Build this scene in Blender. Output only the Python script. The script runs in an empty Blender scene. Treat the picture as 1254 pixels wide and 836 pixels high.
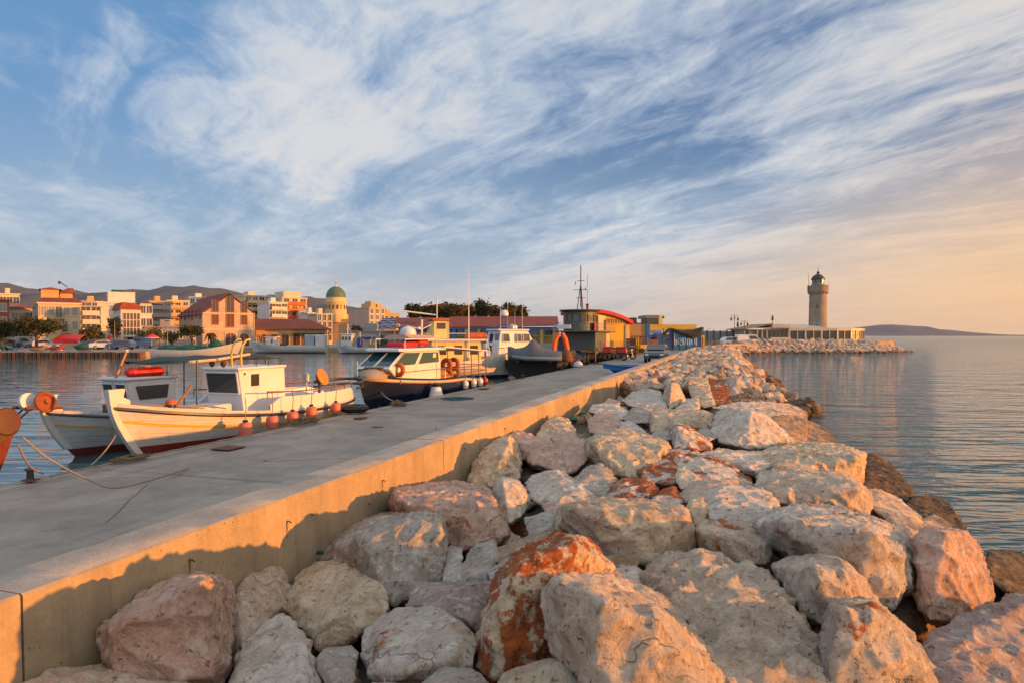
import bpy, bmesh, math, random
from mathutils import Vector, Matrix, noise as mnoise
random.seed(7)
R = math.radians
scene = bpy.context.scene
COL = scene.collection

# ------------------------------------------------------------------ camera, world, sun, exposure
F = 836.0; HZ = 411.0; CX = 627.0; CAMZ = 2.95
cam_d = bpy.data.cameras.new('camera'); cam = bpy.data.objects.new('camera', cam_d); COL.objects.link(cam)
cam_d.sensor_width = 36; cam_d.lens = 36 * F / 1254.0
cam_d.clip_start = 0.05; cam_d.clip_end = 60000
cam.location = (0, 0, CAMZ)
cam.rotation_euler = (R(90) - math.atan(7 / F), 0, 0)
scene.camera = cam

SUN_AZ = R(-10)       # angle of the sun from +X towards +Y
SUN_EL = R(4.8)
S_DIR = Vector((math.cos(SUN_AZ) * math.cos(SUN_EL), math.sin(SUN_AZ) * math.cos(SUN_EL), math.sin(SUN_EL)))
sl = bpy.data.lights.new('sun', 'SUN'); sl.energy = 5.0; sl.angle = R(0.55); sl.color = (1.0, 0.355, 0.055)
so = bpy.data.objects.new('sun', sl); COL.objects.link(so)
so.rotation_euler = S_DIR.to_track_quat('Z', 'Y').to_euler()

vs = scene.view_settings
vs.view_transform = 'Standard'; vs.look = 'None'; vs.exposure = 0.60; vs.gamma = 1.0; vs.use_curve_mapping = False
scene.cycles.max_bounces = 6; scene.cycles.diffuse_bounces = 3; scene.cycles.glossy_bounces = 3
scene.cycles.volume_bounces = 0; scene.cycles.transparent_max_bounces = 8
scene.cycles.caustics_reflective = False; scene.cycles.caustics_refractive = False

class NT:
    """tiny node builder"""
    def __init__(s, tree): s.t = tree; s.n = tree.nodes; s.l = tree.links
    def node(s, typ, **kw):
        n = s.n.new(typ)
        for k, v in kw.items(): setattr(n, k, v)
        return n
    def put(s, inp, v):
        if v is None: return
        if isinstance(v, bpy.types.NodeSocket): s.l.new(v, inp)
        else:
            try: inp.default_value = v
            except Exception:
                if isinstance(v, (int, float)): inp.default_value = (v, v, v, 1)[:len(inp.default_value)]
                else: inp.default_value = (*v, 1)
    def m(s, op, a, b=None, c=None, clamp=False):
        n = s.node('ShaderNodeMath', operation=op); n.use_clamp = clamp
        s.put(n.inputs[0], a); s.put(n.inputs[1], b); s.put(n.inputs[2], c); return n.outputs[0]
    def mix(s, f, a, b, blend='MIX'):
        n = s.node('ShaderNodeMix', data_type='RGBA', blend_type=blend)
        s.put(n.inputs[0], f); s.put(n.inputs[6], a); s.put(n.inputs[7], b); return n.outputs[2]
    def ramp(s, f, lo, hi, a=0.0, b=1.0, smooth=True):
        n = s.node('ShaderNodeMapRange'); n.interpolation_type = 'SMOOTHSTEP' if smooth else 'LINEAR'
        for i, v in enumerate((f, lo, hi, a, b)): s.put(n.inputs[i], v)
        return n.outputs[0]
    def noise(s, vec, scale, detail=4, rough=0.55, dist=0.0):
        n = s.node('ShaderNodeTexNoise'); s.put(n.inputs['Vector'], vec)
        n.inputs['Scale'].default_value = scale; n.inputs['Detail'].default_value = detail
        n.inputs['Roughness'].default_value = rough; n.inputs['Distortion'].default_value = dist
        return n.outputs['Fac']
    def vor(s, vec, scale, feature='F1', out='Distance', rnd=1.0):
        n = s.node('ShaderNodeTexVoronoi', feature=feature); s.put(n.inputs['Vector'], vec)
        n.inputs['Scale'].default_value = scale; n.inputs['Randomness'].default_value = rnd
        return n.outputs[out]
    def comb(s, x, y, z):
        n = s.node('ShaderNodeCombineXYZ'); s.put(n.inputs[0], x); s.put(n.inputs[1], y); s.put(n.inputs[2], z); return n.outputs[0]
    def sep(s, v):
        n = s.node('ShaderNodeSeparateXYZ'); s.put(n.inputs[0], v); return n.outputs
    def mapping(s, v, scale=(1, 1, 1), rot=(0, 0, 0), loc=(0, 0, 0)):
        n = s.node('ShaderNodeMapping'); s.put(n.inputs[0], v)
        n.inputs['Scale'].default_value = scale; n.inputs['Rotation'].default_value = rot; n.inputs['Location'].default_value = loc
        return n.outputs[0]
    def bump(s, h, strength=0.5, dist=0.02, normal=None):
        n = s.node('ShaderNodeBump'); s.put(n.inputs['Height'], h)
        s.put(n.inputs['Strength'], strength); n.inputs['Distance'].default_value = dist
        if normal is not None: s.l.new(normal, n.inputs['Normal'])
        return n.outputs[0]

# --- world: Nishita sky with procedural high cloud laid on a plane overhead
world = bpy.data.worlds.new('World'); scene.world = world; world.use_nodes = True
w = NT(world.node_tree); world.node_tree.nodes.clear()
sky = w.node('ShaderNodeTexSky', sky_type='NISHITA')
sky.sun_disc = False; sky.sun_elevation = SUN_EL; sky.sun_rotation = R(90) - SUN_AZ
sky.air_density = 1.0; sky.dust_density = 1.5; sky.ozone_density = 2.0
tc = w.node('ShaderNodeTexCoord')
dx, dy, dz = w.sep(tc.outputs['Generated'])
el = w.m('MAXIMUM', dz, 0.0)
den = w.m('ADD', el, 0.10)
px_ = w.m('DIVIDE', dx, den); py_ = w.m('DIVIDE', dy, den)
pl = w.comb(px_, py_, 0.0)
SEEDX, SEEDY = 15.2, 9.9
wx = w.m('SUBTRACT', w.noise(w.mapping(pl, (1, 1, 1), (0, 0, 0), (SEEDX, 5, 0)), 0.8, 3, 0.5), 0.5)
wy = w.m('SUBTRACT', w.noise(w.mapping(pl, (1, 1, 1), (0, 0, 0), (9, SEEDY, 0)), 0.8, 3, 0.5), 0.5)
pw = w.comb(w.m('ADD', px_, w.m('MULTIPLY', wx, 0.5)), w.m('ADD', py_, w.m('MULTIPLY', wy, 0.5)), 0.0)
PR = w.mapping(pw, (1, 1, 1), (0, 0, R(-27)))                  # streaks run towards a point well left of centre
big = w.noise(w.mapping(PR, (0.75, 0.38, 1), (0, 0, 0), (SEEDX, SEEDY, 0)), 1.0, 5, 0.5, 0.2)
fine = w.noise(w.mapping(w.mapping(pw, (1, 1, 1), (0, 0, R(-34))), (2.4, 0.75, 1), (0, 0, 0), (1.3 + SEEDY, 7.7, 0)), 1.5, 10, 0.64, 0.5)
wisp = w.noise(w.mapping(w.mapping(pw, (1, 1, 1), (0, 0, R(-8))), (5.0, 2.4, 1), (0, 0, 0), (9.3, 2.7 + SEEDX, 0)), 1.5, 9, 0.68, 0.5)
side = w.ramp(w.m('SUBTRACT', dx, w.m('MULTIPLY', dz, 0.25)), -0.62, 0.0, -0.018, 0.020)
dens = w.m('ADD', w.m('ADD', w.m('MULTIPLY', big, 0.55), w.m('MULTIPLY', fine, 0.31)), w.m('MULTIPLY', wisp, 0.16))
dens = w.m('ADD', dens, side)
low = w.ramp(dz, 0.0, 0.20, 0.025, 0.0)
dens = w.m('ADD', dens, low)
cm = w.ramp(dens, 0.448, 0.585)
core = w.ramp(dens, 0.535, 0.63)
# colours (display-linear at exposure 0, sun side warmer)
sd = w.m('ADD', w.m('MULTIPLY', dx, S_DIR.x), w.m('MULTIPLY', dy, S_DIR.y))      # cosine to the sun's azimuth
warm = w.ramp(sd, 0.05, 0.85)
lowm = w.ramp(dz, 0.0, w.ramp(sd, -0.1, 0.6, 0.15, 0.36), 1.0, 0.0)
SKYK = 0.84
bl = w.mix(w.ramp(dx, -0.55, 0.35), (0.12, 0.27, 0.50, 1), (0.06, 0.15, 0.32, 1))
blue = w.mix(w.ramp(dz, 0.03, 0.34), (0.33, 0.44, 0.55, 1), bl)
nish = w.mix(1.0, sky.outputs[0], (0.10, 0.10, 0.10, 1), 'MULTIPLY')
clear = w.mix(0.85, nish, blue)
grey = w.mix(core, (0.44, 0.50, 0.58, 1), (0.62, 0.61, 0.60, 1))
cloud = w.mix(w.m('MULTIPLY', warm, w.ramp(dz, 0.05, 0.7, 1.0, 0.45)), grey, (0.82, 0.66, 0.49, 1))
col = w.mix(w.m('MULTIPLY', cm, 0.85), clear, cloud)
hz_col = w.mix(w.ramp(sd, -0.30, 0.62), (0.46, 0.43, 0.40, 1), (0.82, 0.47, 0.19, 1))
col = w.mix(w.m('MULTIPLY', lowm, w.ramp(sd, -0.4, 0.5, 0.60, 0.88)), col, hz_col)
# the glow round the sun itself, to the right of the view
sdot = w.m('ADD', sd, w.m('MULTIPLY', dz, S_DIR.z))
glow = w.m('POWER', w.m('MAXIMUM', sdot, 0.0), 9.0)
col = w.mix(1.0, col, w.mix(glow, (0, 0, 0, 1), (1.0, 0.55, 0.22, 1)), 'ADD')
# added fill: unseen sky overhead and behind the viewer brightened to lift the shade
over = w.m('ADD', w.ramp(dz, 0.55, 0.95, 0.0, 1.0), w.ramp(dy, -0.1, -0.8, 0.0, 0.8))
col = w.mix(w.m('MINIMUM', over, 1.0), col, w.mix(0.5, col, (0.98, 0.96, 0.92, 1)))
bg = w.node('ShaderNodeBackground'); w.put(bg.inputs[0], col); bg.inputs[1].default_value = SKYK
wo = w.node('ShaderNodeOutputWorld'); w.l.new(bg.outputs[0], wo.inputs[0])

# ------------------------------------------------------------------ frames
TH = math.atan((892 - CX) / F); cT, sT = math.cos(TH), math.sin(TH)
def Q(u, v, z=0.0):
    """quay frame: u along the mole, v to the right of the camera's line"""
    return Vector((u * sT + v * cT, u * cT - v * sT, z))
def UV(x, y): return (x * sT + y * cT, x * cT - y * sT)
def Wp(px, py, Y):
    """point at depth Y seen at photo pixel (px, py)"""
    return Vector(((px - CX) / F * Y, Y, CAMZ + (HZ - py) / F * Y))
def Gx(px, Y): return (px - CX) / F * Y
def Zy(py, Y): return CAMZ + (HZ - py) / F * Y
def Yv(px, v):
    """depth at which the mole-parallel line at offset v shows at column px"""
    return F * v / (cT * (px - 892.0))

# ------------------------------------------------------------------ objects
def link(o, parent=None):
    COL.objects.link(o)
    if parent is not None: o.parent = parent
    return o
def thing(name, label, cat, loc=(0, 0, 0), rz=0.0, group=None):
    o = bpy.data.objects.new(name, None); o.empty_display_size = 0.3; COL.objects.link(o)
    o.location = loc; o.rotation_euler = (0, 0, rz); o['label'] = label; o['category'] = cat
    if group: o['group'] = group
    return o
def tag(o, label, cat, group=None, kind=None):
    if label: o['label'] = label
    if cat: o['category'] = cat
    if group: o['group'] = group
    if kind: o['kind'] = kind
    return o
def copy_tree(o, parent=None):
    c = o.copy(); COL.objects.link(c)
    if parent is not None: c.parent = parent
    for ch in o.children: copy_tree(ch, c)
    return c

class MB:
    """collects primitives into one mesh; mi = material index"""
    def __init__(s): s.v = []; s.f = []; s.mi = []
    def add(s, vs, fs, mi=0, M=None):
        b = len(s.v)
        for p in vs: s.v.append(tuple(M @ Vector(p)) if M is not None else tuple(p))
        for f in fs: s.f.append(tuple(i + b for i in f)); s.mi.append(mi)
        return s
    def box(s, x0, x1, y0, y1, z0, z1, mi=0, M=None, bev=0.0):
        if x1 < x0: x0, x1 = x1, x0
        if y1 < y0: y0, y1 = y1, y0
        if z1 < z0: z0, z1 = z1, z0
        if bev <= 0:
            vs = [(x, y, z) for z in (z0, z1) for x, y in ((x0, y0), (x1, y0), (x1, y1), (x0, y1))]
            return s.add(vs, [(3, 2, 1, 0), (4, 5, 6, 7), (0, 1, 5, 4), (1, 2, 6, 5), (2, 3, 7, 6), (3, 0, 4, 7)], mi, M)
        b = min(bev, (x1 - x0) * .45, (y1 - y0) * .45, (z1 - z0) * .45)
        def ring(z, i): return [(x0 + i, y0 + b, z), (x0 + b, y0 + i, z), (x1 - b, y0 + i, z), (x1 - i, y0 + b, z), (x1 - i, y1 - b, z), (x1 - b, y1 - i, z), (x0 + b, y1 - i, z), (x0 + i, y1 - b, z)]
        rs = [ring(z0, b), ring(z0 + b, 0), ring(z1 - b, 0), ring(z1, b)]
        return s.loft(rs, mi, M)
    def loft(s, rings, mi=0, M=None, caps=True, closed=True):
        n = len(rings[0]); vs = [p for r in rings for p in r]; fs = []
        for k in range(len(rings) - 1):
            for i in range(n if closed else n - 1):
                j = (i + 1) % n
                fs.append((k * n + i, k * n + j, (k + 1) * n + j, (k + 1) * n + i))
        if caps and closed:
            fs.append(tuple(range(n - 1, -1, -1))); fs.append(tuple(range((len(rings) - 1) * n, len(rings) * n)))
        return s.add(vs, fs, mi, M)
    def tube(s, pts, r, n=6, mi=0, M=None, caps=True):
        pts = [Vector(p) for p in pts]; rad = r if isinstance(r, (list, tuple)) else [r] * len(pts)
        rings = []; up = None
        for k, p in enumerate(pts):
            a = pts[max(0, k - 1)]; b = pts[min(len(pts) - 1, k + 1)]; d = (b - a)
            d = d.normalized() if d.length > 1e-9 else Vector((0, 0, 1))
            if up is None: up = d.orthogonal().normalized()
            up = (up - d * up.dot(d)); up = up.normalized() if up.length > 1e-6 else d.orthogonal().normalized()
            w2 = d.cross(up)
            rings.append([tuple(p + (up * math.cos(2 * math.pi * i / n) + w2 * math.sin(2 * math.pi * i / n)) * rad[k]) for i in range(n)])
        return s.loft(rings, mi, M, caps)
    def lathe(s, prof, n=20, mi=0, M=None, c=(0, 0), caps=True):
        rings = [[(c[0] + r * math.cos(2 * math.pi * i / n), c[1] + r * math.sin(2 * math.pi * i / n), z) for i in range(n)] for r, z in prof]
        return s.loft(rings, mi, M, caps)
    def prism(s, poly, a, b, axis='y', mi=0, M=None):
        """poly: 2D points; extruded from a to b along axis"""
        def P(p, t):
            if axis == 'y': return (p[0], t, p[1])
            if axis == 'x': return (t, p[0], p[1])
            return (p[0], p[1], t)
        return s.loft([[P(p, a) for p in poly], [P(p, b) for p in poly]], mi, M)
    def sphere(s, c, r, n=12, mi=0, M=None, sq=(1, 1, 1)):
        rings = []
        for k in range(1, n // 2):
            t = math.pi * k / (n // 2)
            rings.append([(c[0] + r * sq[0] * math.sin(t) * math.cos(2 * math.pi * i / n), c[1] + r * sq[1] * math.sin(t) * math.sin(2 * math.pi * i / n), c[2] - r * sq[2] * math.cos(t)) for i in range(n)])
        return s.loft(rings, mi, M)
    def torus(s, c, R0, r, n=24, k=8, axis='z', mi=0, M=None, sq=(1, 1)):
        vs = []; fs = []
        for i in range(n):
            a = 2 * math.pi * i / n
            for j in range(k):
                b = 2 * math.pi * j / k
                q = (R0 + r * sq[0] * math.cos(b)); x, y, z = q * math.cos(a), q * math.sin(a), r * sq[1] * math.sin(b)
                p = (x, y, z) if axis == 'z' else ((x, z, y) if axis == 'y' else (z, x, y))
                vs.append((c[0] + p[0], c[1] + p[1], c[2] + p[2]))
        for i in range(n):
            for j in range(k):
                fs.append((i * k + j, ((i + 1) % n) * k + j, ((i + 1) % n) * k + (j + 1) % k, i * k + (j + 1) % k))
        return s.add(vs, fs, mi, M)
    def build(s, name, mat, parent=None, smooth=False, loc=None, rot=None, label=None, fix=True):
        me = bpy.data.meshes.new(name); me.from_pydata(s.v, [], s.f)
        for m_ in (mat if isinstance(mat, (list, tuple)) else [mat]): me.materials.append(m_)
        me.polygons.foreach_set('material_index', s.mi)
        me.update()
        if fix:
            bm = bmesh.new(); bm.from_mesh(me); bmesh.ops.recalc_face_normals(bm, faces=bm.faces); bm.to_mesh(me); bm.free()
        if smooth:
            me.polygons.foreach_set('use_smooth', [True] * len(me.polygons))
            if smooth != 'all': me.set_sharp_from_angle(angle=R(38))
        o = bpy.data.objects.new(name, me); link(o, parent)
        if loc is not None: o.location = loc
        if rot is not None: o.rotation_euler = rot
        if label: o['label'] = label
        return o

# ------------------------------------------------------------------ materials
MATS = {}
def mat(name, color, rough=0.6, metal=0.0, var=0.18, vscale=3.0, bump=0.0, bscale=30.0, spec=0.5, dirt=0.0, dirtcol=(0.12, 0.08, 0.05), objcol=False, emis=None, coat=0.0, bdist=0.01, planks=0):
    """painted / plain material with worn, uneven colour"""
    if name in MATS: return MATS[name]
    m_ = bpy.data.materials.new(name); m_.use_nodes = True; t = NT(m_.node_tree)
    b = m_.node_tree.nodes['Principled BSDF']
    tcn = t.node('ShaderNodeTexCoord'); P = tcn.outputs['Object']
    n1 = t.noise(P, vscale, 5, 0.6)
    c = color
    if objcol:
        oi = t.node('ShaderNodeObjectInfo'); c = oi.outputs['Color']
    else: c = (*color, 1)
    dark = t.mix(1.0, c, (1 - var, 1 - var, 1 - var * 0.9, 1), 'MULTIPLY')
    base = t.mix(t.ramp(n1, 0.3, 0.7), dark, c)
    if dirt > 0:
        n2 = t.noise(t.mapping(P, (1, 1, 0.3)), vscale * 2.3, 7, 0.7, 0.5)
        base = t.mix(t.m('MULTIPLY', t.ramp(n2, 0.5, 0.72), dirt), base, (*dirtcol, 1))
    t.put(b.inputs['Base Color'], base)
    t.put(b.inputs['Roughness'], t.ramp(n1, 0.2, 0.8, rough * 0.85, min(1, rough * 1.15)))
    b.inputs['Metallic'].default_value = metal; b.inputs['Specular IOR Level'].default_value = spec
    b.inputs['Coat Weight'].default_value = coat
    if planks:
        x_, y_, z_ = t.sep(P)
        zz_ = t.m('FRACT', t.m('MULTIPLY', t.m('ADD', z_, t.m('MULTIPLY', t.m('MULTIPLY', x_, x_), -0.012)), planks))
        seam = t.ramp(t.m('ABSOLUTE', t.m('SUBTRACT', zz_, 0.5)), 0.0, 0.10, 1, 0)
        t.put(b.inputs['Base Color'], t.mix(t.m('MULTIPLY', seam, 0.22), base, (0.2, 0.17, 0.14, 1)))
        t.put(b.inputs['Normal'], t.bump(t.m('SUBTRACT', t.m('MULTIPLY', t.noise(P, bscale, 6, 0.65), 0.4), seam), 0.5, 0.012))
    elif bump > 0:
        t.put(b.inputs['Normal'], t.bump(t.noise(P, bscale, 6, 0.65), bump, bdist))
    if emis:
        b.inputs['Emission Color'].default_value = (*emis[0], 1); b.inputs['Emission Strength'].default_value = emis[1]
    MATS[name] = m_; return m_
def glassy(name, color=(0.02, 0.03, 0.035), rough=0.06):
    if name in MATS: return MATS[name]
    m_ = bpy.data.materials.new(name); m_.use_nodes = True; b = m_.node_tree.nodes['Principled BSDF']
    t = NT(m_.node_tree); tcn = t.node('ShaderNodeTexCoord')
    b.inputs['Base Color'].default_value = (*color, 1); b.inputs['Specular IOR Level'].default_value = 0.9
    t.put(b.inputs['Roughness'], t.ramp(t.noise(tcn.outputs['Object'], 2.0, 3), 0.3, 0.7, rough, rough * 2.5))
    MATS[name] = m_; return m_

M_white = mat('white_paint', (0.62, 0.62, 0.62), 0.42, var=0.12, vscale=2.5, dirt=0.28, dirtcol=(0.42, 0.30, 0.20))
M_white2 = mat('clean_white', (0.66, 0.66, 0.67), 0.4, var=0.07, dirt=0.1, dirtcol=(0.45, 0.38, 0.3))
M_red = mat('red_paint', (0.42, 0.035, 0.02), 0.5, dirt=0.3, dirtcol=(0.12, 0.03, 0.02))
M_antifoul = mat('antifouling', (0.20, 0.02, 0.018), 0.75, dirt=0.35, dirtcol=(0.05, 0.03, 0.02))
M_navy = mat('navy_paint', (0.008, 0.016, 0.055), 0.3, spec=0.6, dirt=0.1)
M_blue = mat('blue_paint', (0.02, 0.12, 0.38), 0.45, dirt=0.15)
M_ltblue = mat('pale_blue_paint', (0.12, 0.28, 0.45), 0.5)
M_yellow = mat('yellow_paint', (0.72, 0.45, 0.04), 0.5)
M_orange = mat('orange_paint', (0.52, 0.11, 0.02), 0.6, dirt=0.55, var=0.35, dirtcol=(0.16, 0.04, 0.015))
M_black = mat('black_rubber', (0.015, 0.015, 0.016), 0.75, bump=0.15)
M_dark = mat('dark_metal', (0.05, 0.045, 0.04), 0.5, metal=0.3, dirt=0.4, dirtcol=(0.15, 0.05, 0.02))
M_steel = mat('galvanised_steel', (0.42, 0.41, 0.40), 0.35, metal=0.8)
M_rust = mat('rusty_metal', (0.16, 0.055, 0.025), 0.85, bump=0.4, dirt=0.5, dirtcol=(0.08, 0.03, 0.02), vscale=9)
M_wood = mat('varnished_wood', (0.33, 0.15, 0.06), 0.45, dirt=0.2)
M_rope = mat('rope_fibre', (0.30, 0.25, 0.19), 0.95, bump=0.5, bscale=120)
M_buoy = mat('faded_orange_plastic', (0.62, 0.15, 0.09), 0.5, var=0.3, dirt=0.3, dirtcol=(0.55, 0.35, 0.3))
M_green = mat('green_canvas', (0.006, 0.04, 0.042), 0.85, bump=0.2)
M_tarp = mat('grey_tarpaulin', (0.09, 0.10, 0.12), 0.55, bump=0.4, bscale=6, bdist=0.03)
M_glass = glassy('dark_glass', (0.045, 0.036, 0.028), 0.05)  # brown cast puts the panes' warm reflections into the base colour
M_glassg = glassy('green_tinted_glass', (0.012, 0.045, 0.03))
M_net = mat('fishing_net', (0.42, 0.20, 0.05), 0.95, bump=1.0, bscale=45, dirt=0.4, bdist=0.03)
M_grey = mat('grey_paint', (0.20, 0.22, 0.23), 0.5, dirt=0.2)
# ------------------------------------------------------------------ setting: sea, ground, mole, hills
def water_mat():
    m_ = bpy.data.materials.new('sea_water'); m_.use_nodes = True; t = NT(m_.node_tree)
    b = m_.node_tree.nodes['Principled BSDF']
    g = t.node('ShaderNodeNewGeometry'); P = g.outputs['Position']
    x, y, z = t.sep(P)
    v = t.m('SUBTRACT', t.m('MULTIPLY', x, cT), t.m('MULTIPLY', y, sT))       # offset across the mole
    sea = t.ramp(v, -6.0, 1.0)
    dist = t.m('SQRT', t.m('ADD', t.m('MULTIPLY', x, x), t.m('MULTIPLY', y, y)))
    swell = t.noise(t.mapping(P, (0.30, 0.80, 1), (0, 0, R(-12))), 0.62, 2, 0.45, 0.3)
    chop = t.noise(t.mapping(P, (0.45, 1.5, 1), (0, 0, R(-8))), 1.35, 3, 0.45, 0.4)
    fine_ = t.noise(t.mapping(P, (0.8, 1.5, 1), (0, 0, R(18))), 7.5, 4, 0.6)
    h = t.m('ADD', t.m('MULTIPLY', swell, 1.7), t.m('ADD', t.m('MULTIPLY', chop, 0.85), t.m('ADD', t.m('MULTIPLY', t.noise(t.mapping(P, (0.6, 1.3, 1), (0, 0, R(14))), 3.6, 2, 0.5, 0.3), 0.24), t.m('MULTIPLY', fine_, 0.015))))
    hh = t.m('ADD', t.m('MULTIPLY', t.noise(t.mapping(P, (0.28, 1.3, 1), (0, 0, R(4))), 1.1, 2, 0.45, 0.4), 0.15), t.m('MULTIPLY', fine_, 0.002))
    hgt = t.mix(sea, t.comb(hh, hh, hh), t.comb(h, h, h))
    bp = t.bump(t.sep(hgt)[0], 1.0, 0.42)
    t.put(b.inputs['Normal'], bp)
    b.inputs['Base Color'].default_value = (0.030, 0.085, 0.095, 1)
    t.put(b.inputs['Roughness'], t.ramp(dist, 20, 400, 0.03, 0.12))
    b.inputs['IOR'].default_value = 1.333
    return m_
def ring_sheet(name, z, r, mat_, n=64, r0=None):
    mb = MB(); rs = [r]
    vs = [(0, 0, z)]; fs = []
    radii = [30, 120, 500, 2500, r]
    for q in radii:
        vs += [(q * math.cos(2 * math.pi * i / n), q * math.sin(2 * math.pi * i / n), z) for i in range(n)]
    for i in range(n): fs.append((0, 1 + i, 1 + (i + 1) % n))
    for k in range(len(radii) - 1):
        for i in range(n):
            j = (i + 1) % n; a = 1 + k * n; c = 1 + (k + 1) * n
            fs.append((a + i, c + i, c + j, a + j))
    mb.add(vs, fs); return mb.build(name, mat_)
sea = ring_sheet('sea', 0.0, 28000, water_mat()); sea['kind'] = 'structure'
M_bed = mat('seabed', (0.04, 0.05, 0.045), 0.95)
bed = ring_sheet('ground', -4.0, 28500, M_bed); bed['kind'] = 'structure'

def concrete_mat(name, base, streak=False, cracks=True, pebbles=0.25):
    m_ = bpy.data.materials.new(name); m_.use_nodes = True; t = NT(m_.node_tree)
    b = m_.node_tree.nodes['Principled BSDF']
    P = t.node('ShaderNodeTexCoord').outputs['Object']
    n1 = t.noise(P, 0.9, 6, 0.62, 0.3); n2 = t.noise(P, 6, 8, 0.7); n3 = t.noise(P, 42, 4, 0.75)
    c0 = (*base, 1); c1 = (*[q * 0.68 for q in base], 1); c2 = (base[0] * 1.18, base[1] * 1.12, base[2] * 1.02, 1)
    c = t.mix(t.ramp(n1, 0.35, 0.68), c1, c0)
    c = t.mix(t.m('MULTIPLY', t.ramp(n2, 0.5, 0.75), 0.5), c, c2)
    c = t.mix(t.m('MULTIPLY', t.ramp(n2, 0.30, 0.44, 1, 0), 0.45), c, (*[q * 0.5 for q in base], 1))
    speck = t.vor(P, 55, 'F1')
    c = t.mix(t.m('MULTIPLY', t.ramp(speck, 0.12, 0.3, 1, 0), pebbles), c, (0.12, 0.10, 0.09, 1))
    c = t.mix(t.m('MULTIPLY', t.ramp(n3, 0.52, 0.70), 0.35), c, (*[q * 0.45 for q in base], 1)); c = t.mix(t.m('MULTIPLY', t.ramp(n3, 0.30, 0.44, 1, 0), 0.35), c, (*[min(1, q * 1.5) for q in base], 1))
    stain = t.noise(P, 0.35, 7, 0.7, 1.2)
    c = t.mix(t.m('MULTIPLY', t.ramp(stain, 0.54, 0.66), 0.35), c, (*[q * 0.42 for q in base], 1))
    h = t.m('ADD', t.m('MULTIPLY', n2, 0.6), t.m('MULTIPLY', n3, 0.35))
    if cracks:
        cr = t.vor(t.mix(0.12, P, t.node('ShaderNodeTexNoise').outputs['Color']), 0.42, 'DISTANCE_TO_EDGE')
        line = t.ramp(cr, 0.002, 0.006, 1, 0)
        line = t.m('MULTIPLY', line, t.ramp(t.noise(P, 0.5, 2), 0.5, 0.6))
        c = t.mix(t.m('MULTIPLY', line, 0.7), c, (0.05, 0.045, 0.04, 1))
        h = t.m('SUBTRACT', h, line)
    if not streak and cracks:
        st_ = t.noise(t.mapping(P, (2.2, 0.16, 1)), 1.0, 7, 0.68, 0.6)
        c = t.mix(t.m('MULTIPLY', t.ramp(st_, 0.50, 0.66), 0.38), c, (*[q * 0.52 for q in base], 1))
        c = t.mix(t.m('MULTIPLY', t.ramp(st_, 0.30, 0.42, 1, 0), 0.30), c, (*[min(1, q * 1.35) for q in base], 1))
        oil = t.vor(t.mix(0.10, P, t.node('ShaderNodeTexNoise').outputs['Color']), 1.1, 'F1')
        c = t.mix(t.m('MULTIPLY', t.m('MULTIPLY', t.ramp(oil, 0.06, 0.13, 1, 0), t.ramp(t.noise(P, 0.45, 2), 0.48, 0.58)), 0.6), c, (0.06, 0.052, 0.045, 1))
    if streak:
        s1 = t.noise(t.mapping(P, (7.0, 7.0, 0.5)), 1.0, 6, 0.65)
        c = t.mix(t.m('MULTIPLY', t.ramp(s1, 0.5, 0.68), 0.45), c, (*[q * 0.5 for q in base], 1))
        pits = t.vor(P, 14, 'F1')
        pm = t.m('MULTIPLY', t.ramp(pits, 0.05, 0.11, 1, 0), t.ramp(t.noise(P, 2, 2), 0.45, 0.55))
        c = t.mix(pm, c, (0.06, 0.045, 0.03, 1)); h = t.m('SUBTRACT', h, pm)
    t.put(b.inputs['Base Color'], c); b.inputs['Roughness'].default_value = 0.9
    t.put(b.inputs['Normal'], t.bump(h, 0.7, 0.012))
    return m_
M_quay = concrete_mat('quay_concrete', (0.345, 0.30, 0.25))
M_wall = concrete_mat('parapet_concrete', (0.41, 0.325, 0.21), streak=True, cracks=False, pebbles=0.12)
M_walltop = concrete_mat('exposed_aggregate', (0.46, 0.40, 0.33), cracks=False, pebbles=0.8)

ZQ = 0.75; ZT = 1.40; V_O, V_I, V_Q = -4.06, -4.55, -10.33
# quay slab (local x = v, local y = u)
def quay_obj(name, mb, m_, parent=None, **k):
    o = mb.build(name, m_, parent, **k)
    if parent is None: o.rotation_euler = (0, 0, -TH)
    return o
rnd = random.Random(3)
mb = MB()
us = [-12 + i * 1.1 for i in range(0, 112)]
def edge_off(u): return 0.05 * mnoise.noise((u * 0.35, 2.2, 0)) + 0.035 * mnoise.noise((u * 1.7, 5.2, 0))
# inner edge has a broken, rounded arris
prof_u = []
vs = []; fs = []
cols = [(V_Q + 0.0, -3.5), (V_Q, ZQ - 0.06), (V_Q + 0.07, ZQ - 0.005), (V_Q + 0.45, ZQ), (V_Q + 2.4, ZQ + 0.015), (V_I + 0.25, ZQ + 0.02), (V_I + 0.25, -3.5)]
nC = len(cols)
for u in us:
    for k, (v, z) in enumerate(cols):
        vv = v + (edge_off(u) if 1 <= k <= 3 else 0.0)
        zz = z + (0.012 * mnoise.noise((u * 0.8, v, 3)) if 1 <= k <= 5 else 0)
        vs.append((vv, u, zz))
for i in range(len(us) - 1):
    for k in range(nC - 1): fs.append((i * nC + k, (i + 1) * nC + k, (i + 1) * nC + k + 1, i * nC + k + 1))
mb.add(vs, fs)
quay = quay_obj('quay', mb, M_quay, smooth=True); quay['kind'] = 'structure'
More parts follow.
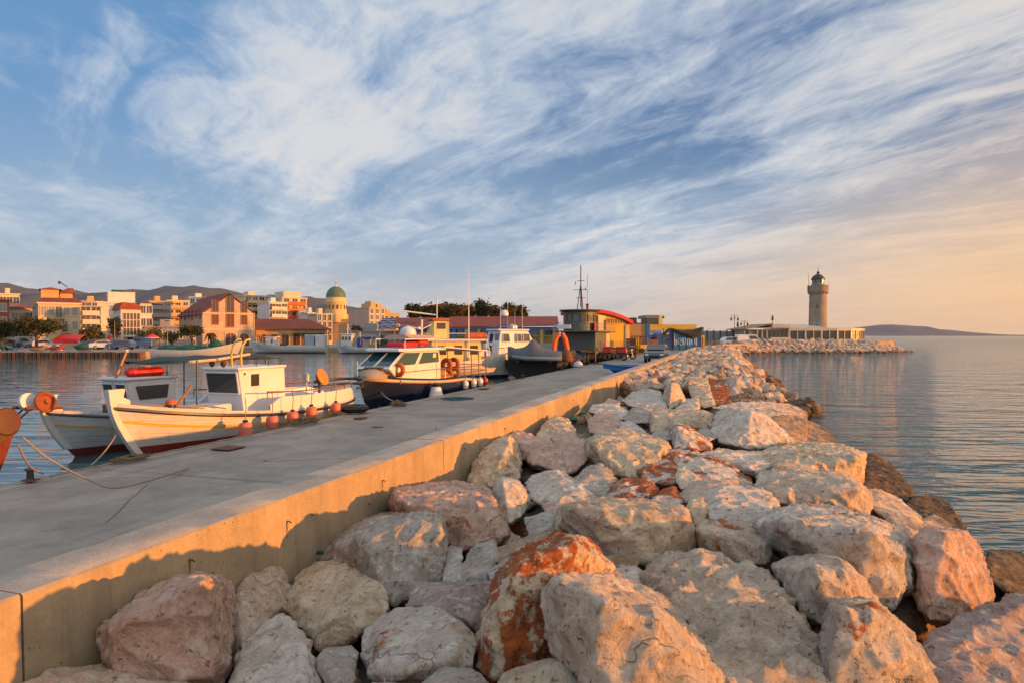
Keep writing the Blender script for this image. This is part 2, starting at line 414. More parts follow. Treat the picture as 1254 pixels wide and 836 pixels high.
# expansion joints: thin dark recess strips, painted bitumen
M_joint = mat('joint_bitumen', (0.07, 0.06, 0.05), 0.9)
mb = MB()
for u in (8.6, 17.2, 25.8, 34.4, 43, 51.6, 60.2, 68.8, 77.4):
    n = 16
    for i in range(n):
        a = V_Q + 0.25 + (V_I - 0.1 - V_Q - 0.25) * i / n; b_ = V_Q + 0.25 + (V_I - 0.1 - V_Q - 0.25) * (i + 1) / n
        j1 = u + 0.01 * mnoise.noise((a * 3, u, 0)); j2 = u + 0.01 * mnoise.noise((b_ * 3, u, 0))
        mb.add([(a, j1 - 0.009, ZQ + 0.033), (b_, j2 - 0.009, ZQ + 0.033), (b_, j2 + 0.009, ZQ + 0.033), (a, j1 + 0.009, ZQ + 0.033)], [(0, 1, 2, 3)])
# the long joint beside the coping
for i in range(90):
    a = -8 + i; 
    e1 = V_Q + 0.62 + edge_off(a) + 0.015 * mnoise.noise((a * 2.1, 0, 7)); e2 = V_Q + 0.62 + edge_off(a + 1) + 0.015 * mnoise.noise((a * 2.1 + 2.1, 0, 7))
    mb.add([(e1 - 0.012, a, ZQ + 0.03), (e1 + 0.012, a, ZQ + 0.03), (e2 + 0.012, a + 1, ZQ + 0.03), (e2 - 0.012, a + 1, ZQ + 0.03)], [(0, 1, 2, 3)])
j = quay_obj('expansion_joints', mb, M_joint); j['kind'] = 'structure'

# parapet wall, cast in lengths with open joints, arris worn
par = thing('sea_wall', 'long concrete parapet wall between the quay and the boulders', 'wall', (0, 0, 0), -TH)
def wall_len(u0, u1, zt):
    n = max(2, int((u1 - u0) / 0.12)) if u0 < 16 else max(2, int((u1 - u0) / 0.4))
    vs = []; fs = []; mi = []
    for i in range(n + 1):
        u = u0 + (u1 - u0) * i / n
        c1 = 0.016 + 0.016 * max(0, mnoise.noise((u * 4.1, 0, 1))) + 0.05 * max(0, mnoise.noise((u * 1.6, 9, 1)) - 0.42)
        c2 = 0.018 + 0.02 * max(0, mnoise.noise((u * 3.7, 0, 4))) + 0.16 * max(0, mnoise.noise((u * 1.4, 3, 8)) - 0.38)
        wv = 0.006 * mnoise.noise((u * 0.9, 1, 1))
        prof = [(V_I, 0.2), (V_I + wv, zt - c2), (V_I + c2, zt - 0.003), ((V_I + V_O) / 2, zt + 0.006 * mnoise.noise((u * 2, 4, 4))), (V_O - c1, zt - 0.003), (V_O + wv, zt - c1), (V_O + 0.035 + wv, 0.2), (V_O + 0.05, -0.6)]
        for v, z in prof: vs.append((v, u, z))
    k = 8
    for i in range(n):
        for j in range(k - 1):
            fs.append((i * k + j, (i + 1) * k + j, (i + 1) * k + j + 1, i * k + j + 1)); mi.append(1 if j in (2, 3) else 0)
    fs.append(tuple(range(k))); mi.append(0); fs.append(tuple(n * k + j for j in range(k - 1, -1, -1))); mi.append(0)
    mb = MB(); mb.add(vs, fs); mb.mi = mi
    return mb.build('wall_segment', [M_wall, M_walltop], par, smooth=True)
cuts = [-9, 3.02, 9.4, 15.8, 22.2, 28.6, 35, 41.4, 47.8, 54.2, 60.6, 67, 73.4, 79.8, 86.2, 93, 99]
for a, b_ in zip(cuts[:-1], cuts[1:]):
    wall_len(a + 0.008, b_ - 0.008, ZT + random.uniform(-0.006, 0.006))
mb = MB(); mb.box(V_I + 0.02, V_O - 0.02, -9, 99, 0.0, ZT - 0.05); mb.build('wall_core', M_wall, par)
# rebar stubs and rust runs sticking out of the seaward face
for u, z, l in ((4.35, 1.19, .035), (5.6, 1.17, .035), (7.5, 1.18, .035), (10.2, 1.15, .03), (12.3, 1.2, .03), (14.6, 1.14, .03), (18.3, 1.2, .03), (3.9, 0.98, .05), (7.15, 0.98, .03), (6.0, 1.14, .02)):
    mb = MB(); r_ = 0.007
    mb.tube([(V_O - 0.02, u, z), (V_O + l, u + 0.006, z - 0.004), (V_O + l + 0.012, u + 0.02, z - 0.02)], r_, 6)
    mb.build('rebar_stub', M_rust, par)
M_runs = mat('rust_run', (0.30, 0.12, 0.04), 0.9, var=0.5, vscale=30)
for u, z, l in ((4.35, 1.18, .13), (5.6, 1.16, .16), (7.5, 1.17, .1), (10.2, 1.14, .08), (12.3, 1.19, .09)):
    mb = MB(); mb.add([(V_O + 0.017, u - 0.008, z), (V_O + 0.017, u + 0.009, z), (V_O + 0.022, u + 0.003, z - l), (V_O + 0.022, u - 0.003, z - l)], [(0, 1, 2, 3)])
    mb.build('rust_streak', M_runs, par)

# ---- mole core under the boulders
def lerp_tab(tab, x):
    if x <= tab[0][0]: return tab[0][1]
    for (a, p), (b_, q) in zip(tab[:-1], tab[1:]):
        if x <= b_: return p + (q - p) * (x - a) / (b_ - a)
    return tab[-1][1]
def shore_f(u): return lerp_tab([(9, 1.0), (36, 0.74), (90, 0.50), (130, 0.33), (200, .3)], u)
def zs(u, v):
    """height of the boulder surface"""
    near = lerp_tab([(6, 0.48), (13, 0.95), (60, 1.1), (90, 1.0)], u)
    if v < -1.8: 
        mid = 0.98
        return near + (mid - near) * max(0, min(1, (v + 4.06) / 2.26))
    vv = v if v < 0 else v / shore_f(u)
    return lerp_tab([(-1.8, 0.98), (-0.5, 1.0), (1.0, 0.86), (2.2, 0.52), (3.3, 0.16), (4.0, -0.25), (6, -1.4), (9, -3.6)], vv)
mb = MB(); vs = []; fs = []; NU, NV = 150, 24
for i in range(NU):
    u = -9 + 140 * i / (NU - 1)
    for k in range(NV):
        v = -4.2 + 13 * k / (NV - 1)
        vs.append((v, u, zs(u, v) - 0.42 + 0.12 * mnoise.noise((u * 1.2, v * 1.2, 0))))
for i in range(NU - 1):
    for k in range(NV - 1): fs.append((i * NV + k, (i + 1) * NV + k, (i + 1) * NV + k + 1, i * NV + k + 1))
mb.add(vs, fs)
M_core = mat('shade_dark_rubble', (0.10, 0.085, 0.07), 0.95, var=0.5, vscale=6, bump=0.8, bscale=9, bdist=0.08)  # rubble colour darkened so the gaps between boulders read as deep shade
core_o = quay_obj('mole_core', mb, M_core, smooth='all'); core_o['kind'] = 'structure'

# ---- land: far harbour shore, harbour apron at the root of the mole, lighthouse ground
M_land = concrete_mat('apron_concrete', (0.30, 0.28, 0.26), cracks=False)
M_qface = mat('old_quay_face', (0.50, 0.34, 0.20), 0.9, var=0.45, vscale=0.8, bump=0.5, bscale=4, bdist=0.05, dirt=0.5, dirtcol=(0.05, 0.035, 0.03))  # orange base has the far quay's warm sunlight put into it
def land(name, pts, z1, z0=-3.5, m_=None, m2=None):
    mb = MB(); n = len(pts)
    mb.add([(*p, z1) for p in pts] + [(*p, z0) for p in pts], [tuple(range(n))], 0)
    mb.add([(*p, z1) for p in pts] + [(*p, z0) for p in pts], [(i, (i + 1) % n, n + (i + 1) % n, n + i) for i in range(n)], 1)
    o = mb.build(name, [m_ or M_land, m2 or M_qface], fix=False); o['kind'] = 'structure'
    bm = bmesh.new(); bm.from_mesh(o.data); bmesh.ops.remove_doubles(bm, verts=bm.verts, dist=1e-4); bmesh.ops.recalc_face_normals(bm, faces=bm.faces); bm.to_mesh(o.data); bm.free()
    return o
ZL = 0.80
far_pts = [(-160, 95), (-51, 95), (-53, 124), (-22, 124), (-20, 112), (-2, 108), (14, 104), (22, 99), Q(100, -4.4)[:2], Q(100, -3.6)[:2], (38, 116), (60, 134), (70, 220), (60, 1500), (-2500, 2500), (-2500, 95)]
far_pts = [(p[0], p[1]) for p in far_pts]
town = land('town_ground', far_pts, ZL)
# ------------------------------------------------------------------ boulders
def rock_mat():
    m_ = bpy.data.materials.new('limestone'); m_.use_nodes = True; t = NT(m_.node_tree)
    b = m_.node_tree.nodes['Principled BSDF']
    oi = t.node('ShaderNodeObjectInfo'); base = oi.outputs['Color']; amt = oi.outputs['Alpha']; rnd_ = oi.outputs['Random']
    G = t.node('ShaderNodeNewGeometry').outputs['Position']
    P0 = t.node('ShaderNodeTexCoord').outputs['Object']
    off = t.comb(t.m('MULTIPLY', rnd_, 37.0), t.m('MULTIPLY', rnd_, 91.0), t.m('MULTIPLY', rnd_, 53.0))
    va = t.node('ShaderNodeVectorMath', operation='ADD'); t.put(va.inputs[0], P0); t.put(va.inputs[1], off); P = va.outputs[0]
    ang = t.m('MULTIPLY', rnd_, 6.28)
    rot = t.node('ShaderNodeVectorRotate', rotation_type='EULER_XYZ'); t.put(rot.inputs['Vector'], P); t.put(rot.inputs['Rotation'], t.comb(ang, t.m('MULTIPLY', ang, 2.3), t.m('MULTIPLY', ang, 1.7)))
    Pr = rot.outputs[0]
    n1 = t.noise(P, 2.2, 9, 0.66, 0.6); n2 = t.noise(P, 9, 9, 0.72, 0.4); n3 = t.noise(P, 38, 6, 0.8, 0.4)
    strat = t.noise(t.mapping(Pr, (1.2, 1.2, 9.0)), 1.6, 7, 0.66, 0.8)       # bedding
    ridg = t.noise(P, 4.5, 10, 0.72, 1.6)
    c = t.mix(t.ramp(n1, 0.35, 0.65), t.mix(1.0, base, (0.72, 0.66, 0.60, 1), 'MULTIPLY'), base)
    c = t.mix(t.m('MULTIPLY', t.ramp(n2, 0.5, 0.68), 0.75), c, (0.74, 0.68, 0.58, 1))
    c = t.mix(t.m('MULTIPLY', t.ramp(strat, 0.54, 0.66), 0.5), c, (0.36, 0.24, 0.16, 1))
    pink = t.noise(P, 1.4, 5, 0.6, 0.9)
    c = t.mix(t.m('MULTIPLY', t.ramp(pink, 0.52, 0.68), 0.5), c, (0.52, 0.34, 0.26, 1))
    ochre = t.noise(P, 3.4, 8, 0.7, 1.4)
    c = t.mix(t.m('MULTIPLY', t.ramp(ochre, 0.57, 0.68), 0.55), c, (0.34, 0.20, 0.09, 1))
    c = t.mix(t.m('MULTIPLY', t.ramp(n3, 0.50, 0.66), 0.42), c, t.mix(1.0, c, (0.50, 0.44, 0.38, 1), 'MULTIPLY')); c = t.mix(t.m('MULTIPLY', t.ramp(n3, 0.34, 0.46, 1, 0), 0.30), c, (0.80, 0.74, 0.66, 1))
    # dark pits and hairlines
    pit = t.noise(P, 20, 6, 0.75, 0.5)
    pits = t.ramp(pit, 0.32, 0.42, 1, 0)
    c = t.mix(t.m('MULTIPLY', pits, 0.7), c, (0.11, 0.085, 0.065, 1))
    nn = t.node('ShaderNodeTexNoise'); t.put(nn.inputs['Vector'], P); nn.inputs['Scale'].default_value = 3.5; nn.inputs['Detail'].default_value = 5
    warp = t.mix(0.34, Pr, nn.outputs['Color'])
    cr = t.vor(t.mapping(warp, (1.0, 1.0, 0.55)), 3.1, 'DISTANCE_TO_EDGE')
    crk = t.m('MULTIPLY', t.ramp(cr, 0.002, 0.016, 1, 0), t.ramp(t.noise(P, 1.7, 3), 0.52, 0.66))
    c = t.mix(t.m('MULTIPLY', crk, 0.4), c, (0.09, 0.06, 0.045, 1))
    # iron oxide crust, as much as the boulder's alpha says
    ir = t.m('ADD', t.noise(P, 2.0, 3, 0.5, 0.6), t.m('MULTIPLY', t.m('SUBTRACT', t.noise(P, 13, 7, 0.75), 0.5), 0.55))
    th = t.m('SUBTRACT', 0.80, t.m('MULTIPLY', amt, 0.46))
    iron = t.m('MULTIPLY', t.m('MULTIPLY', t.ramp(t.m('SUBTRACT', ir, th), -0.02, 0.05), t.ramp(n2, 0.36, 0.5, 0.45, 1.0)), t.ramp(amt, 0.0, 0.05))
    ironc = t.mix(t.ramp(n2, 0.35, 0.65), (0.17, 0.045, 0.018, 1), (0.50, 0.13, 0.03, 1))
    c = t.mix(iron, c, ironc)
    # wave-wetted and weed-stained band above the water line
    z = t.sep(G)[2]
    wl = t.m('ADD', z, t.m('MULTIPLY', t.m('SUBTRACT', n1, 0.5), 0.8))
    wet = t.ramp(wl, 0.12, 0.62, 1, 0)
    c = t.mix(t.m('MULTIPLY', wet, 0.9), c, t.mix(t.ramp(n2, 0.4, 0.6), (0.035, 0.024, 0.012, 1), (0.13, 0.072, 0.02, 1)))
    t.put(b.inputs['Base Color'], c)
    t.put(b.inputs['Roughness'], t.m('SUBTRACT', 0.92, t.m('MULTIPLY', wet, 0.45)))
    b.inputs['Specular IOR Level'].default_value = 0.3
    def chips(vec, scale):
        # broken faces: every cell gets its own small tilted plane
        vn = t.node('ShaderNodeTexVoronoi', feature='F1'); t.put(vn.inputs['Vector'], vec); vn.inputs['Scale'].default_value = scale
        a = t.node('ShaderNodeVectorMath', operation='SUBTRACT'); t.put(a.inputs[0], vec); t.l.new(vn.outputs['Position'], a.inputs[1])
        c_ = t.node('ShaderNodeVectorMath', operation='SUBTRACT'); t.l.new(vn.outputs['Color'], c_.inputs[0]); c_.inputs[1].default_value = (.5, .5, .5)
        d_ = t.node('ShaderNodeVectorMath', operation='DOT_PRODUCT'); t.l.new(a.outputs[0], d_.inputs[0]); t.l.new(c_.outputs[0], d_.inputs[1])
        return d_.outputs['Value']
    wv = t.mix(0.12, Pr, nn.outputs['Color'])
    h = t.m('ADD', t.m('MULTIPLY', ridg, 0.42), t.m('ADD', t.m('MULTIPLY', n2, 0.42), t.m('ADD', t.m('MULTIPLY', n3, 0.17), t.m('MULTIPLY', strat, 0.40))))
    h = t.m('ADD', h, t.m('ADD', t.m('MULTIPLY', chips(wv, 3.2), 9.0), t.m('MULTIPLY', chips(wv, 9.5), 7.0)))
    h = t.m('SUBTRACT', h, t.m('ADD', t.m('MULTIPLY', crk, 0.35), t.m('MULTIPLY', pits, 0.25)))
    t.put(b.inputs['Normal'], t.bump(h, 1.0, 0.085))
    return m_
M_rock = rock_mat()
tx1 = bpy.data.textures.new('rock_lumps', 'CLOUDS'); tx1.noise_scale = 0.4; tx1.noise_depth = 3
tx2 = bpy.data.textures.new('rock_chips', 'VORONOI'); tx2.noise_scale = 0.30; tx2.distance_metric = 'DISTANCE'
tx3 = bpy.data.textures.new('rock_grain', 'MUSGRAVE'); tx3.musgrave_type = 'RIDGED_MULTIFRACTAL'; tx3.noise_scale = 0.22; tx3.octaves = 5; tx3.lacunarity = 2.1; tx3.dimension_max = 0.9

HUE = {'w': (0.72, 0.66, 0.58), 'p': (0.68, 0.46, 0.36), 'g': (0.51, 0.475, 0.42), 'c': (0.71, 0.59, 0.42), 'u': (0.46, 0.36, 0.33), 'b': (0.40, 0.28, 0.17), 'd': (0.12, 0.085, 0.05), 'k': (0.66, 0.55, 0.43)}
pending = []
def hull_obj(pts, size, name='boulder', vox=0.021, d=(1, 1, 1)):
    bm = bmesh.new()
    for p in pts: bm.verts.new(p)
    bmesh.ops.convex_hull(bm, input=bm.verts)
    lo = [v for v in bm.verts if not v.link_faces]
    bmesh.ops.delete(bm, geom=lo, context='VERTS')
    bmesh.ops.recalc_face_normals(bm, faces=bm.faces)
    me = bpy.data.meshes.new(name); bm.to_mesh(me); bm.free()
    o = bpy.data.objects.new(name, me); COL.objects.link(o)
    b = o.modifiers.new('b', 'BEVEL'); b.width = 0.018 * size; b.segments = 2; b.limit_method = 'ANGLE'; b.angle_limit = R(18)
    r = o.modifiers.new('r', 'REMESH'); r.mode = 'VOXEL'; r.voxel_size = max(0.008, vox * size); r.use_smooth_shade = True
    for tx, st, mid in ((tx1, 0.022 * d[0], 0.5), (tx2, 0.012 * d[1], 0.35), (tx3, 0.036 * d[2], 0.5)):
        m_ = o.modifiers.new('d', 'DISPLACE'); m_.texture = tx; m_.texture_coords = 'GLOBAL'; m_.strength = st * min(1.0, size); m_.mid_level = mid
    pending.append(o)
    return o
def bake_pending():
    dg = bpy.context.evaluated_depsgraph_get(); dg.update()
    for o in pending:
        ev = o.evaluated_get(dg); me = bpy.data.meshes.new_from_object(ev)
        old = o.data; o.modifiers.clear(); o.data = me
        me.name = o.name; me.materials.clear(); me.materials.append(M_rock)
        me.polygons.foreach_set('use_smooth', [True] * len(me.polygons))
        bpy.data.meshes.remove(old)
    pending.clear()

def ray_Y(px, py):
    """depth at which the view ray at a pixel meets the boulder surface"""
    Y = 2.0
    while Y < 140:
        x = Gx(px, Y); z = Zy(py, Y); u, v = UV(x, Y)
        if z <= zs(u, v): return Y
        Y *= 1.02
    return 140.0
CAMV = Vector((0, 0, CAMZ))
def traced(poly, hue, iron, label, bulge=0.34, ridge=None, tilt=0.68, seed=0, dY=0.0, d=(1, 1, 1)):
    r_ = random.Random(seed * 13 + 5)
    xs = [p[0] for p in poly]; ys = [p[1] for p in poly]
    cx = (min(xs) + max(xs)) / 2; cy = (min(ys) + max(ys)) / 2
    Yc = ray_Y(cx, min(cy + 0.15 * (max(ys) - min(ys)), 980)) + dY
    pts = []
    S = []
    # keep the stone on the seaward side of the parapet: slide it along the view rays if needed
    vmin = min(UV(Gx(x, Yc), Yc)[1] for x, y in poly)
    if vmin < -4.02: Yc *= 4.02 / -vmin
    for x, y in poly:
        Ys = ray_Y(x, max(y, HZ + 9)) + dY
        Ys = max(Yc * 0.72, min(Yc * 1.4, Ys))
        Y = Yc + (Ys - Yc) * tilt
        vv_ = UV(Gx(x, Y), Y)[1]
        if vv_ < -4.03: Y *= 4.03 / -vv_
        S.append(Wp(x, y, Y))
    C = Wp(cx, cy, Yc); fwd = (CAMV - C).normalized()
    wm = (max(xs) - min(xs)) / F * Yc; hm = (max(ys) - min(ys)) / F * Yc
    s = math.sqrt(wm * hm)
    C = sum(S, Vector()) / len(S)
    fl = fwd.copy(); 
    nS = len(S)
    for iS, p in enumerate(S):
        pts.append(p)
        q = C + (p - C) * (0.66 + r_.uniform(-0.08, 0.08))
        if ridge is None and iS % max(1, nS // 5) == 0: pts.append(q + fl * s * bulge * r_.uniform(0.75, 1.15))
        pts.append(C + (p - C) * 0.86 - fl * s * 0.42 + Vector((0, 0, -0.12 * s)))
    if ridge is not None:
        for x, y, k in ridge:
            pts.append(Wp(x, y, Yc) + fl * s * k)
        pass
    loc = C.copy(); pts = [p - loc for p in pts]
    o = hull_obj(pts, s, d=d); o.location = loc
    h = HUE[hue]; k = r_.uniform(0.93, 1.07)
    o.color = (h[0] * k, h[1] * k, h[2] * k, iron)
    tag(o, label, 'boulder', 'boulders piled against the sea wall')
    return o
T = []
def A(poly, hue, iron, label, **k): T.append((poly, hue, iron, label, k))
A([(116,774),(138,758),(170,730),(204,712),(239,702),(248,708),(269,707),(284,720),(272,744),(268,770),(272,800),(277,822),(262,845),(200,855),(150,845),(124,815)],'p',0.12,'large pink boulder with upright cracks, leaning against the concrete parapet at lower left', ridge=[(148,762,.42),(150,830,.42),(246,716,.32),(255,830,.36)])
A([(6,850),(60,824),(100,816),(165,817),(222,825),(242,838),(235,900),(100,930),(0,900)],'k',0.05,'flat pale slab cut by the bottom edge of the picture, below the large pink boulder')
A([(299,708),(333,693),(347,698),(356,720),(354,745),(335,760),(310,775),(300,800),(288,814),(275,800),(264,772),(268,745),(285,725)],'k',0.22,'rough brown-veined boulder squeezed between the large pink one and the rounded cream one')
A([(272,850),(290,805),(310,775),(335,753),(346,751),(358,765),(378,788),(386,815),(400,855),(330,880),(270,880)],'w',0.08,'grey peaked boulder with a sunlit tip, at the bottom edge under the rounded cream one')
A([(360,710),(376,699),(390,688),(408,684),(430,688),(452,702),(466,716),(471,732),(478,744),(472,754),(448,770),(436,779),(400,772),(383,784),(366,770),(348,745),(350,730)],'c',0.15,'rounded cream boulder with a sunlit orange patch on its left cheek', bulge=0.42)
A([(380,784),(398,766),(412,757),(430,768),(439,780),(422,793),(388,799)],'b',0.2,'small brown wedge stone tucked under the rounded cream boulder')
A([(387,806),(400,794),(430,790),(438,800),(436,820),(430,848),(405,850),(386,820)],'g',0.08,'small blunt grey-pink stone left of the rust-spotted white boulder')
A([(444,774),(452,764),(480,748),(500,745),(529,744),(549,752),(569,762),(579,780),(585,794),(579,818),(545,828),(510,834),(480,838),(450,826),(443,802)],'w',0.30,'white-grey boulder with small rust spots at the bottom, barrel shaped', bulge=0.42)
A([(498,744),(502,718),(520,716),(540,717),(560,713),(602,713),(606,728),(598,750),(590,778),(575,770),(555,755),(530,747)],'u',0.0,'purple-grey layered slab behind the white boulder with rust spots', dY=0.25)
A([(390,688),(405,668),(426,648),(446,638),(480,630),(507,621),(535,629),(544,644),(546,686),(542,712),(528,722),(502,718),(482,742),(466,732),(440,705),(410,695)],'g',0.08,'very large grey boulder with a sunlit right shoulder, close to the parapet', ridge=[(500,640,.2),(520,700,.42),(440,660,.3),(538,640,.22),(470,690,.36)])
A([(476,622),(480,600),(519,593),(560,590),(598,598),(602,612),(626,656),(605,664),(580,668),(562,676),(546,668),(530,640)],'p',0.28,'pink boulder with a pale flat sunlit top and red underside', ridge=[(490,612,.25),(600,616,.42),(560,640,.4),(615,650,.3)])
A([(600,610),(608,588),(616,584),(636,588),(644,598),(649,616),(638,632),(624,641),(608,632)],'w',0.12,'pale angular boulder with an upright edge, left of the smooth white one', ridge=[(616,590,.35),(622,634,.42),(640,600,.2)])
A([(644,592),(652,582),(682,573),(706,588),(722,598),(731,610),(728,618),(702,619),(668,623),(650,610)],'w',0.0,'smooth whitish boulder shaped like a loaf, with pink blush')
A([(573,590),(579,566),(592,550),(608,538),(624,533),(633,542),(638,559),(637,585),(618,592),(600,597),(583,596)],'c',0.18,'tall cream and rust boulder standing against the parapet, rounded top sunlit', ridge=[(622,540,.25),(630,585,.3),(596,560,.3),(600,590,.36)])
A([(625,531),(635,528),(656,534),(676,543),(697,553),(701,564),(696,580),(672,574),(649,567),(638,556),(630,542)],'p',0.16,'long pink boulder tilted downwards to the right')
A([(656,535),(666,518),(681,508),(696,513),(705,527),(706,545),(696,552),(676,545)],'c',0.15,'round cream boulder by the parapet, behind the long pink one')
A([(675,536),(690,530),(705,536),(722,540),(722,562),(705,576),(696,580),(690,560)],'p',0.0,'dusky pink stone between the round cream boulder and the big ochre-cream block')
A([(718,538),(730,532),(760,525),(776,532),(800,535),(819,542),(822,556),(810,566),(800,584),(775,586),(752,582),(730,566),(719,558)],'c',0.10,'big ochre-cream block with a broad flat top in the middle of the heap', ridge=[(725,542,.2),(748,552,.4),(810,548,.3),(780,580,.4)])
A([(702,586),(714,574),(734,566),(748,576),(757,590),(745,606),(734,616),(720,606),(706,596)],'g',0.0,'rounded mauve-grey stone right of the smooth whitish boulder')
A([(741,608),(748,594),(762,585),(793,585),(809,598),(801,610),(780,615),(758,614)],'w',0.85,'low stone thickly covered with dark red rust and white specks')
A([(797,612),(812,598),(827,595),(839,614),(826,620),(802,620)],'w',0.75,'little rust-red stone at the right of the speckled rusty one')
A([(780,578),(786,560),(800,552),(827,556),(842,574),(838,592),(815,594),(790,588)],'w',0.72,'white boulder with a large rust patch, left of the long rust-streaked one')
A([(812,552),(826,549),(856,555),(886,562),(904,574),(922,590),(922,598),(895,596),(860,592),(838,582),(828,568)],'w',0.68,'long low white boulder streaked with rust')
A([(827,584),(830,573),(844,571),(862,588),(852,596),(834,599)],'c',0.0,'small rounded pale pebble-like stone in front of the rust-streaked boulders')
A([(832,606),(846,592),(868,588),(902,587),(906,596),(880,612),(840,616)],'k',0.05,'low tan stone behind the small sunlit knob')
A([(682,636),(686,620),(710,616),(740,611),(775,612),(800,617),(838,620),(849,642),(853,668),(842,679),(800,692),(760,687),(730,672),(700,662),(683,654)],'c',0.10,'broad pale cream boulder with overhanging sunlit brow, centre of the picture', ridge=[(700,622,.2),(740,626,.36),(836,632,.36),(845,662,.25),(730,650,.28),(790,680,.22)])
A([(840,622),(846,610),(862,607),(868,624),(862,640),(850,644)],'c',0.0,'small knob of sunlit yellowish stone at the right end of the broad cream boulder')
A([(849,650),(856,638),(886,636),(908,638),(924,648),(943,658),(946,676),(940,692),(910,690),(875,683),(858,673)],'k',0.35,'blunt tan boulder with an orange smear on its top', ridge=[(858,652,.3),(905,662,.42),(938,668,.25),(925,688,.3)])
A([(862,608),(878,594),(912,593),(940,600),(954,614),(954,640),(928,648),(908,640),(868,636)],'w',0.12,'pale hummocky boulder behind the one with an orange smear', bulge=0.25)
A([(924,596),(930,578),(966,574),(1004,576),(1040,582),(1056,594),(1070,612),(1066,632),(1040,626),(990,620),(950,616)],'k',0.08,'large flat-topped slab with a sunlit end facing the sea', ridge=[(1048,598,.3),(1030,624,.3),(950,600,.15)])
A([(925,642),(950,624),(990,618),(1030,622),(1060,634),(1088,640),(1112,655),(1120,690),(1116,722),(1090,745),(1060,735),(1030,695),(1000,672),(960,672),(938,662)],'w',0.32,'huge grey and orange boulder with a dark hollow under its right side', ridge=[(960,640,.15),(1060,655,.42),(1100,680,.3),(1040,690,.36)])
A([(948,694),(968,680),(990,668),(1016,665),(1040,679),(1062,708),(1077,740),(1060,760),(1030,775),(1010,770),(985,752),(960,720)],'k',0.18,'egg-shaped pinkish boulder under the huge grey and orange one', ridge=[(1000,700,.4),(1035,700,.3),(1050,740,.3),(985,730,.3)])
A([(1006,795),(1012,760),(1020,742),(1039,735),(1072,737),(1090,755),(1115,775),(1140,808),(1156,860),(1080,890),(1020,880),(1007,840)],'k',0.16,'pitted boulder with a squared top at the bottom edge, right of the great slab', ridge=[(1030,750,.3),(1035,850,.42),(1074,748,.25),(1110,800,.32)])
A([(786,712),(806,690),(820,680),(846,677),(876,686),(910,690),(937,699),(946,716),(965,734),(979,756),(999,788),(1019,820),(1040,860),(1000,900),(900,900),(885,836),(866,798),(846,780),(830,752),(806,728)],'k',0.14,'great sloping slab of warm grey stone in the foreground, widest of the heap', bulge=0.24, tilt=1.0, d=(0.9, 1.1, 1.6))
A([(653,750),(660,724),(690,706),(706,702),(742,703),(760,707),(790,718),(812,730),(834,752),(848,776),(860,788),(874,802),(896,842),(880,890),(760,900),(715,840),(690,814),(676,802),(670,776)],'k',0.06,'great grey triangular boulder with a vertical split, bottom centre', ridge=[(690,716,.25),(740,740,.42),(800,760,.36),(840,840,.34),(700,780,.34),(760,880,.4)], tilt=0.95)
A([(604,728),(608,708),(635,674),(681,656),(717,659),(737,680),(752,698),(712,706),(685,712),(664,726),(656,750),(670,776),(676,808),(650,826),(605,834),(582,818),(585,790),(592,765),(598,750)],'c',0.80,'tall cream boulder splashed with bright orange rust', tilt=0.75, ridge=[(640,690,.35),(620,740,.36),(610,800,.42),(700,672,.22),(660,780,.3)])
A([(606,842),(616,826),(654,816),(670,808),(694,809),(710,822),(726,845),(720,880),(610,880)],'c',0.15,'low boulder with a sunlit orange top at the bottom edge, under the rust-splashed one')
A([(738,704),(750,696),(779,692),(789,700),(786,718),(762,712)],'w',0.0,'small smooth pale stone lodged above the great triangular boulder')
A([(1117,668),(1135,648),(1168,650),(1186,652),(1202,676),(1218,732),(1196,758),(1140,762),(1125,740),(1120,705)],'p',0.10,'upright mauve block whose right side glows in the sun, at the water side', ridge=[(1126,664,.3),(1158,656,.46),(1176,700,.46),(1192,750,.42),(1145,752,.38)], d=(0.6, 0.8, 1.2))
A([(1126,792),(1151,771),(1197,758),(1224,738),(1256,727),(1310,735),(1330,850),(1250,900),(1160,880),(1134,830)],'u',0.0,'broad dark-grey pitted boulder in the lower right corner', bulge=0.3)
A([(1207,692),(1213,676),(1240,675),(1300,682),(1310,720),(1254,730),(1230,722),(1213,710)],'b',0.1,'brown angular rock at the right edge beside the water')
A([(1062,600),(1078,598),(1094,606),(1112,620),(1130,634),(1132,652),(1116,660),(1100,646),(1086,638),(1070,622)],'k',0.2,'craggy brown-grey rock left of the dark ledge by the sea')
A([(1126,638),(1144,629),(1162,638),(1170,652),(1134,654)],'k',0.15,'small craggy rock just above the upright mauve block')
A([(1110,618),(1124,607),(1150,608),(1168,613),(1178,628),(1186,648),(1192,664),(1168,655),(1146,634),(1126,634)],'d',0.1,'dark brown wet ledge sloping to the sea, right of the craggy rock', dY=0.4)
A([(1054,598),(1058,556),(1070,555),(1092,567),(1110,578),(1113,592),(1106,600),(1118,604),(1112,614),(1086,602)],'d',0.1,'dark weed-stained rock at the water with a sunlit knob', dY=0.5)
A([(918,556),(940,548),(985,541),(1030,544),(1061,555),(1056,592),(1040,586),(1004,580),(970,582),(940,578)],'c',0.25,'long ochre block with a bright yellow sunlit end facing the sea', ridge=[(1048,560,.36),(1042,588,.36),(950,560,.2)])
A([(856,555),(880,550),(912,553),(952,556),(972,564),(946,574),(928,582),(906,576),(884,564)],'w',0.0,'low smooth pale slab left of the long ochre block')
A([(944,574),(952,563),(970,561),(992,567),(1012,569),(1027,582),(990,584),(966,582)],'k',0.3,'small rugged pinkish rock lying on the flat-topped slab', dY=-0.35)
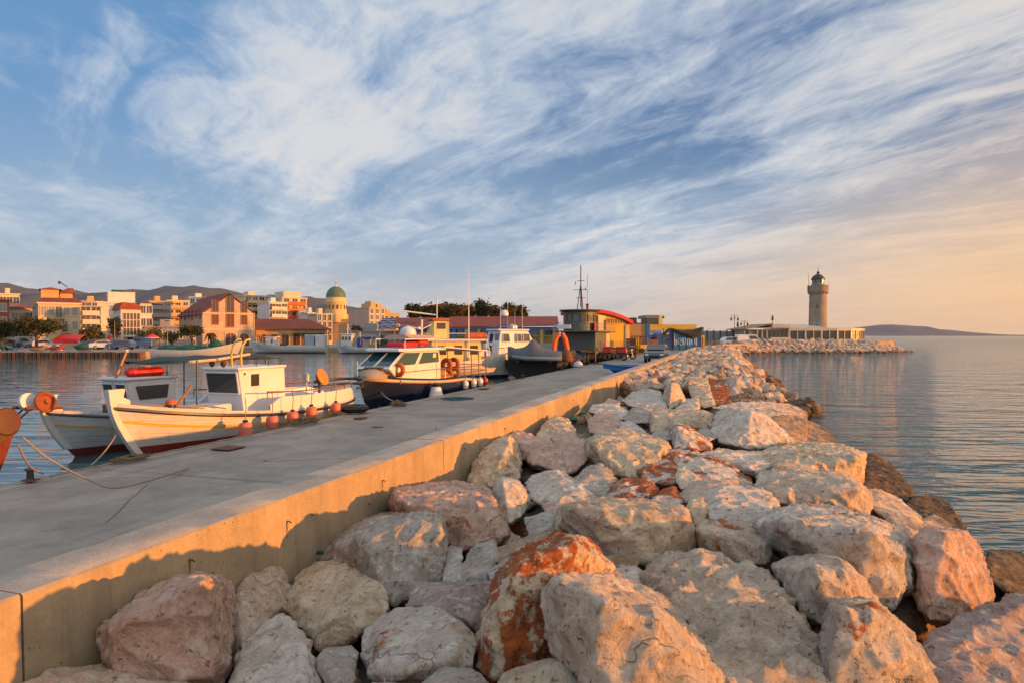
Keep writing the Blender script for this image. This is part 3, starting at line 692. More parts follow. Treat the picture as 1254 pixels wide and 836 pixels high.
A([(870,530),(875,508),(889,499),(917,500),(940,509),(954,523),(974,541),(940,547),(916,550),(896,544),(880,540)],'w',0.1,'large pale boulder whose right slope is pink in the sun', ridge=[(920,506,.2),(905,530,.3),(930,542,.42),(962,538,.2)])
A([(941,512),(960,507),(980,511),(990,517),(988,541),(972,542),(955,528)],'b',0.1,'smooth brown boulder at the seaward edge, above the ochre block')
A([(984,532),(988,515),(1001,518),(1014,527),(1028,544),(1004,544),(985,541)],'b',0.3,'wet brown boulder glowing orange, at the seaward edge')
A([(920,501),(935,495),(960,493),(980,499),(989,507),(988,515),(974,511),(940,511),(930,506)],'k',0.05,'thin-lipped grey slab jutting towards the sea')
A([(872,499),(897,493),(932,491),(950,493),(936,498),(918,503),(889,502)],'w',0.1,'flat pale slab in front of the orange-faced block')
A([(864,465),(869,462),(884,465),(891,474),(898,494),(880,498),(871,490)],'c',1.0,'block whose flat face is entirely bright orange rust', bulge=0.15, d=(0.3, 0.4, 1))
A([(840,466),(850,462),(866,463),(868,479),(877,497),(862,499),(848,487)],'c',0.05,'tan block leaning against the orange-faced one')
A([(886,470),(902,461),(912,468),(918,482),(894,483)],'k',0.05,'grey block with a sunlit triangular corner, right of the orange-faced one', ridge=[(903,464,.35),(895,480,.35)])
A([(894,486),(912,480),(932,487),(937,494),(897,495)],'d',0.1,'dark wet stone beneath the grey block with a sunlit corner')
A([(762,490),(775,480),(792,476),(808,478),(816,492),(817,501),(789,501),(770,496)],'w',0.0,'clean white boulder leaning by the parapet', bulge=0.25)
A([(811,487),(818,469),(830,468),(840,490),(832,495),(820,501)],'c',0.05,'upright tan block with a narrow sunlit edge, right of the clean white boulder', ridge=[(822,470,.3),(834,492,.35)])
A([(827,500),(842,488),(855,487),(858,500),(836,506)],'w',0.0,'small white stone catching the sun below the upright tan block')
A([(797,506),(805,501),(820,501),(839,506),(861,502),(873,507),(875,524),(861,524),(846,521),(823,522),(820,528),(797,530)],'c',0.18,'long cream block with squared left end, middle distance', ridge=[(800,508,.3),(864,508,.3),(862,520,.35),(802,526,.35)])
A([(762,513),(775,499),(789,497),(801,502),(798,517),(777,518)],'g',0.0,'grey shelly stone left of the long cream block')
A([(720,504),(726,495),(742,494),(757,496),(770,503),(763,514),(746,507)],'w',0.0,'pale flat stone by the parapet near the green net scrap')
A([(719,514),(734,504),(749,505),(763,516),(760,527),(734,534),(722,529)],'p',0.0,'squarish dusky rose stone beside the green net scrap')
A([(757,518),(772,514),(784,525),(797,533),(775,537),(760,529)],'w',0.0,'low grey-white stone in front of the grey shelly one')
A([(795,534),(806,526),(820,526),(823,537),(808,542)],'g',0.2,'small dull tan stone left of the rust-tipped upright one')
A([(821,528),(825,518),(833,518),(846,522),(858,532),(873,542),(872,551),(849,552),(826,551)],'w',0.55,'upright stone with rust-tipped edges, behind the rust-streaked boulders', ridge=[(830,522,.3),(832,548,.38),(856,540,.25)])
A([(853,528),(863,521),(880,535),(869,540)],'g',0.0,'narrow shaded stone behind the rust-tipped upright one')
A([(774,478),(777,456),(792,452),(794,464),(790,476)],'p',0.1,'upright rose-coloured stone touching the parapet beyond the clean white boulder')
A([(792,470),(796,461),(806,464),(808,474),(797,476)],'p',0.15,'small reddish stone right of the upright rose one')
A([(738,494),(746,487),(760,491),(758,498)],'p',0.2,'little red-brown stone wedged at the parapet foot')
A([(544,674),(552,668),(566,672),(567,712),(542,716)],'g',0.05,'narrow grey-brown stone right of the very large grey boulder')
A([(563,694),(585,662),(606,655),(611,682),(597,714),(564,714)],'g',0.3,'grey stone with a small rust patch, under the pink boulder with a pale top')
A([(608,670),(651,655),(681,648),(680,662),(650,676),(632,694),(608,690)],'b',0.15,'flat tan and brown slab behind the rust-splashed cream boulder')
A([(597,700),(618,685),(634,679),(636,694),(615,706),(600,712)],'g',0.0,'small grey stone left of the rust-splashed cream boulder')
A([(641,635),(664,627),(686,632),(680,650),(648,656)],'g',0.0,'little rough grey stone left of the broad cream boulder')
A([(664,618),(687,614),(692,630),(668,631)],'p',0.0,'tiny mauve stone above the little rough grey one')
A([(508,842),(539,819),(578,820),(602,840),(590,870),(520,870)],'g',0.0,'rounded grey stone at the bottom edge, right of the white one with rust spots')
A([(438,850),(455,836),(480,838),(512,838),(505,870),(445,870)],'g',0.0,'dull grey stone at the very bottom below the barrel-shaped one')
A([(730,680),(763,679),(785,688),(778,698),(748,698)],'b',0.05,'brown shaded stone under the broad cream boulder')
A([(944,482),(955,473),(966,479),(968,488),(948,489)],'d',0.2,'isolated dark round rock standing in the sea beyond the slabs')
for i, (poly, hue, iron, label, k) in enumerate(T): traced(poly, hue, iron, label, seed=i, **k)

# generic boulders: a few shapes, copied with their own turn, size and colour
protos = []
rr = random.Random(11)
for i in range(12):
    pts = []
    ax = (rr.uniform(.75, 1.25), rr.uniform(.75, 1.2), rr.uniform(.55, .85))
    for k in range(15):
        a = Vector((rr.gauss(0, 1), rr.gauss(0, 1), rr.gauss(0, 1))).normalized() * rr.uniform(0.82, 1.1)
        pts.append(Vector((a.x * ax[0], a.y * ax[1], a.z * ax[2])) * 0.5)
    o = hull_obj(pts, 1.0, vox=0.045); protos.append(o)
bake_pending()
for o in protos: o.data.name = 'boulder_shape'
pm = [o.data for o in protos]
for o in protos: bpy.data.objects.remove(o)

hues = ['w', 'w', 'k', 'k', 'c', 'p', 'p', 'g', 'u', 'b']
tcount = len(T)
placed = []
def scatter_list():
    """(distance, u, v, size) from near to far"""
    out = []
    r = random.Random(21)
    # under-layer that fills the gaps of the traced part
    u = 2.0
    while u < 26:
        v = -3.9
        while v < 4.6:
            s = r.uniform(0.35, 0.75)
            out.append((u + r.uniform(-.2, .2), v + r.uniform(-.2, .2), s, -0.34 - 0.12 * s))
            v += 0.62
        u += 0.62
    # far part: grows with jitter
    u = 26.0
    while u < 128:
        v = -3.75
        while v < 4.4:
            s = r.uniform(0.55, 1.15) * (1.25 if r.random() < 0.2 else 1)
            vv = v + r.uniform(-.25, .25)
            if vv > 0: vv *= (shore_f(u) + 0.06)
            if vv + s * 0.35 < 5 and not (u > 99 and vv < -3.2):
                out.append((u + r.uniform(-.35, .35), vv, s, -0.06 - 0.12 * s + r.uniform(-.05, .12)))
            v += 0.80
        u += 0.82
    return out
L = scatter_list()
single = []; rest = []
cnt_under = 0
r = random.Random(5)
far_single = [q for q in L if q[0] >= 26]
under = [q for q in L if q[0] < 26]
NMAX = 300 - tcount
near_far = far_single[:NMAX]
rest = far_single[NMAX:] 
places = [(-4.1, -2.9, 'close under the parapet'), (-2.9, -1.0, 'on the landward half of the mole'), (-1.0, 1.2, 'along the crest of the mole'), (1.2, 9, 'on the seaward slope of the mole')]
hname = {'w': 'whitish', 'k': 'tan-grey', 'c': 'cream', 'p': 'pinkish', 'g': 'grey', 'u': 'mauve', 'b': 'brown', 'd': 'dark'}
def put_rock(me, q, hue):
    u, v, s, dz = q
    o = bpy.data.objects.new('boulder', me); COL.objects.link(o)
    p = Q(u, v, zs(u, v) + dz + 0.1 * s); o.location = p
    o.rotation_euler = (r.uniform(-.5, .5), r.uniform(-.5, .5), r.uniform(0, 6.3)); o.scale = (s * r.uniform(.9, 1.3), s * r.uniform(.85, 1.1), s * r.uniform(.8, 1.05))
    h = HUE[hue]; k = r.uniform(.85, 1.1); iron = 0.0 if r.random() < .7 else r.uniform(.2, .6)
    o.color = (h[0] * k, h[1] * k, h[2] * k, iron)
    return o
for q in near_far:
    hue = r.choice(hues) if q[1] < 2.3 * shore_f(q[0]) else r.choice(['d', 'd', 'b'])
    o = put_rock(r.choice(pm), q, hue)
    where = next(t for a, b_, t in places if a <= q[1] < b_ or b_ == 9)
    far_ = 'just beyond the orange-faced block' if q[0] < 34 else ('in the middle distance' if q[0] < 46 else 'in the farther stretch')
    tag(o, f'{hname[hue]} boulder {where} {far_}', 'boulder', 'boulders farther along the mole')

def merge_rocks(name, items, label):
    """one mesh of many stones nobody could count; colour per stone kept in an attribute"""
    import numpy as np
    V = []; Fc = []; Cc = []; base = 0; nv = 0
    cache = {}
    for (M_, me, colr) in items:
        if me.name not in cache:
            n = len(me.vertices); co = np.empty(n * 3, 'f'); me.vertices.foreach_get('co', co)
            cache[me.name] = (co.reshape(-1, 3), [tuple(p.vertices) for p in me.polygons])
        co, fs = cache[me.name]
        A_ = np.array(M_)[:3, :3]; tr = np.array(M_)[:3, 3]
        V.append(co @ A_.T + tr); Fc.extend([tuple(i + nv for i in f) for f in fs]); Cc.append(np.tile(np.array(colr, 'f'), (len(co), 1))); nv += len(co)
    V = np.vstack(V); me = bpy.data.meshes.new(name); me.from_pydata(V.tolist(), [], Fc)
    at = me.color_attributes.new('stone_colour', 'FLOAT_COLOR', 'POINT'); at.data.foreach_set('color', np.vstack(Cc).ravel())
    me.polygons.foreach_set('use_smooth', [True] * len(me.polygons)); me.update()
    o = bpy.data.objects.new(name, me); COL.objects.link(o)
    return o
# a second limestone for merged stones: the same, its base colour read from the stones' attribute
M_rock2 = M_rock.copy(); M_rock2.name = 'limestone_far'
nt = M_rock2.node_tree
at = nt.nodes.new('ShaderNodeAttribute'); at.attribute_name = 'stone_colour'
oi = next(n for n in nt.nodes if n.type == 'OBJECT_INFO')
for lk in list(nt.links):
    if lk.from_node == oi and lk.from_socket.name in ('Color', 'Alpha'):
        nt.links.new(at.outputs[lk.from_socket.name], lk.to_socket)

# low-detail shapes for the merged ones
lows = []
for i in range(8):
    bm = bmesh.new(); rx = random.Random(i + 40)
    for k in range(16):
        a = Vector((rx.gauss(0, 1), rx.gauss(0, 1), rx.gauss(0, 1))).normalized() * rx.uniform(0.85, 1.12)
        bm.verts.new((a.x * .58, a.y * .52, a.z * .40))
    bmesh.ops.convex_hull(bm, input=bm.verts)
    bmesh.ops.delete(bm, geom=[v for v in bm.verts if not v.link_faces], context='VERTS')
    bmesh.ops.bevel(bm, geom=list(bm.edges), offset=0.03, segments=1, affect='EDGES', clamp_overlap=True)
    bmesh.ops.triangulate(bm, faces=bm.faces)
    me = bpy.data.meshes.new(f'low_stone{i}'); bm.to_mesh(me); bm.free(); lows.append(me)
items = []
def item(u, v, z, s, hue, me):
    k = r.uniform(.85, 1.1); h = HUE[hue]
    M_ = Matrix.Translation(Q(u, v, z)) @ Matrix.Rotation(r.uniform(0, 6.3), 4, 'Z') @ Matrix.Rotation(r.uniform(-.6, .6), 4, 'X') @ Matrix.Diagonal((s * r.uniform(.9, 1.3), s * r.uniform(.9, 1.1), s * r.uniform(.8, 1.05), 1))
    return (M_, me, (h[0] * k, h[1] * k, h[2] * k, 0.0 if r.random() < .75 else .4))
for (u, v, s, dz) in rest: items.append(item(u, v, zs(u, v) + dz + .1 * s, s, r.choice(hues) if v < 2.3 * shore_f(u) else r.choice(['d', 'd', 'b']), r.choice(lows)))
for (u, v, s, dz) in under: items.append(item(u, v, zs(u, v) + dz - 0.02, s, r.choice(['b', 'k', 'u', 'p', 'g']), r.choice(pm)))

# islet round the lighthouse: its stones join the far stretch of the mole in one mesh
isl = []      # outline of the seaward edge of the lighthouse ground (world x, y) left to right
ISL = [(31.0, 109.0), (38.0, 114.0), (47.0, 115.8), (56.0, 116.8), (64.0, 118.2), (69.5, 122.0), (73.0, 125.0)]
def isl_pt(f):
    n = len(ISL) - 1; k = min(n - 1, int(f * n)); g = f * n - k; a, b_ = ISL[k], ISL[k + 1]
    return a[0] + (b_[0] - a[0]) * g, a[1] + (b_[1] - a[1]) * g
def witem(x, y, z, s, hue):
    k = r.uniform(.85, 1.12); h = HUE[hue]
    M_ = Matrix.Translation((x, y, z)) @ Matrix.Rotation(r.uniform(0, 6.3), 4, 'Z') @ Matrix.Rotation(r.uniform(-.9, .9), 4, 'X') @ Matrix.Diagonal((s * r.uniform(.9, 1.3), s * r.uniform(.9, 1.1), s * r.uniform(.8, 1.1), 1))
    return (M_, r.choice(lows), (h[0] * k, h[1] * k, h[2] * k, 0.0 if r.random() < .85 else .4))
for i in range(150):
    f = (i + r.random()) / 150; x, y = isl_pt(f)
    top = 2.25 if 0.25 < f < .60 else (2.25 - 1.3 * min(1, (.25 - f) / .12) if f <= .25 else 2.25 * max(.0, 1 - (f - .60) / .30))
    z = 0.0
    k = 0
    while z < top + .05:
        s_ = r.uniform(.55, 1.25)
        items.append(witem(x + r.uniform(-.3, .3), y + k * .52 + r.uniform(-.2, .2), z + r.uniform(-.1, .1), s_, r.choice(['w', 'w', 'k', 'c', 'p', 'k', 'g'])))
        z += .33; k += 1
for i in range(46):
    f = (i + r.random()) / 46; x, y = 32.6 + 10.5 * f, 103.6 + 9.8 * f; z = -.1; k = 0
    while z < 1.15 - .25 * f:
        items.append(witem(x - .45 * k * .7 + r.uniform(-.2, .2), y + k * .42 + r.uniform(-.2, .2), z, r.uniform(.6, 1.15), r.choice(['w', 'k', 'c', 'p', 'd', 'b']))); z += .36; k += 1
rest_o = merge_rocks('boulders', items, '')
rest_o.data.materials.append(M_rock2)
tag(rest_o, 'countless boulders of the far mole, the gaps of the near heap and the lighthouse islet', None, None, 'stuff')
# ------------------------------------------------------------------ boats
def sm(a, b, t): t = max(0, min(1, t)); t = t * t * (3 - 2 * t); return a + (b - a) * t
def hull(parent, L, B, bow_z, mid_z, stern_z, keel=-0.5, mats=None, double=False, stripe=None, boot=0.12, rake=0.10, stern_w=0.8, name='hull', flare=0.5, bowcurve=0.35, deck_drop=0.22, deckmat=None, rail=None, railr=0.035, bowfull=2.2):
    """boat hull along x, bow at +L/2, water line z=0. mats: [topside, bottom, stripe, inner]"""
    NS = 30; rows = 15
    def sheer(t):      # t 0 stern .. 1 bow
        m0 = 0.42
        return sm(stern_z, mid_z, t / m0) if t < m0 else mid_z + (bow_z - mid_z) * ((t - m0) / (1 - m0)) ** 1.9
    def halfb(t):
        if t > 0.45: w_ = (1 - ((t - .45) / .55) ** bowfull)
        else:
            w_ = 1 - (1 - stern_w) * ((.45 - t) / .45) ** 2 if not double else max(0.0, 1 - ((.45 - t) / .45) ** 2.6)
        return max(0.012, B / 2 * w_)
    def station(t):
        zt = sheer(t); hb = halfb(t); pts = []
        kz = keel + (0.30 if t > .8 else 0) * ((t - .8) / .2) ** 2 * 1.0
        qb = (zt - boot) / (zt - kz); qb = max(.2, min(.9, qb)); KB = 10
        for k in range(rows + 1):
            q = qb * k / KB if k <= KB else qb + (1 - qb) * (k - KB) / (rows - KB)       # 0 sheer -> 1 keel, a row on the boot line
            z = zt + (kz - zt) * q
            full = (1 - q ** (2.6 - 1.5 * sm(0, 1, (t - .5) / .5))) if True else 0
            fl = 1 - flare * 0.35 * q * sm(0.2, 1, (t - .4) / .6)
            y = hb * max(0.0, full) * fl
            # stem curve: lower points sit farther aft
            x = -L / 2 + L * t
            x -= L * rake * (q ** 1.5) * sm(0, 1, (t - .62) / .38) 
            if double: x += L * rake * 0.6 * (q ** 1.5) * sm(0, 1, (.25 - t) / .25)
            pts.append((x, y, z))
        return pts
    st = [station(i / NS) for i in range(NS + 1)]
    mb = MB(); n = rows + 1
    for sgn in (1, -1):
        vs = [(p[0], p[1] * sgn, p[2]) for s_ in st for p in s_]; fs = []; mis = []
        for i in range(NS):
            for k in range(rows):
                fs.append((i * n + k, (i + 1) * n + k, (i + 1) * n + k + 1, i * n + k + 1))
                mis.append(1 if k >= 10 and boot > -0.9 else 0)
        b0 = len(mb.v); mb.v += vs
        for f, m_ in zip(fs, mis): mb.f.append(tuple(a + b0 for a in f)); mb.mi.append(m_)
    # transom
    if not double:
        tr = [(p[0], p[1], p[2]) for p in st[0]] + [(p[0], -p[1], p[2]) for p in reversed(st[0])]
        mb.add(tr, [tuple(range(len(tr)))], 0)
    # deck and bulwark inside
    dk = []
    for i in range(NS + 1):
        t = i / NS; x, y, z = st[i][0]; yi = max(0.004, y - 0.05); 
        dk.append([(x, y, z), (x, yi, z + 0.005), (x, max(0.003, yi - 0.01), z - deck_drop), (x, -max(0.003, yi - 0.01), z - deck_drop), (x, -yi, z + 0.005), (x, -y, z)])
    b0 = len(mb.v)
    for d_ in dk: mb.v += d_
    for i in range(NS):
        for k in range(5): mb.f.append((b0 + i * 6 + k, b0 + i * 6 + k + 1, b0 + (i + 1) * 6 + k + 1, b0 + (i + 1) * 6 + k)); mb.mi.append(2 if k == 2 else 0)
    ho = mb.build(name, [mats[0], mats[1], deckmat or mats[0]], parent, smooth=True)
    def pt(t, q, side, off=0.0):
        s_ = station(t); zt = s_[0][2]; kz = s_[-1][2]; zq = zt + (kz - zt) * q
        i = 0
        while i < rows - 1 and s_[i + 1][2] > zq: i += 1
        a = s_[i]; b_ = s_[i + 1]; f = max(0, min(1, (a[2] - zq) / (a[2] - b_[2] + 1e-9)))
        return (a[0] + (b_[0] - a[0]) * f, (a[1] + (b_[1] - a[1]) * f + off) * side, a[2] + (b_[2] - a[2]) * f)
    if rail:
        m2 = MB()
        for side in (1, -1):
            pts = [pt(i / 40, 0.06, side, 0.012) for i in range(0, 41)]
            m2.tube([(p[0], p[1], p[2]) for p in pts], railr, 6)
        m2.build('rub_rail', rail, parent, smooth=True)
    if stripe:
        m3 = MB()
        for side in (1, -1):
            pts = [pt(0.04 + 0.95 * i / 40, stripe[1] + 0.0, side, 0.004) for i in range(0, 41)]
            vs = []; 
            for i, p in enumerate(pts):
                t = 0.04 + 0.95 * i / 40; p2 = pt(t, stripe[1] + stripe[2], side, 0.010); p1 = pt(t, stripe[1], side, 0.010)
                vs += [p1, p2]
            m3.add(vs, [(2 * i, 2 * i + 1, 2 * i + 3, 2 * i + 2) for i in range(40)])
        m3.build('painted_stripe', stripe[0], parent, smooth='all')
    return ho, sheer, halfb, pt, st
def cabin(parent, x0, x1, hw, z0, z1, slope=0.0, back=0.0, m_=None, name='cabin', roof=0.07, over=0.08, roofm=None, taper=0.0, fslope=0.0):
    """wheelhouse: front at x1 (bow side); slope moves the top of the front aft(+)/forward(-)"""
    mb = MB(); m_ = m_ or M_white
    bot = [(x0, -hw, z0), (x1, -hw, z0), (x1, hw, z0), (x0, hw, z0)]
    h2 = hw - taper
    top = [(x0 + back, -h2, z1), (x1 - slope, -h2, z1), (x1 - slope, h2, z1), (x0 + back, h2, z1)]
    mb.loft([bot, top]); o = mb.build(name, m_, parent)
    bv = o.modifiers.new('bev', 'BEVEL'); bv.width = 0.025; bv.segments = 2
    mb = MB(); mb.box(x0 + back - over, x1 - slope + over * 1.3, -h2 - over, h2 + over, z1, z1 + roof, bev=0.02)
    rf = mb.build('cabin_roof', roofm or m_, parent)
    return o
def quad_panel(parent, name, pts, m_, th=0.012, frame=None, fw=0.03):
    """window pane on four 3-D corners, with an optional frame as sub-part"""
    P = [Vector(p) for p in pts]; n = (P[1] - P[0]).cross(P[3] - P[0]).normalized(); c = sum(P, Vector()) / 4
    mb = MB(); mb.loft([[tuple(p - n * 0.01) for p in P], [tuple(p + n * th) for p in P]]); o = mb.build(name, m_, parent)
    if frame:
        mb = MB()
        for i in range(4):
            a = P[i]; b_ = P[(i + 1) % 4]; mb.tube([tuple(a + n * 0.012), tuple(b_ + n * 0.012)], fw * 0.5, 4)
        mb.build('window_frame', frame, o)
    return o
def fender(loc, r_, h, label, m_=M_buoy, rope=0.35, group='orange fenders hanging along the white fishing boat', tip=M_navy, cone=False):
    t = thing('fender', label, 'fender', loc, 0, group)
    mb = MB()
    if cone: mb.lathe([(r_ * .25, h), (r_ * .5, h * .93), (r_ * .75, h * .45), (r_, h * .12), (r_ * .85, 0.0)], 18)
    else: mb.lathe([(r_ * .35, h), (r_ * .8, h * .93), (r_, h * .8), (r_, h * .22), (r_ * .8, h * .05), (r_ * .4, 0)], 18)
    mb.build('body', m_, t, smooth=True)
    mb = MB(); mb.lathe([(r_ * .3, h + r_ * .35), (r_ * .42, h + r_ * .2), (r_ * .36, h - 0.01)], 12); mb.build('cap', tip, t, smooth=True)
    mb = MB(); mb.tube([(0, 0, h + r_ * .3), (0.02, 0, h + rope * .6), (0, 0, h + rope)], 0.012, 5); mb.build('lanyard', M_rope, t)
    return t
def rope(name, pts, label, r_=0.014, sag=0.0, m_=M_rope, cat='rope', group=None):
    P = [Vector(p) for p in pts]
    if 2 < len(P) < 12:
        C_ = [P[0]] + P + [P[-1]]; O_ = []
        for i in range(1, len(C_) - 2):
            for k in range(8):
                f = k / 8; a, b_, c_, d_ = C_[i - 1:i + 3]
                O_.append(.5 * ((2 * b_) + (c_ - a) * f + (2 * a - 5 * b_ + 4 * c_ - d_) * f * f + (3 * b_ - a - 3 * c_ + d_) * f ** 3))
        P = O_ + [P[-1]]
    if len(P) == 2 and sag:
        a, b_ = P; P = [a.lerp(b_, i / 14) + Vector((0, 0, -sag * 4 * (i / 14) * (1 - i / 14))) for i in range(15)]
    mb = MB(); mb.tube(P, r_, 6); o = mb.build(name, m_, smooth='all'); return tag(o, label, cat, group)

def place_boat(name, label, cat, u, v, z=0.0, turn=0.0, group=None):
    """boat frame: +x (bow) points back along the mole towards the camera"""
    return thing(name, label, cat, Q(u, v, z), math.atan2(-cT, -sT) + turn, group)

# ---- 1: white fishing boat alongside (bow near)
G1 = 'wooden fishing boats moored at the quay'
def U_at(px, v): return (Yv(px, v) + v * sT) / cT
vb = -11.72
uB, uS = U_at(141, vb), U_at(436, vb)
b1 = place_boat('fishing_boat', 'white double-ended fishing boat with yellow stripe, navy rail and square white cabin', 'boat', (uB + uS) / 2, vb - 0.12, 0.10, 0, G1)
L1 = uS - uB
M_hull1 = mat('boat_hull_white', (0.58, 0.60, 0.62), 0.4, var=0.16, vscale=2, dirt=0.4, dirtcol=(0.42, 0.34, 0.25), bump=0.12, bscale=8, bdist=0.02, planks=7.5)
h1, sh1, hb1, pt1, st1 = hull(b1, L1, 2.4, 1.50, 0.95, 0.93, keel=-0.55, mats=[M_hull1, M_antifoul], double=True, stripe=(M_yellow, 0.20, 0.032), boot=0.52, rake=0.13, rail=M_navy, railr=0.04, deck_drop=0.12, bowfull=2.6)
# white bulwark (coaming) from amidships to the stern, above the navy rail
mb = MB()
NN = 26
for side in (1, -1):
    vs = []
    for i in range(NN + 1):
        t = 0.10 + 0.52 * i / NN; p = pt1(t, 0, side, -0.02)
        hh_ = 0.34 * min(1, (0.62 - t) / 0.07 + 0.35) if t > 0.55 else 0.34
        if t < 0.16: hh_ = 0.34 * max(0.45, (t - .04) / .12)
        vs += [(p[0], p[1], p[2] - 0.02), (p[0], p[1], p[2] + hh_), (p[0], p[1] - 0.05 * side, p[2] + hh_), (p[0], p[1] - 0.05 * side, p[2] - 0.1)]
    mb.add(vs, [(4 * i + k, 4 * i + k + 1, 4 * i + 5 + k, 4 * i + 4 + k) for i in range(NN) for k in range(3)])
mb.build('bulwark', M_white2, b1)
mb = MB()   # raised stem post
p = pt1(1.0, 0, 1); xs_ = p[0]
stem = [pt1(0.998, q, 1) for q in (0, .1, .2, .3, .4, .5, .6, .7, .8)]
poly = [(xs_ + 0.10, p[2] + 0.27), (xs_ - 0.30, p[2] + 0.27), (xs_ - 0.25, p[2] + 0.10), (xs_ - 0.42, p[2] + 0.02), (xs_ - 0.42, p[2] - 0.2)] + [(s_[0] - 0.10, s_[2]) for s_ in stem[3:]] + [(s_[0] + 0.08, s_[2]) for s_ in reversed(stem)]
mb.prism(poly, -0.055, 0.055); mb.build('stem_post', M_white, b1)
# box coaming forward of the cabin, hatch
cx1 = {}
zd = 0.92
def XL1(px, dv=0.5): return (uB + uS) / 2 - U_at(px, vb - .12 + dv)
X1, X0, hw1, zr = XL1(299), XL1(349), 0.52, 2.02
mb = MB(); mb.box(X1 + .26, X1 + 1.6, -0.36, 0.36, zd - 0.05, zd + 0.30, bev=0.03); mb.build('hatch_coaming', M_white, b1)
cabin(b1, X0, X1, hw1, zd - .1, zr, slope=-0.22, back=0.05, m_=M_white2, over=0.04, roof=.06)
QS = 1     # local y towards the quay
quad_panel(b1, 'side_window', [(X1 - .22, hw1 + .002, zr - .42), (X1 - .22, hw1 + .002, zr - .12), (X1 - .52, hw1 + .002, zr - .12), (X1 - .52, hw1 + .002, zr - .42)], M_glass, frame=M_grey, fw=0.02)
quad_panel(b1, 'front_window', [(X1 + .22 * .50 + .012, -hw1 * .88, zr - .58), (X1 + .22 * .50 + .012, hw1 * .88, zr - .58), (X1 + .22 * .95 + .012, hw1 * .88, zr - .06), (X1 + .22 * .95 + .012, -hw1 * .88, zr - .06)], M_glass, frame=M_white, fw=0.05)
mb = MB()
for dy in (0.05, 0.34):
    mb.tube([(X1 - .1, dy, zr + .05), (X1 - .08, dy, zr + .38), (X1 - .15, dy, zr + .60), (X1 - .28, dy, zr + .72), (X1 - .42, dy, zr + .74)], 0.024, 8)
mb.build('exhaust_hoop', M_yellow, b1, smooth=True)
mb = MB()
for k_ in range(3):
    xx = X1 - .55 + (X0 - X1 + .65) * k_ / 2
    for yy in (-.4, .42): mb.tube([(xx, yy, zr + .05), (xx, yy, zr + .24)], 0.012, 5)
    mb.tube([(xx, -.4, zr + .24), (xx, .42, zr + .24)], 0.012, 5)
for yy in (-.4, .42): mb.tube([(X1 - .55, yy, zr + .24), (X0 + .1, yy, zr + .24)], 0.014, 5)
mb.build('roof_rack', M_dark, b1)
for yy in (-.36, -.02):
    mb = MB(); mb.lathe([(0.02, zr + .06), (0.04, zr + .08), (0.07, zr + .12), (0.07, zr + .18), (0.03, zr + .22)], 12, c=(X1 + .12, yy)); mb.build('deck_lamp', M_dark, b1, smooth=True)
mb = MB()
mb.lathe([(.03, 0), (.03, .02)], 10, M=Matrix.Translation((X1 + .02, hw1, zr - .1)) @ Matrix.Rotation(R(-90), 4, 'X')); mb.build('vent_hole', M_dark, b1)
# boom, awning and posts forward of the cabin
mb = MB(); mb.tube([(XL1(238, 0), -.15, 2.24), (X1, -0.35, 2.26), (X0 + .3, -.4, 2.36)], 0.035, 8); mb.build('boom', mat('pale_wood', (0.55, 0.42, 0.28), 0.6), b1, smooth=True)
mb = MB(); mb.tube([(XL1(241, 0), 0.0, 1.0), (XL1(241, 0), 0.0, 2.28)], 0.022, 7); mb.build('post', M_dark, b1); 
mb = MB(); mb.tube([(XL1(240, 0), -.35, 1.0), (XL1(240, 0), -.35, 2.26)], 0.016, 7); mb.build('post', M_dark, b1)
mb = MB()
vs = []; NA = 10
for i in range(NA + 1):
    f = i / NA; x = 2.0 - 3.6 * f
    for k in range(5):
        g_ = k / 4 - .5; vs.append((x, -0.9 + g_ * 1.0, 2.98 - 0.35 * abs(g_) + 0.05 * math.sin(f * 9) - 0.18 * f * 0))
mb.add(vs, [(i * 5 + k, (i + 1) * 5 + k, (i + 1) * 5 + k + 1, i * 5 + k + 1) for i in range(NA) for k in range(4)])
# long rails
mb = MB()
for side in (1, -1):
    pts = [pt1(0.13 + 0.50 * i / 20, 0, side, -0.03) for i in range(21)]
    mb.tube([(p[0], p[1], p[2] + 0.46) for p in pts], 0.016, 6)
    for i in range(0, 21, 4): p = pts[i]; mb.tube([(p[0], p[1], p[2] + .3), (p[0], p[1], p[2] + .46)], 0.012, 5)
mb.build('hand_rail', M_rust, b1)
# stern hoop, net hauler with yellow disc
mb = MB()
pts = []
for i in range(13):
    a = math.pi * i / 12; pts.append((-L1 / 2 + 1.05 - 1.1 * math.sin(a), 0.78 * math.cos(a), 1.38 + 0.06 * math.sin(a)))
mb.tube(pts, 0.045, 8); pts2 = [(p[0] + .02, p[1], p[2] - 0.16) for p in pts]; mb.tube(pts2, 0.035, 8); mb.build('stern_guard', M_dark, b1, smooth=True)
mb = MB(); hx = XL1(399, .6); mb.tube([(hx, 0.38, .9), (hx, 0.38, 1.5)], 0.04, 8); mb.box(hx - .08, hx + .08, 0.28, 0.52, 1.46, 1.56); mb.build('hauler_post', M_rust, b1)
hx = XL1(399, .6)
Mh = Matrix.Translation((hx, 0.50, 1.66)) @ Matrix.Rotation(R(-68), 4, 'X') @ Matrix.Scale(.82, 4)
mb = MB(); mb.lathe([(0.02, -.02), (0.30, -.03), (0.31, 0.0), (0.05, 0.05), (0.02, .06)], 26, M=Mh); mb.build('hauler_disc', mat('worn_ochre_paint', (.48, .21, .02), .6, dirt=.5, dirtcol=(.2, .05, .02), vscale=6), b1, smooth=True)
Mh2 = Matrix.Translation((hx - .16, 0.34, 1.62)) @ Matrix.Rotation(R(-68), 4, 'X') @ Matrix.Scale(.9, 4)
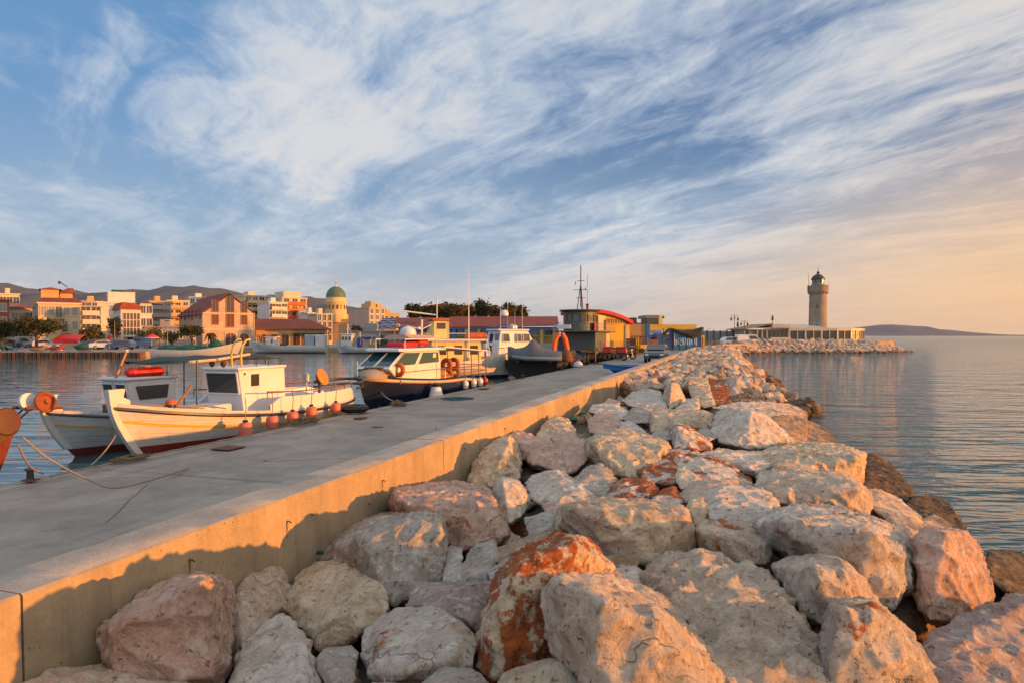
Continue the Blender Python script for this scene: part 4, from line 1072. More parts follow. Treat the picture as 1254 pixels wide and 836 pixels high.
mb = MB(); mb.lathe([(0.05, -.12), (0.17, -.1), (0.12, 0), (0.19, .08), (0.05, .1)], 18, M=Mh2); mb.build('hauler_drum', M_red, b1, smooth=True)
# outboard-side deck clutter: lantern bracket, bitts with cap, deck pipe
mb = MB(); mb.tube([(-L1 / 2 + 2.9, .2, 1.0), (-L1 / 2 + 2.9, .2, 1.62)], .02, 6); mb.lathe([(.03, 1.52), (.09, 1.55), (.09, 1.75), (.03, 1.8)], 12, c=(-L1 / 2 + 2.9, .2)); mb.build('stern_lantern', M_steel, b1)
mb = MB(); mb.lathe([(.10, 1.08), (.10, 1.36)], 14, c=(3.35, 0.25)); mb.build('bitt', M_navy, b1)
mb = MB(); mb.lathe([(.115, 1.36), (.115, 1.43), (.06, 1.47)], 14, c=(3.35, 0.25)); mb.build('bitt_cap', M_orange, b1)
mb = MB(); mb.tube([(3.1, .0, 1.1), (2.8, .3, 1.75)], .035, 6); mb.build('deck_pole', M_wood, b1)
mb = MB()
for k in range(5):
    mb.tube([(3.9 - k * .1, -.2 + .1 * k, 1.42 - .03 * k), (3.2 - k * .2, .5, 1.24 + .04 * (k % 2)), (2.4 - .15 * k, .1 * k, 1.12), (1.6, .55 - .1 * k, 1.0)], 0.012, 5)
mb.build('deck_lines', M_rope, b1)
# fenders on the quay side
Mb1 = b1.matrix_basis if False else None
from mathutils import Euler
def b1w(x, y, z):
    M_ = Matrix.Translation(b1.location) @ Euler((0, 0, b1.rotation_euler[2])).to_matrix().to_4x4()
    return M_ @ Vector((x, y, z))
# test which local side faces the quay
if UV(*b1w(0, 1, 0)[:2])[1] < UV(*b1w(0, -1, 0)[:2])[1]: QS = -1
FL = [(300, 0.34, 0.15, 'longest orange fender, first from the bow of the white boat'),
      (333, 0.27, 0.14, 'orange fender with navy cap, second from the bow of the white boat'),
      (358, 0.25, 0.14, 'orange fender with navy cap half behind the rope pile, third from the bow'),
      (381, 0.28, 0.14, 'rounder red-orange fender, fourth from the bow of the white boat'),
      (411, 0.27, 0.13, 'faded orange fender nearest the stern tyre, last on the white boat')]
for px, h_, r_, lab in FL:
    vF = -10.33 - r_ + 0.09; Y = Yv(px, vF); X = Gx(px, Y)
    fender((X, Y, {300: 0.62, 333: .74, 358: .78, 381: .80, 411: .80}[px]), r_, h_ * 1.15, lab, rope=0.55)

# ---- 2: white boat behind, bow hauler, wheelhouse with red bundle and green awning
vb2 = -15.0
u2B, u2S = U_at(64, vb2), U_at(64, vb2) + 8.6
b2 = place_boat('fishing_boat', 'smaller white fishing boat with a red bundle on its wheelhouse and orange bow reel', 'boat', (u2B + u2S) / 2, vb2, 0.0, R(-4), G1)
L2 = 8.6
M_hull2 = mat('boat_hull_grey_white', (0.55, 0.57, 0.60), 0.4, var=0.14, dirt=0.4, dirtcol=(0.3, 0.25, 0.2), bump=0.1, bscale=8, bdist=0.02, planks=7.5)
h2_, sh2, hb2, pt2, st2 = hull(b2, L2, 2.5, 1.22, 0.78, 0.85, keel=-0.5, mats=[M_hull2, M_antifoul], double=True, stripe=(M_yellow, 0.24, 0.03), boot=0.2, rake=0.11, rail=M_navy, railr=0.03, deck_drop=0.1, bowfull=2.6)
mb = MB(); p = pt2(1.0, 0, 1); xs_ = p[0]
stem = [pt2(0.998, q, 1) for q in (0, .1, .2, .3, .4, .5, .6, .7)]
poly = [(xs_ + 0.10, p[2] + 0.30), (xs_ - 0.32, p[2] + 0.34), (xs_ - 0.2, p[2] + 0.1), (xs_ - 0.42, p[2] - 0.02), (xs_ - 0.42, p[2] - 0.2)] + [(s_[0] - 0.10, s_[2]) for s_ in stem[3:]] + [(s_[0] + 0.08, s_[2]) for s_ in reversed(stem)]
mb.prism(poly, -0.05, 0.05); mb.build('stem_post', M_white, b2)
xc = 1.55
xc = (u2B + u2S) / 2 - U_at(172, vb2 + .45); xk = (u2B + u2S) / 2 - U_at(219, vb2 + .45)
cabin(b2, xk, xc, 0.46, 0.75, 1.80, slope=-0.26, back=0.0, m_=M_white, over=0.06)
for (a0, a1) in ((-0.42, -0.04), (0.04, 0.42)):
    quad_panel(b2, 'front_window', [(xc + .26 * .35 + .012, a0, 1.16), (xc + .26 * .35 + .012, a1, 1.16), (xc + .26 * .93 + .012, a1, 1.72), (xc + .26 * .93 + .012, a0, 1.72)], M_glass, frame=M_white, fw=0.05)
quad_panel(b2, 'side_window', [(xc - 0.12, .463, 1.28), (xk + .32, .463, 1.28), (xk + .26, .463, 1.64), (xc - 0.0, .463, 1.64)][::-1], M_glass, frame=M_grey, fw=0.025)
mb = MB(); 
rg = []
for i in range(9):
    f = i / 8; rr_ = 0.17 + 0.03 * math.sin(i * 2.1) if 0 < i < 8 else 0.10
    rg.append([(xc - 0.05 - 1.1 * f, 0.1 + rr_ * 1.0 * math.cos(a), 1.98 + rr_ * 0.75 * math.sin(a)) for a in [2 * math.pi * k / 10 for k in range(10)]])
mb.loft(rg); mb.build('folded_red_cover', mat('red_canvas', (0.62, 0.02, 0.015), 0.6, bump=0.3, bscale=12, bdist=0.03), b2, smooth='all')
mb = MB(); mb.tube([(xc + 0.28, .1, 1.86), (xc - 0.02, .1, 2.5)], 0.035, 7); mb.build('roof_post', M_wood, b2)
mb = MB(); mb.sphere((xc - 0.04, .1, 2.56), 0.05, 8); mb.build('masthead_light', M_white2, b2)
mb = MB(); mb.tube([(xc - 1.2, .2, 1.85), (xc - 1.3, .2, 2.3)], 0.02, 6); mb.tube([(-3.0, .1, 1.0), (-3.0, .1, 2.3)], 0.03, 6); mb.build('awning_post', M_dark, b2)
mb = MB(); vs = []; NA = 14
for i in range(NA + 1):
    f = i / NA; x = xc - 0.1 - 4.6 * f; w_ = 0.75 * (1 - (1 - min(1, f * 3)) ** 2)
    for k in range(7):
        g_ = (k / 6 - .5) * 2; vs.append((x, g_ * (0.08 + w_), 2.26 + 0.10 * min(1, f * 3.5) - 0.12 * abs(g_) ** 1.5 * (f > .02) + 0.02 * math.sin(f * 22 + k)))
mb.add(vs, [(i * 7 + k, (i + 1) * 7 + k, (i + 1) * 7 + k + 1, i * 7 + k + 1) for i in range(NA) for k in range(6)])
aw = mb.build('awning', M_green, b2, smooth='all', fix=False); so_ = aw.modifiers.new('s', 'SOLIDIFY'); so_.thickness = 0.012
# bow hauler: arm, white cowl and orange reel overhanging the bow
mb = MB()
for yy in (-.22, .22): mb.tube([(xs_ - .3, yy, 1.25), (xs_ + 0.55, yy, 1.32)], 0.035, 6); 
for yy in (-.18, .05): mb.tube([(xs_ + 0.3, yy, 1.3), (xs_ + 1.1, yy, 0.65)], 0.022, 6)
mb.build('hauler_arm', M_rust, b2)
Mh = Matrix.Translation((xs_ + 0.10, 0.22, 1.42)) @ Matrix.Rotation(R(-75), 4, 'X') @ Matrix.Scale(.78, 4)
mb = MB(); mb.torus((0, 0, 0), 0.27, 0.055, 26, 8, M=Mh); mb.lathe([(0.24, -.02), (0.25, .0), (.08, .04), (.06, .1), (.03, .1)], 20, M=Mh); mb.build('hauler_reel', mat('rusted_orange_reel', (.30, .07, .015), .7, dirt=.7, var=.4, dirtcol=(.10, .03, .01), vscale=6), b2, smooth=True)
Mh = Matrix.Translation((xs_ + 0.30, -0.10, 1.42)) @ Matrix.Rotation(R(-75), 4, 'X') @ Matrix.Scale(.8, 4)
mb = MB(); mb.lathe([(0.02, -.12), (0.22, -.1), (.27, 0), (.26, .1), (.02, .12)], 20, M=Mh); mb.build('hauler_cowl', M_white2, b2, smooth=True)
for x_ in (2.9, 2.2):
    mb = MB(); mb.lathe([(.08, .95), (.08, 1.17), (.1, 1.2), (.03, 1.24)], 10, c=(x_, .25)); mb.build('bitt', M_dark, b2)
mb = MB(); mb.box(1.75, 2.0, -.4, .4, .9, 1.15, bev=.03); mb.build('hatch', M_white, b2)

# ---- 3: red boat, only its stem and reel inside the frame at the left edge
M_redhull = mat('weathered_red_hull', (0.16, 0.028, 0.018), 0.6, dirt=0.45, dirtcol=(0.20, 0.10, 0.06), var=0.3)
v3 = -11.9
b3 = place_boat('fishing_boat', 'red-brown fishing boat at the left edge, only its bow and round orange reel showing', 'boat', 0, 0, 0, 0, G1)
# moored bow-out, pointing along the mole away from the camera
b3.location = Q(U_at(-36, v3) - 3.4, v3, 0); b3.rotation_euler[2] = math.atan2(cT, sT) - R(2)
h3, sh3, hb3, pt3, st3 = hull(b3, 8.0, 2.4, 1.42, 0.95, 0.9, keel=-0.5, mats=[M_redhull, M_antifoul], double=True, boot=0.1, rake=0.09, rail=mat('weedy_rope_guard', (0.10, 0.075, 0.03), 0.95, bump=1, bscale=40), railr=0.07, bowfull=2.3, deckmat=M_wood)
mb = MB(); mb.tube([(3.3, -.1, 1.2), (3.45, -.1, 1.62), (3.6, 0, 1.7)], .05, 7); mb.tube([(3.3, .35, 1.2), (3.45, .35, 1.62)], .05, 7); mb.build('reel_bracket', M_rust, b3)
Mh = Matrix.Translation((3.74, -0.12, 1.50)) @ Matrix.Rotation(R(82), 4, 'X') @ Matrix.Scale(.8, 4)
mb = MB(); mb.lathe([(.03, -.16), (.27, -.15), (.30, -.12), (.16, -.05), (.16, .05), (.30, .12), (.27, .15), (.03, .16)], 26, M=Mh); mb.build('hauler_reel', mat('shade_darkened_red', (0.09, 0.018, 0.010), .6, dirt=.4, var=.4), b3, smooth=True)  # reel's red is darkened to paint in the shade it stands in
Mh = Matrix.Translation((3.5, 0.3, 1.50)) @ Matrix.Rotation(R(82), 4, 'X') @ Matrix.Scale(.8, 4)
mb = MB(); mb.lathe([(.03, -.1), (.30, -.1), (.32, 0), (.30, .1), (.03, .1)], 22, M=Mh); mb.build('hauler_drum', M_dark, b3, smooth=True)

# ---- 4: navy boat
vb4 = -11.95
u4B, u4S = U_at(439, vb4), U_at(595, vb4 + 1.25)
b4 = place_boat('fishing_boat', 'navy-hulled boat with white cabin, big raked windows and open stern rails, at the quay', 'boat', (u4B + u4S) / 2, vb4, 0, 0, G1)
L4 = u4S - u4B
M_beige = mat('beige_deck_edge', (0.55, 0.38, 0.27), 0.5, dirt=0.2)
h4, sh4, hb4, pt4, st4 = hull(b4, L4, 2.9, 1.62, 1.28, 1.05, keel=-0.6, mats=[M_navy, mat('sea_green_boot', (0.05, 0.22, 0.15), 0.6)], double=False, stern_w=0.85, boot=0.16, rake=0.13, rail=M_beige, railr=0.06, deck_drop=0.06, deckmat=M_beige, bowfull=2.4)
def XL(px): return (u4B + u4S) / 2 - U_at(px, vb4 + (0.9 if px > 480 else .3))    # local x from a column
c0, c1 = XL(540), XL(492)
# cabin: trunk with raked windscreen
mb = MB()
hwc = .86
bot = [(XL(541), -hwc, 1.1), (XL(480) , -hwc * .8, 1.2), (XL(480), hwc * .8, 1.2), (XL(541), hwc, 1.2)]
mid = [(XL(541), -hwc, 1.85), (XL(484), -hwc * .78, 1.80), (XL(484), hwc * .78, 1.80), (XL(541), hwc, 1.85)]
top = [(XL(541), -hwc * .93, 2.36), (XL(504), -hwc * .72, 2.40), (XL(504), hwc * .72, 2.40), (XL(541), hwc * .93, 2.36)]
mb.loft([bot, mid, top]); cb = mb.build('cabin', M_white2, b4); bv = cb.modifiers.new('b', 'BEVEL'); bv.width = .04; bv.segments = 2
def lerp3(a, b_, f): return Vector(a).lerp(Vector(b_), f)
def pane(A0, B0, A1, B1, f0, f1, g0=0.1, g1=0.9, m_=M_glassg, nm='side_window'):
    P = [lerp3(lerp3(A0, B0, f), lerp3(A1, B1, f), g) for f, g in ((f0, g0), (f1, g0), (f1, g1), (f0, g1))]
    return quad_panel(b4, nm, P, m_, 0.014, frame=M_white2, fw=0.03)
pane(mid[1], mid[2], top[1], top[2], .04, .48, m_=glassy('teal_glass', (0.01, 0.05, 0.06)), nm='windscreen')
pane(mid[1], mid[2], top[1], top[2], .52, .96, m_=MATS['teal_glass'], nm='windscreen')
pane(mid[2], mid[3], top[2], top[3], .02, .44); pane(mid[2], mid[3], top[2], top[3], .50, .95)
P = [lerp3(lerp3(mid[2], mid[3], f), lerp3(top[2], top[3], f), g) + Vector((0, .018, 0)) for f, g in ((.80, .5), (.88, .5), (.88, .8), (.80, .8))]
quad_panel(b4, 'window_notice', P, mat('pale_paper', (0.6, 0.6, 0.42), 0.8), 0.004)
mb = MB()
rf = [(XL(545), -.95), (XL(500), -.86), (XL(496), -.65), (XL(496), .65), (XL(500), .86), (XL(545), .95)]
mb.loft([[(x, y, 2.39) for x, y in rf], [(x, y, 2.45) for x, y in rf], [(x * 1.0 - .05 * (1 if x > 0 else 0), y * .93, 2.49) for x, y in rf]]); mb.build('cabin_roof', M_white2, b4)
mb = MB(); vs = [(XL(541) , -1.0, 2.48), (XL(541), 1.0, 2.48), (XL(594), 1.0, 2.22), (XL(594), -1.0, 2.22)]
mb.loft([vs, [(a, b_, c_ + .05) for a, b_, c_ in vs]]); mb.build('stern_awning', M_white, b4)
mb = MB()
for px in (566, 575, 584, 593):
    for sd_ in (1, -1): mb.tube([(XL(px), 1.0 * sd_, 1.1), (XL(px), .98 * sd_, 2.28)], .018, 6)
for zz in (1.35, 1.6):
    mb.tube([(XL(541), 1.0, zz), (XL(593), 1.0, zz), (XL(593), -1.0, zz), (XL(541), -1.0, zz)], .018, 6)
mb.build('stern_rail', M_rust, b4)
mb = MB()
for x_ in (XL(447), ): mb.tube([(x_, 0, 1.6), (x_, 0, 2.1)], .02, 6)
for sd_ in (1, -1): mb.tube([(XL(492), .85 * sd_, 1.25), (XL(492), .9 * sd_, 1.65), (XL(541), 1.05 * sd_, 1.65), (XL(541), 1.05 * sd_, 1.2)], .018, 6)
mb.build('hand_rail', M_steel, b4)
mb = MB()
for sd_ in (1, -1):
    mb.tube([(XL(505), .6 * sd_, 2.48), (XL(505), .6 * sd_, 2.82), (XL(540), .68 * sd_, 2.82), (XL(540), .68 * sd_, 2.48)], .022, 6)
mb.build('roof_rail', M_white2, b4)
mb = MB(); mb.box(XL(526), XL(509), -.3, .45, 2.52, 2.72, bev=.06); mb.build('life_raft_case', mat('red_canvas', (0.62, 0.02, 0.015)), b4)
mb = MB(); mb.box(XL(538), XL(527), -.4, .5, 2.56, 2.82, bev=.10); mb.build('folded_dark_red_cover', M_red, b4)
mb = MB(); vs = [(XL(543), -.6, 2.84), (XL(543), .6, 2.84), (XL(512), .6, 2.85), (XL(512), -.6, 2.85)]; mb.loft([vs, [(a, b_ * .5, c_ + .14) for a, b_, c_ in vs]]); mb.build('roof_canopy', mat('faded_pink_canvas', (0.50, 0.28, 0.22), 0.8), b4)
mb = MB(); mb.tube([(XL(541), 0, 2.4), (XL(541.5), 0, 3.6)], .04, 7); mb.tube([(XL(538), -.3, 3.3), (XL(541), 0, 3.2), (XL(545), .3, 3.4)], .02, 5); mb.sphere((XL(538), 0, 3.25), .08, 8); mb.build('mast', M_white2, b4)
# net heap, floats, anchor gear on the foredeck
mb = MB(); rz_ = random.Random(4)
def heap(mb, cx_, cy_, cz_, rx_, ry_, rz2, n=14, k=9, seed=1):
    rings = []
    for i in range(1, k):
        t = math.pi / 2 * i / (k - 1) * 1.0
        rings.append([(cx_ + rx_ * math.cos(t) * math.cos(2 * math.pi * j / n) * (1 + .22 * mnoise.noise((j * 1.3, i * .7, seed))), cy_ + ry_ * math.cos(t) * math.sin(2 * math.pi * j / n) * (1 + .22 * mnoise.noise((j * 1.1, i * .9, seed + 5))), cz_ + rz2 * math.sin(t) * (1 + .18 * mnoise.noise((j, i, seed + 9)))) for j in range(n)])
    rings.insert(0, [(cx_ + rx_ * math.cos(2 * math.pi * j / n), cy_ + ry_ * math.sin(2 * math.pi * j / n), cz_) for j in range(n)])
    mb.loft(rings)
heap(mb, XL(461), .1, 1.45, .75, .55, .35); mb.build('rope_heap', M_rope, b4, smooth='all')
mb = MB(); mb.box(XL(474), XL(464), -.35, .45, 1.5, 1.85, bev=.05); mb.tube([(XL(466), .5, 1.5), (XL(478), .5, 1.95)], .06, 6); mb.tube([(XL(478), .5, 1.4), (XL(468), .5, 1.9)], .05, 6); mb.build('windlass', M_rust, b4)
mb = MB(); mb.torus((XL(474), .75, 1.75), .18, .09, 18, 8, axis='x'); mb.build('orange_float', M_orange, b4, smooth=True)
mb = MB(); heap(mb, XL(549), .4, 1.1, .85, .55, .55, seed=3); mb.build('net_heap', M_net, b4, smooth='all')
for px in (551, 560):
    mb = MB(); mb.torus((XL(px), .75, 1.75), .19, .10, 20, 8, axis='x'); mb.build('net_ring', M_orange, b4, smooth=True)
    mb = MB(); mb.torus((XL(px + 1), .75, 1.38), .18, .10, 20, 8, axis='x'); mb.build('net_ring', M_net, b4, smooth=True)
# cone fender, small fenders
Y = Yv(534, -10.4); fender((Gx(534, Y), Y, .42), .36, .66, 'large white cone fender with navy top against the navy boat', m_=M_white2, rope=1.05, group='fenders on the navy boat', cone=True)
for px, m_, lab in ((570, M_white2, 'small white fender nearest the cone fender on the navy boat'), (580, M_white2, 'small white fender in the middle of the navy boat\'s aft row'), (588, M_white2, 'small white fender next to the red one on the navy boat'), (594, M_red, 'small red fender at the stern of the navy boat')):
    Y = Yv(px, -10.42); fender((Gx(px, Y), Y, .74), .13, .34, lab, m_=m_, rope=.5, group='fenders on the navy boat', tip=m_)

# ---- mooring lines and things lying on the quay
def qp(px, v, dz=0.0):
    Y = Yv(px, v); return Vector((Gx(px, Y), Y, ZQ + 0.03 + dz))
bow1 = b1w(L1 / 2 - .1, 0.02, 0.85)
rope('mooring_rope', [bow1, Wp(111, 569, 10.9)], 'pale rope from the white boat\'s stem down to the quay edge', .014, .05)
rope('mooring_rope', [Wp(27, 535, 8.6), Wp(60, 562, 8.9), Wp(110, 588, 8.9), Wp(150, 596, 9.0), qp(230, -8.4, .01)], 'brown rope running from the red boat across the quay', .013)
rope('mooring_rope', [Wp(22, 545, 8.5), Wp(35, 570, 9.0), qp(52, -10.2, .02)], 'short slack rope dropping from the red boat\'s bow', .012)
rope('mooring_rope', [Wp(457, 464, 25.0), Wp(470, 484, 23.5), qp(488, -10.0, .03)], 'doubled white rope from the navy bow to the quay ring', .022)
rope('mooring_rope', [Wp(441, 466, 25.2), Wp(447, 495, 24), Wp(458, 505, 22.6), qp(465, -10.3, .0)], 'thin slack rope hanging from the tip of the navy bow', .012)
# long rope along the coping
pts = [qp(60 + 10 * i, -9.95 + 0.06 * mnoise.noise((i * .6, 0, 0)), .012 + .01 * (i % 2)) for i in range(0, 26)]
rope('coping_rope', pts, 'long thin dirty rope lying along the quay edge', .016)
def rope_pile(px, v, r_, n, label, m_, h=.08, thick=.014, name='rope_pile', stretch=1.8):
    rg = random.Random(px); P = []; c = qp(px, v)
    a = 0
    for i in range(n):
        a += rg.uniform(.5, 1.1); q = r_ * math.sqrt(rg.random()); uu = q * math.cos(a) * stretch; vv = q * math.sin(a)
        P.append(c + Vector((uu * sT + vv * cT, uu * cT - vv * sT, .015 + h * rg.random() * (1 - q / r_ * .7))))
    return rope(name, P, label, thick, m_=m_, cat='rope pile')
rope_pile(158, -10.0, .24, 55, 'tangled heap of brown rope at the quay edge by the white bow', mat('old_brown_rope', (0.16, 0.11, 0.06), .95, bump=.6, bscale=90), .10)
rope_pile(374, -10.02, .30, 80, 'heap of old net beside the white boat\'s fenders', mat('old_net', (0.17, 0.12, 0.06), .95, bump=.6, bscale=90), .20, .012)
rope_pile(560, -8.9, .6, 42, 'flat tangle of blue-green rope lying on the quay', mat('teal_rope', (0.03, 0.10, 0.11), .9, bump=.5, bscale=90), .03, .016, stretch=.9)
rope_pile(487, -9.9, .3, 60, 'brown coil round the mooring ring by the navy bow', MATS['old_brown_rope'], .16, .02, stretch=1.0)
def flat_patch(px, v, w_, l_, label, m_, name, cat, h=.012, rot=0.0, seed=1):
    t = qp(px, v); mb = MB(); n = 12
    pl_ = [((w_ * (1 + .15 * mnoise.noise((i, seed, 0)))) * (1 if math.cos(2 * math.pi * i / n) > 0 else -1) * abs(math.cos(2 * math.pi * i / n)) ** .5, l_ * (1 + .15 * mnoise.noise((i, seed, 4))) * (1 if math.sin(2 * math.pi * i / n) > 0 else -1) * abs(math.sin(2 * math.pi * i / n)) ** .5) for i in range(n)]
    mb.prism(pl_, 0, h, 'z'); o = mb.build(name, m_, loc=t, rot=(0, 0, -TH + rot)); return tag(o, label, cat)
t = thing('hatch_plate', 'rusty steel plate let into the quay near the white boat', 'steel plate', qp(279, -9.25, .0), -TH)
mb = MB(); mb.box(-.2, .2, -.22, .22, 0, .012); mb.build('plate', M_rust, t); mb = MB(); mb.box(-.22, .22, -.24, .24, -.006, .006); mb.build('frame', M_dark, t)
flat_patch(441, -9.3, .15, .2, 'small rust-brown plate on the quay below the tyre', M_rust, 'drain_plate', 'steel plate')
flat_patch(462, -8.0, .13, .1, 'yellow rag lying flat on the quay', mat('yellow_rag', (0.22, 0.18, 0.06), .9), 'rag', 'rag')
flat_patch(592, -9.6, .2, .3, 'rust stain-coloured plate on the quay beyond the blue-green rope', M_rust, 'drain_plate', 'steel plate', seed=4)
flat_patch(181, -5.9, .07, .04, 'scrap of white paper on the quay near the parapet', M_white2, 'paper_scrap', 'litter', seed=3)
# tyre hanging at the edge / lying
t = qp(434, -10.15); mb = MB(); mb.torus((0, 0, .11), .27, .13, 28, 10, sq=(1, .8)); o = mb.build('tyre', M_black, loc=t, smooth=True); tag(o, 'black tyre lying on the quay edge behind the white boat\'s stern', 'tyre')
# cleats
for px, lab in ((36, 'low iron cleat near the red boat'), (640, 'small iron cleat beyond the navy boat'), (688, 'small iron cleat near the tarpaulin-covered dinghy')):
    t = thing('mooring_cleat', lab, 'cleat', qp(px, -10.0), -TH); mb = MB(); mb.lathe([(.07, 0), (.05, .03), (.045, .14), (.09, .17), (.02, .2)], 12); mb.build('post', M_dark, t)
    mb = MB(); mb.box(-.09, .09, -.09, .09, 0, .015); mb.build('base', M_rust, t)
# scraps between boulders and wall
for px, py, lab in ((702, 512, 'scrap of bright green net beside the parapet'), (714, 505, 'smaller green plastic scrap touching the dusky rose stone'), (391, 676, 'dark teal rag in the gap between parapet and large grey boulder')):
    Y = Yv(px, -3.95); mb = MB(); sc_ = .35 if px < 500 else 1; heap(mb, 0, 0, 0, .12 * sc_, .1 * sc_, .09 * sc_, seed=px); o = mb.build('net_scrap' if px > 500 else 'rag', mat('green_plastic_net', (0.01, 0.22, 0.10), .7, bump=.8, bscale=50) if px > 500 else M_green, loc=Wp(px, py + 2, Y), smooth='all'); tag(o, lab, 'scrap')
# ------------------------------------------------------------------ farther boats and things on the quay
def put(name, label, cat, px, Y, z=0.0, rz=0.0, group=None): return thing(name, label, cat, (Gx(px, Y), Y, z), rz, group)
M_hullw = mat('distant_white_hull', (0.66, 0.64, 0.60), .45, dirt=.35, dirtcol=(.35, .22, .12))
M_tealg = mat('green_net_cover', (0.01, 0.09, 0.06), .9, bump=.6, bscale=5, bdist=.05)
GH = 'boats across the harbour'
# far left: long white boat with green nets
def far_boat(px0, px1, yw, bow_left, label, B=2.6, bow=1.7, mid=1.1, stern=1.1, hm=None, double=False, turn=0.0, boot=.15, group=GH, name='fishing_boat', bm_=None, deckmat=None, rail=None):
    Y = F * CAMZ / (yw - HZ); x0, x1 = Gx(px0, Y), Gx(px1, Y); L = (x1 - x0) / max(.3, math.cos(turn))
    rz = (math.pi if bow_left else 0.0) + turn
    t = thing(name, label, 'boat', ((x0 + x1) / 2, Y + B / 2, 0), rz, group)
    hull(t, L, B, bow, mid, stern, mats=[hm or M_hullw, bm_ or M_antifoul], double=double, boot=boot, rake=.1, deck_drop=.15, deckmat=deckmat, rail=rail, railr=.05)
    return t, L, Y
t, L, Y = far_boat(181, 291, 440.5, False, 'long white boat with green nets heaped on deck, left of the stone warehouse', B=3.0, bow=2.3, mid=1.2, stern=1.3)
mb = MB()
for k in range(3): heap(mb, -L * .32 + k * 2.4, 0, 1.1, 1.7, 1.0, .75, seed=k + 2)
mb.build('green_net_heap', M_tealg, t, smooth='all')
mb = MB(); heap(mb, L * .20, 0, 1.2, .9, .8, 1.3, n=10, k=6, seed=9); mb.build('green_net_peak', M_tealg, t, smooth='all')
mb = MB(); mb.box(L * .06, L * .13, -.6, .6, 1.1, 2.0, bev=.05); mb.build('deck_box', M_grey, t)
mb = MB(); mb.tube([(-L * .44, 0, 1.2), (-L * .44, 0, 2.6)], .05, 6); mb.build('post', M_dark, t)
t2 = t
t, L, Y = far_boat(300, 397, 432, True, 'white boat with pale blue-grey containers aft, in front of the red-tiled building', B=3.2, bow=2.2, mid=1.2, stern=1.3)
mb = MB(); mb.box(-L * .36, -L * .24, -1.1, 1.1, 1.0, 3.1, bev=.05); mb.build('deck_container', mat('pale_grey_blue', (.35, .40, .45), .5), t)
mb = MB(); mb.box(-L * .49, -L * .375, -1.1, 1.1, 1.0, 3.1, bev=.05); mb.build('deck_container', M_white, t)
mb = MB(); mb.box(L * .14, L * .26, -.9, .9, 1.1, 2.7, bev=.04); mb.build('wheelhouse', M_white, t); mb = MB(); mb.box(L * .12, L * .28, -1.05, 1.05, 2.7, 2.8); mb.build('wheelhouse_roof', M_white2, t)
mb = MB(); mb.box(L * .17, L * .19, .895, .915, 1.6, 2.4); mb.build('window', M_glass, t)
for px_o in (.30, .34, .05):
    mb = MB(); heap(mb, L * px_o, .2, 1.2, .6, .5, .5, n=10, k=6, seed=px_o * 50); mb.build('gear_heap', M_dark, t, smooth='all')
mb = MB(); mb.tube([(L * .36, 0, 1.4), (L * .345, 0, 2.9), (L * .33, 0, 3.3)], .06, 6); mb.build('mast', M_white2, t)
# blue and white trawler
t, L, Y = far_boat(408, 466, 432.5, True, 'white and blue trawler with wheelhouse forward, beyond the navy boat', B=3.2, bow=2.3, mid=1.0, stern=1.1, boot=.12)
mb = MB(); mb.box(L * .12, L * .36, -.95, .95, 1.1, 3.1, bev=.06); mb.build('wheelhouse', M_white, t)
mb = MB(); mb.box(L * .10, L * .38, -1.1, 1.1, 3.1, 3.25, bev=.04); mb.build('wheelhouse_roof', M_white2, t)
for a0 in (.15, .22, .29):
    mb = MB(); mb.box(L * a0, L * (a0 + .05), -.965, .965, 2.2, 2.8); mb.build('window', M_glass, t)
mb = MB(); mb.tube([(L * .24, 0, 3.2), (L * .24, 0, 5.0)], .06, 6); mb.tube([(L * .20, 0, 4.1), (L * .28, 0, 4.1)], .04, 5); mb.tube([(L * .16, 0, 3.2), (L * .24, 0, 4.9)], .02, 5); mb.build('mast', M_white2, t)
mb = MB(); mb.box(-L * .06, L * .02, -.5, .9, 1.0, 2.5, bev=.05); mb.box(-L * .30, -L * .12, -.6, .9, 2.35, 2.75, bev=.08); mb.build('blue_deckhouse', mat('royal_blue', (.01, .04, .30), .5), t)
mb = MB(); mb.tube([(L * .02, 0, 2.3), (-L * .26, 0, 2.3)], .06, 6); mb.tube([(-L * .26, .5, 1.0), (-L * .26, .5, 2.35)], .05, 6); mb.build('gantry', M_white2, t)
mb = MB(); mb.tube([(-L * .02, 0, 2.3), (-L * .02, 0, 3.6), (-L * .07, 0, 3.8), (-L * .1, 0, 3.5)], .07, 6); mb.build('crane', M_navy, t)
mb = MB(); heap(mb, -L * .32, 0, 1.0, .9, .8, .9, seed=5); mb.build('net_heap', mat('olive_net', (.30, .28, .06), .9), t, smooth='all')
# dark slipway heap: green tarpaulin tent and red upturned boat behind it
t = put('tarpaulin_tent', 'small dark green tarpaulin tent beyond the trawler', 'tarpaulin', 468, 114, ZL, R(5)); mb = MB(); mb.loft([[(-1.3, -.8, 0), (1.7, -.8, 0), (1.7, .8, 0), (-1.3, .8, 0)], [(-.2, -.1, 2.3), (.5, -.1, 2.1), (.5, .1, 2.1), (-.2, .1, 2.3)]]); mb.build('cover', M_green, t); mb = MB(); mb.tube([(.4, 0, 0), (.4, 0, 2.1)], .04, 5); mb.build('pole', M_dark, t)
t = put('upturned_boat', 'dark red upturned boat lying on the far hard', 'boat', 478, 113, ZL, R(8)); mb = MB()
rg = []
for i in range(9):
    f = i / 8; w_ = .9 * math.sin(math.pi * min(.98, max(.02, f))) ** .6; rg.append([(-2.4 + 4.8 * f, w_ * math.cos(a), .75 * w_ * math.sin(a) + .02) for a in [math.pi * k / 8 for k in range(9)]])
mb.loft(rg, caps=False, closed=False); mb.build('hull', mat('dark_red', (.16, .02, .015), .6), t, smooth='all', fix=False); mb = MB(); mb.box(-2.2, 2.2, -.05, .05, .55, .8); mb.build('keel', M_dark, t)

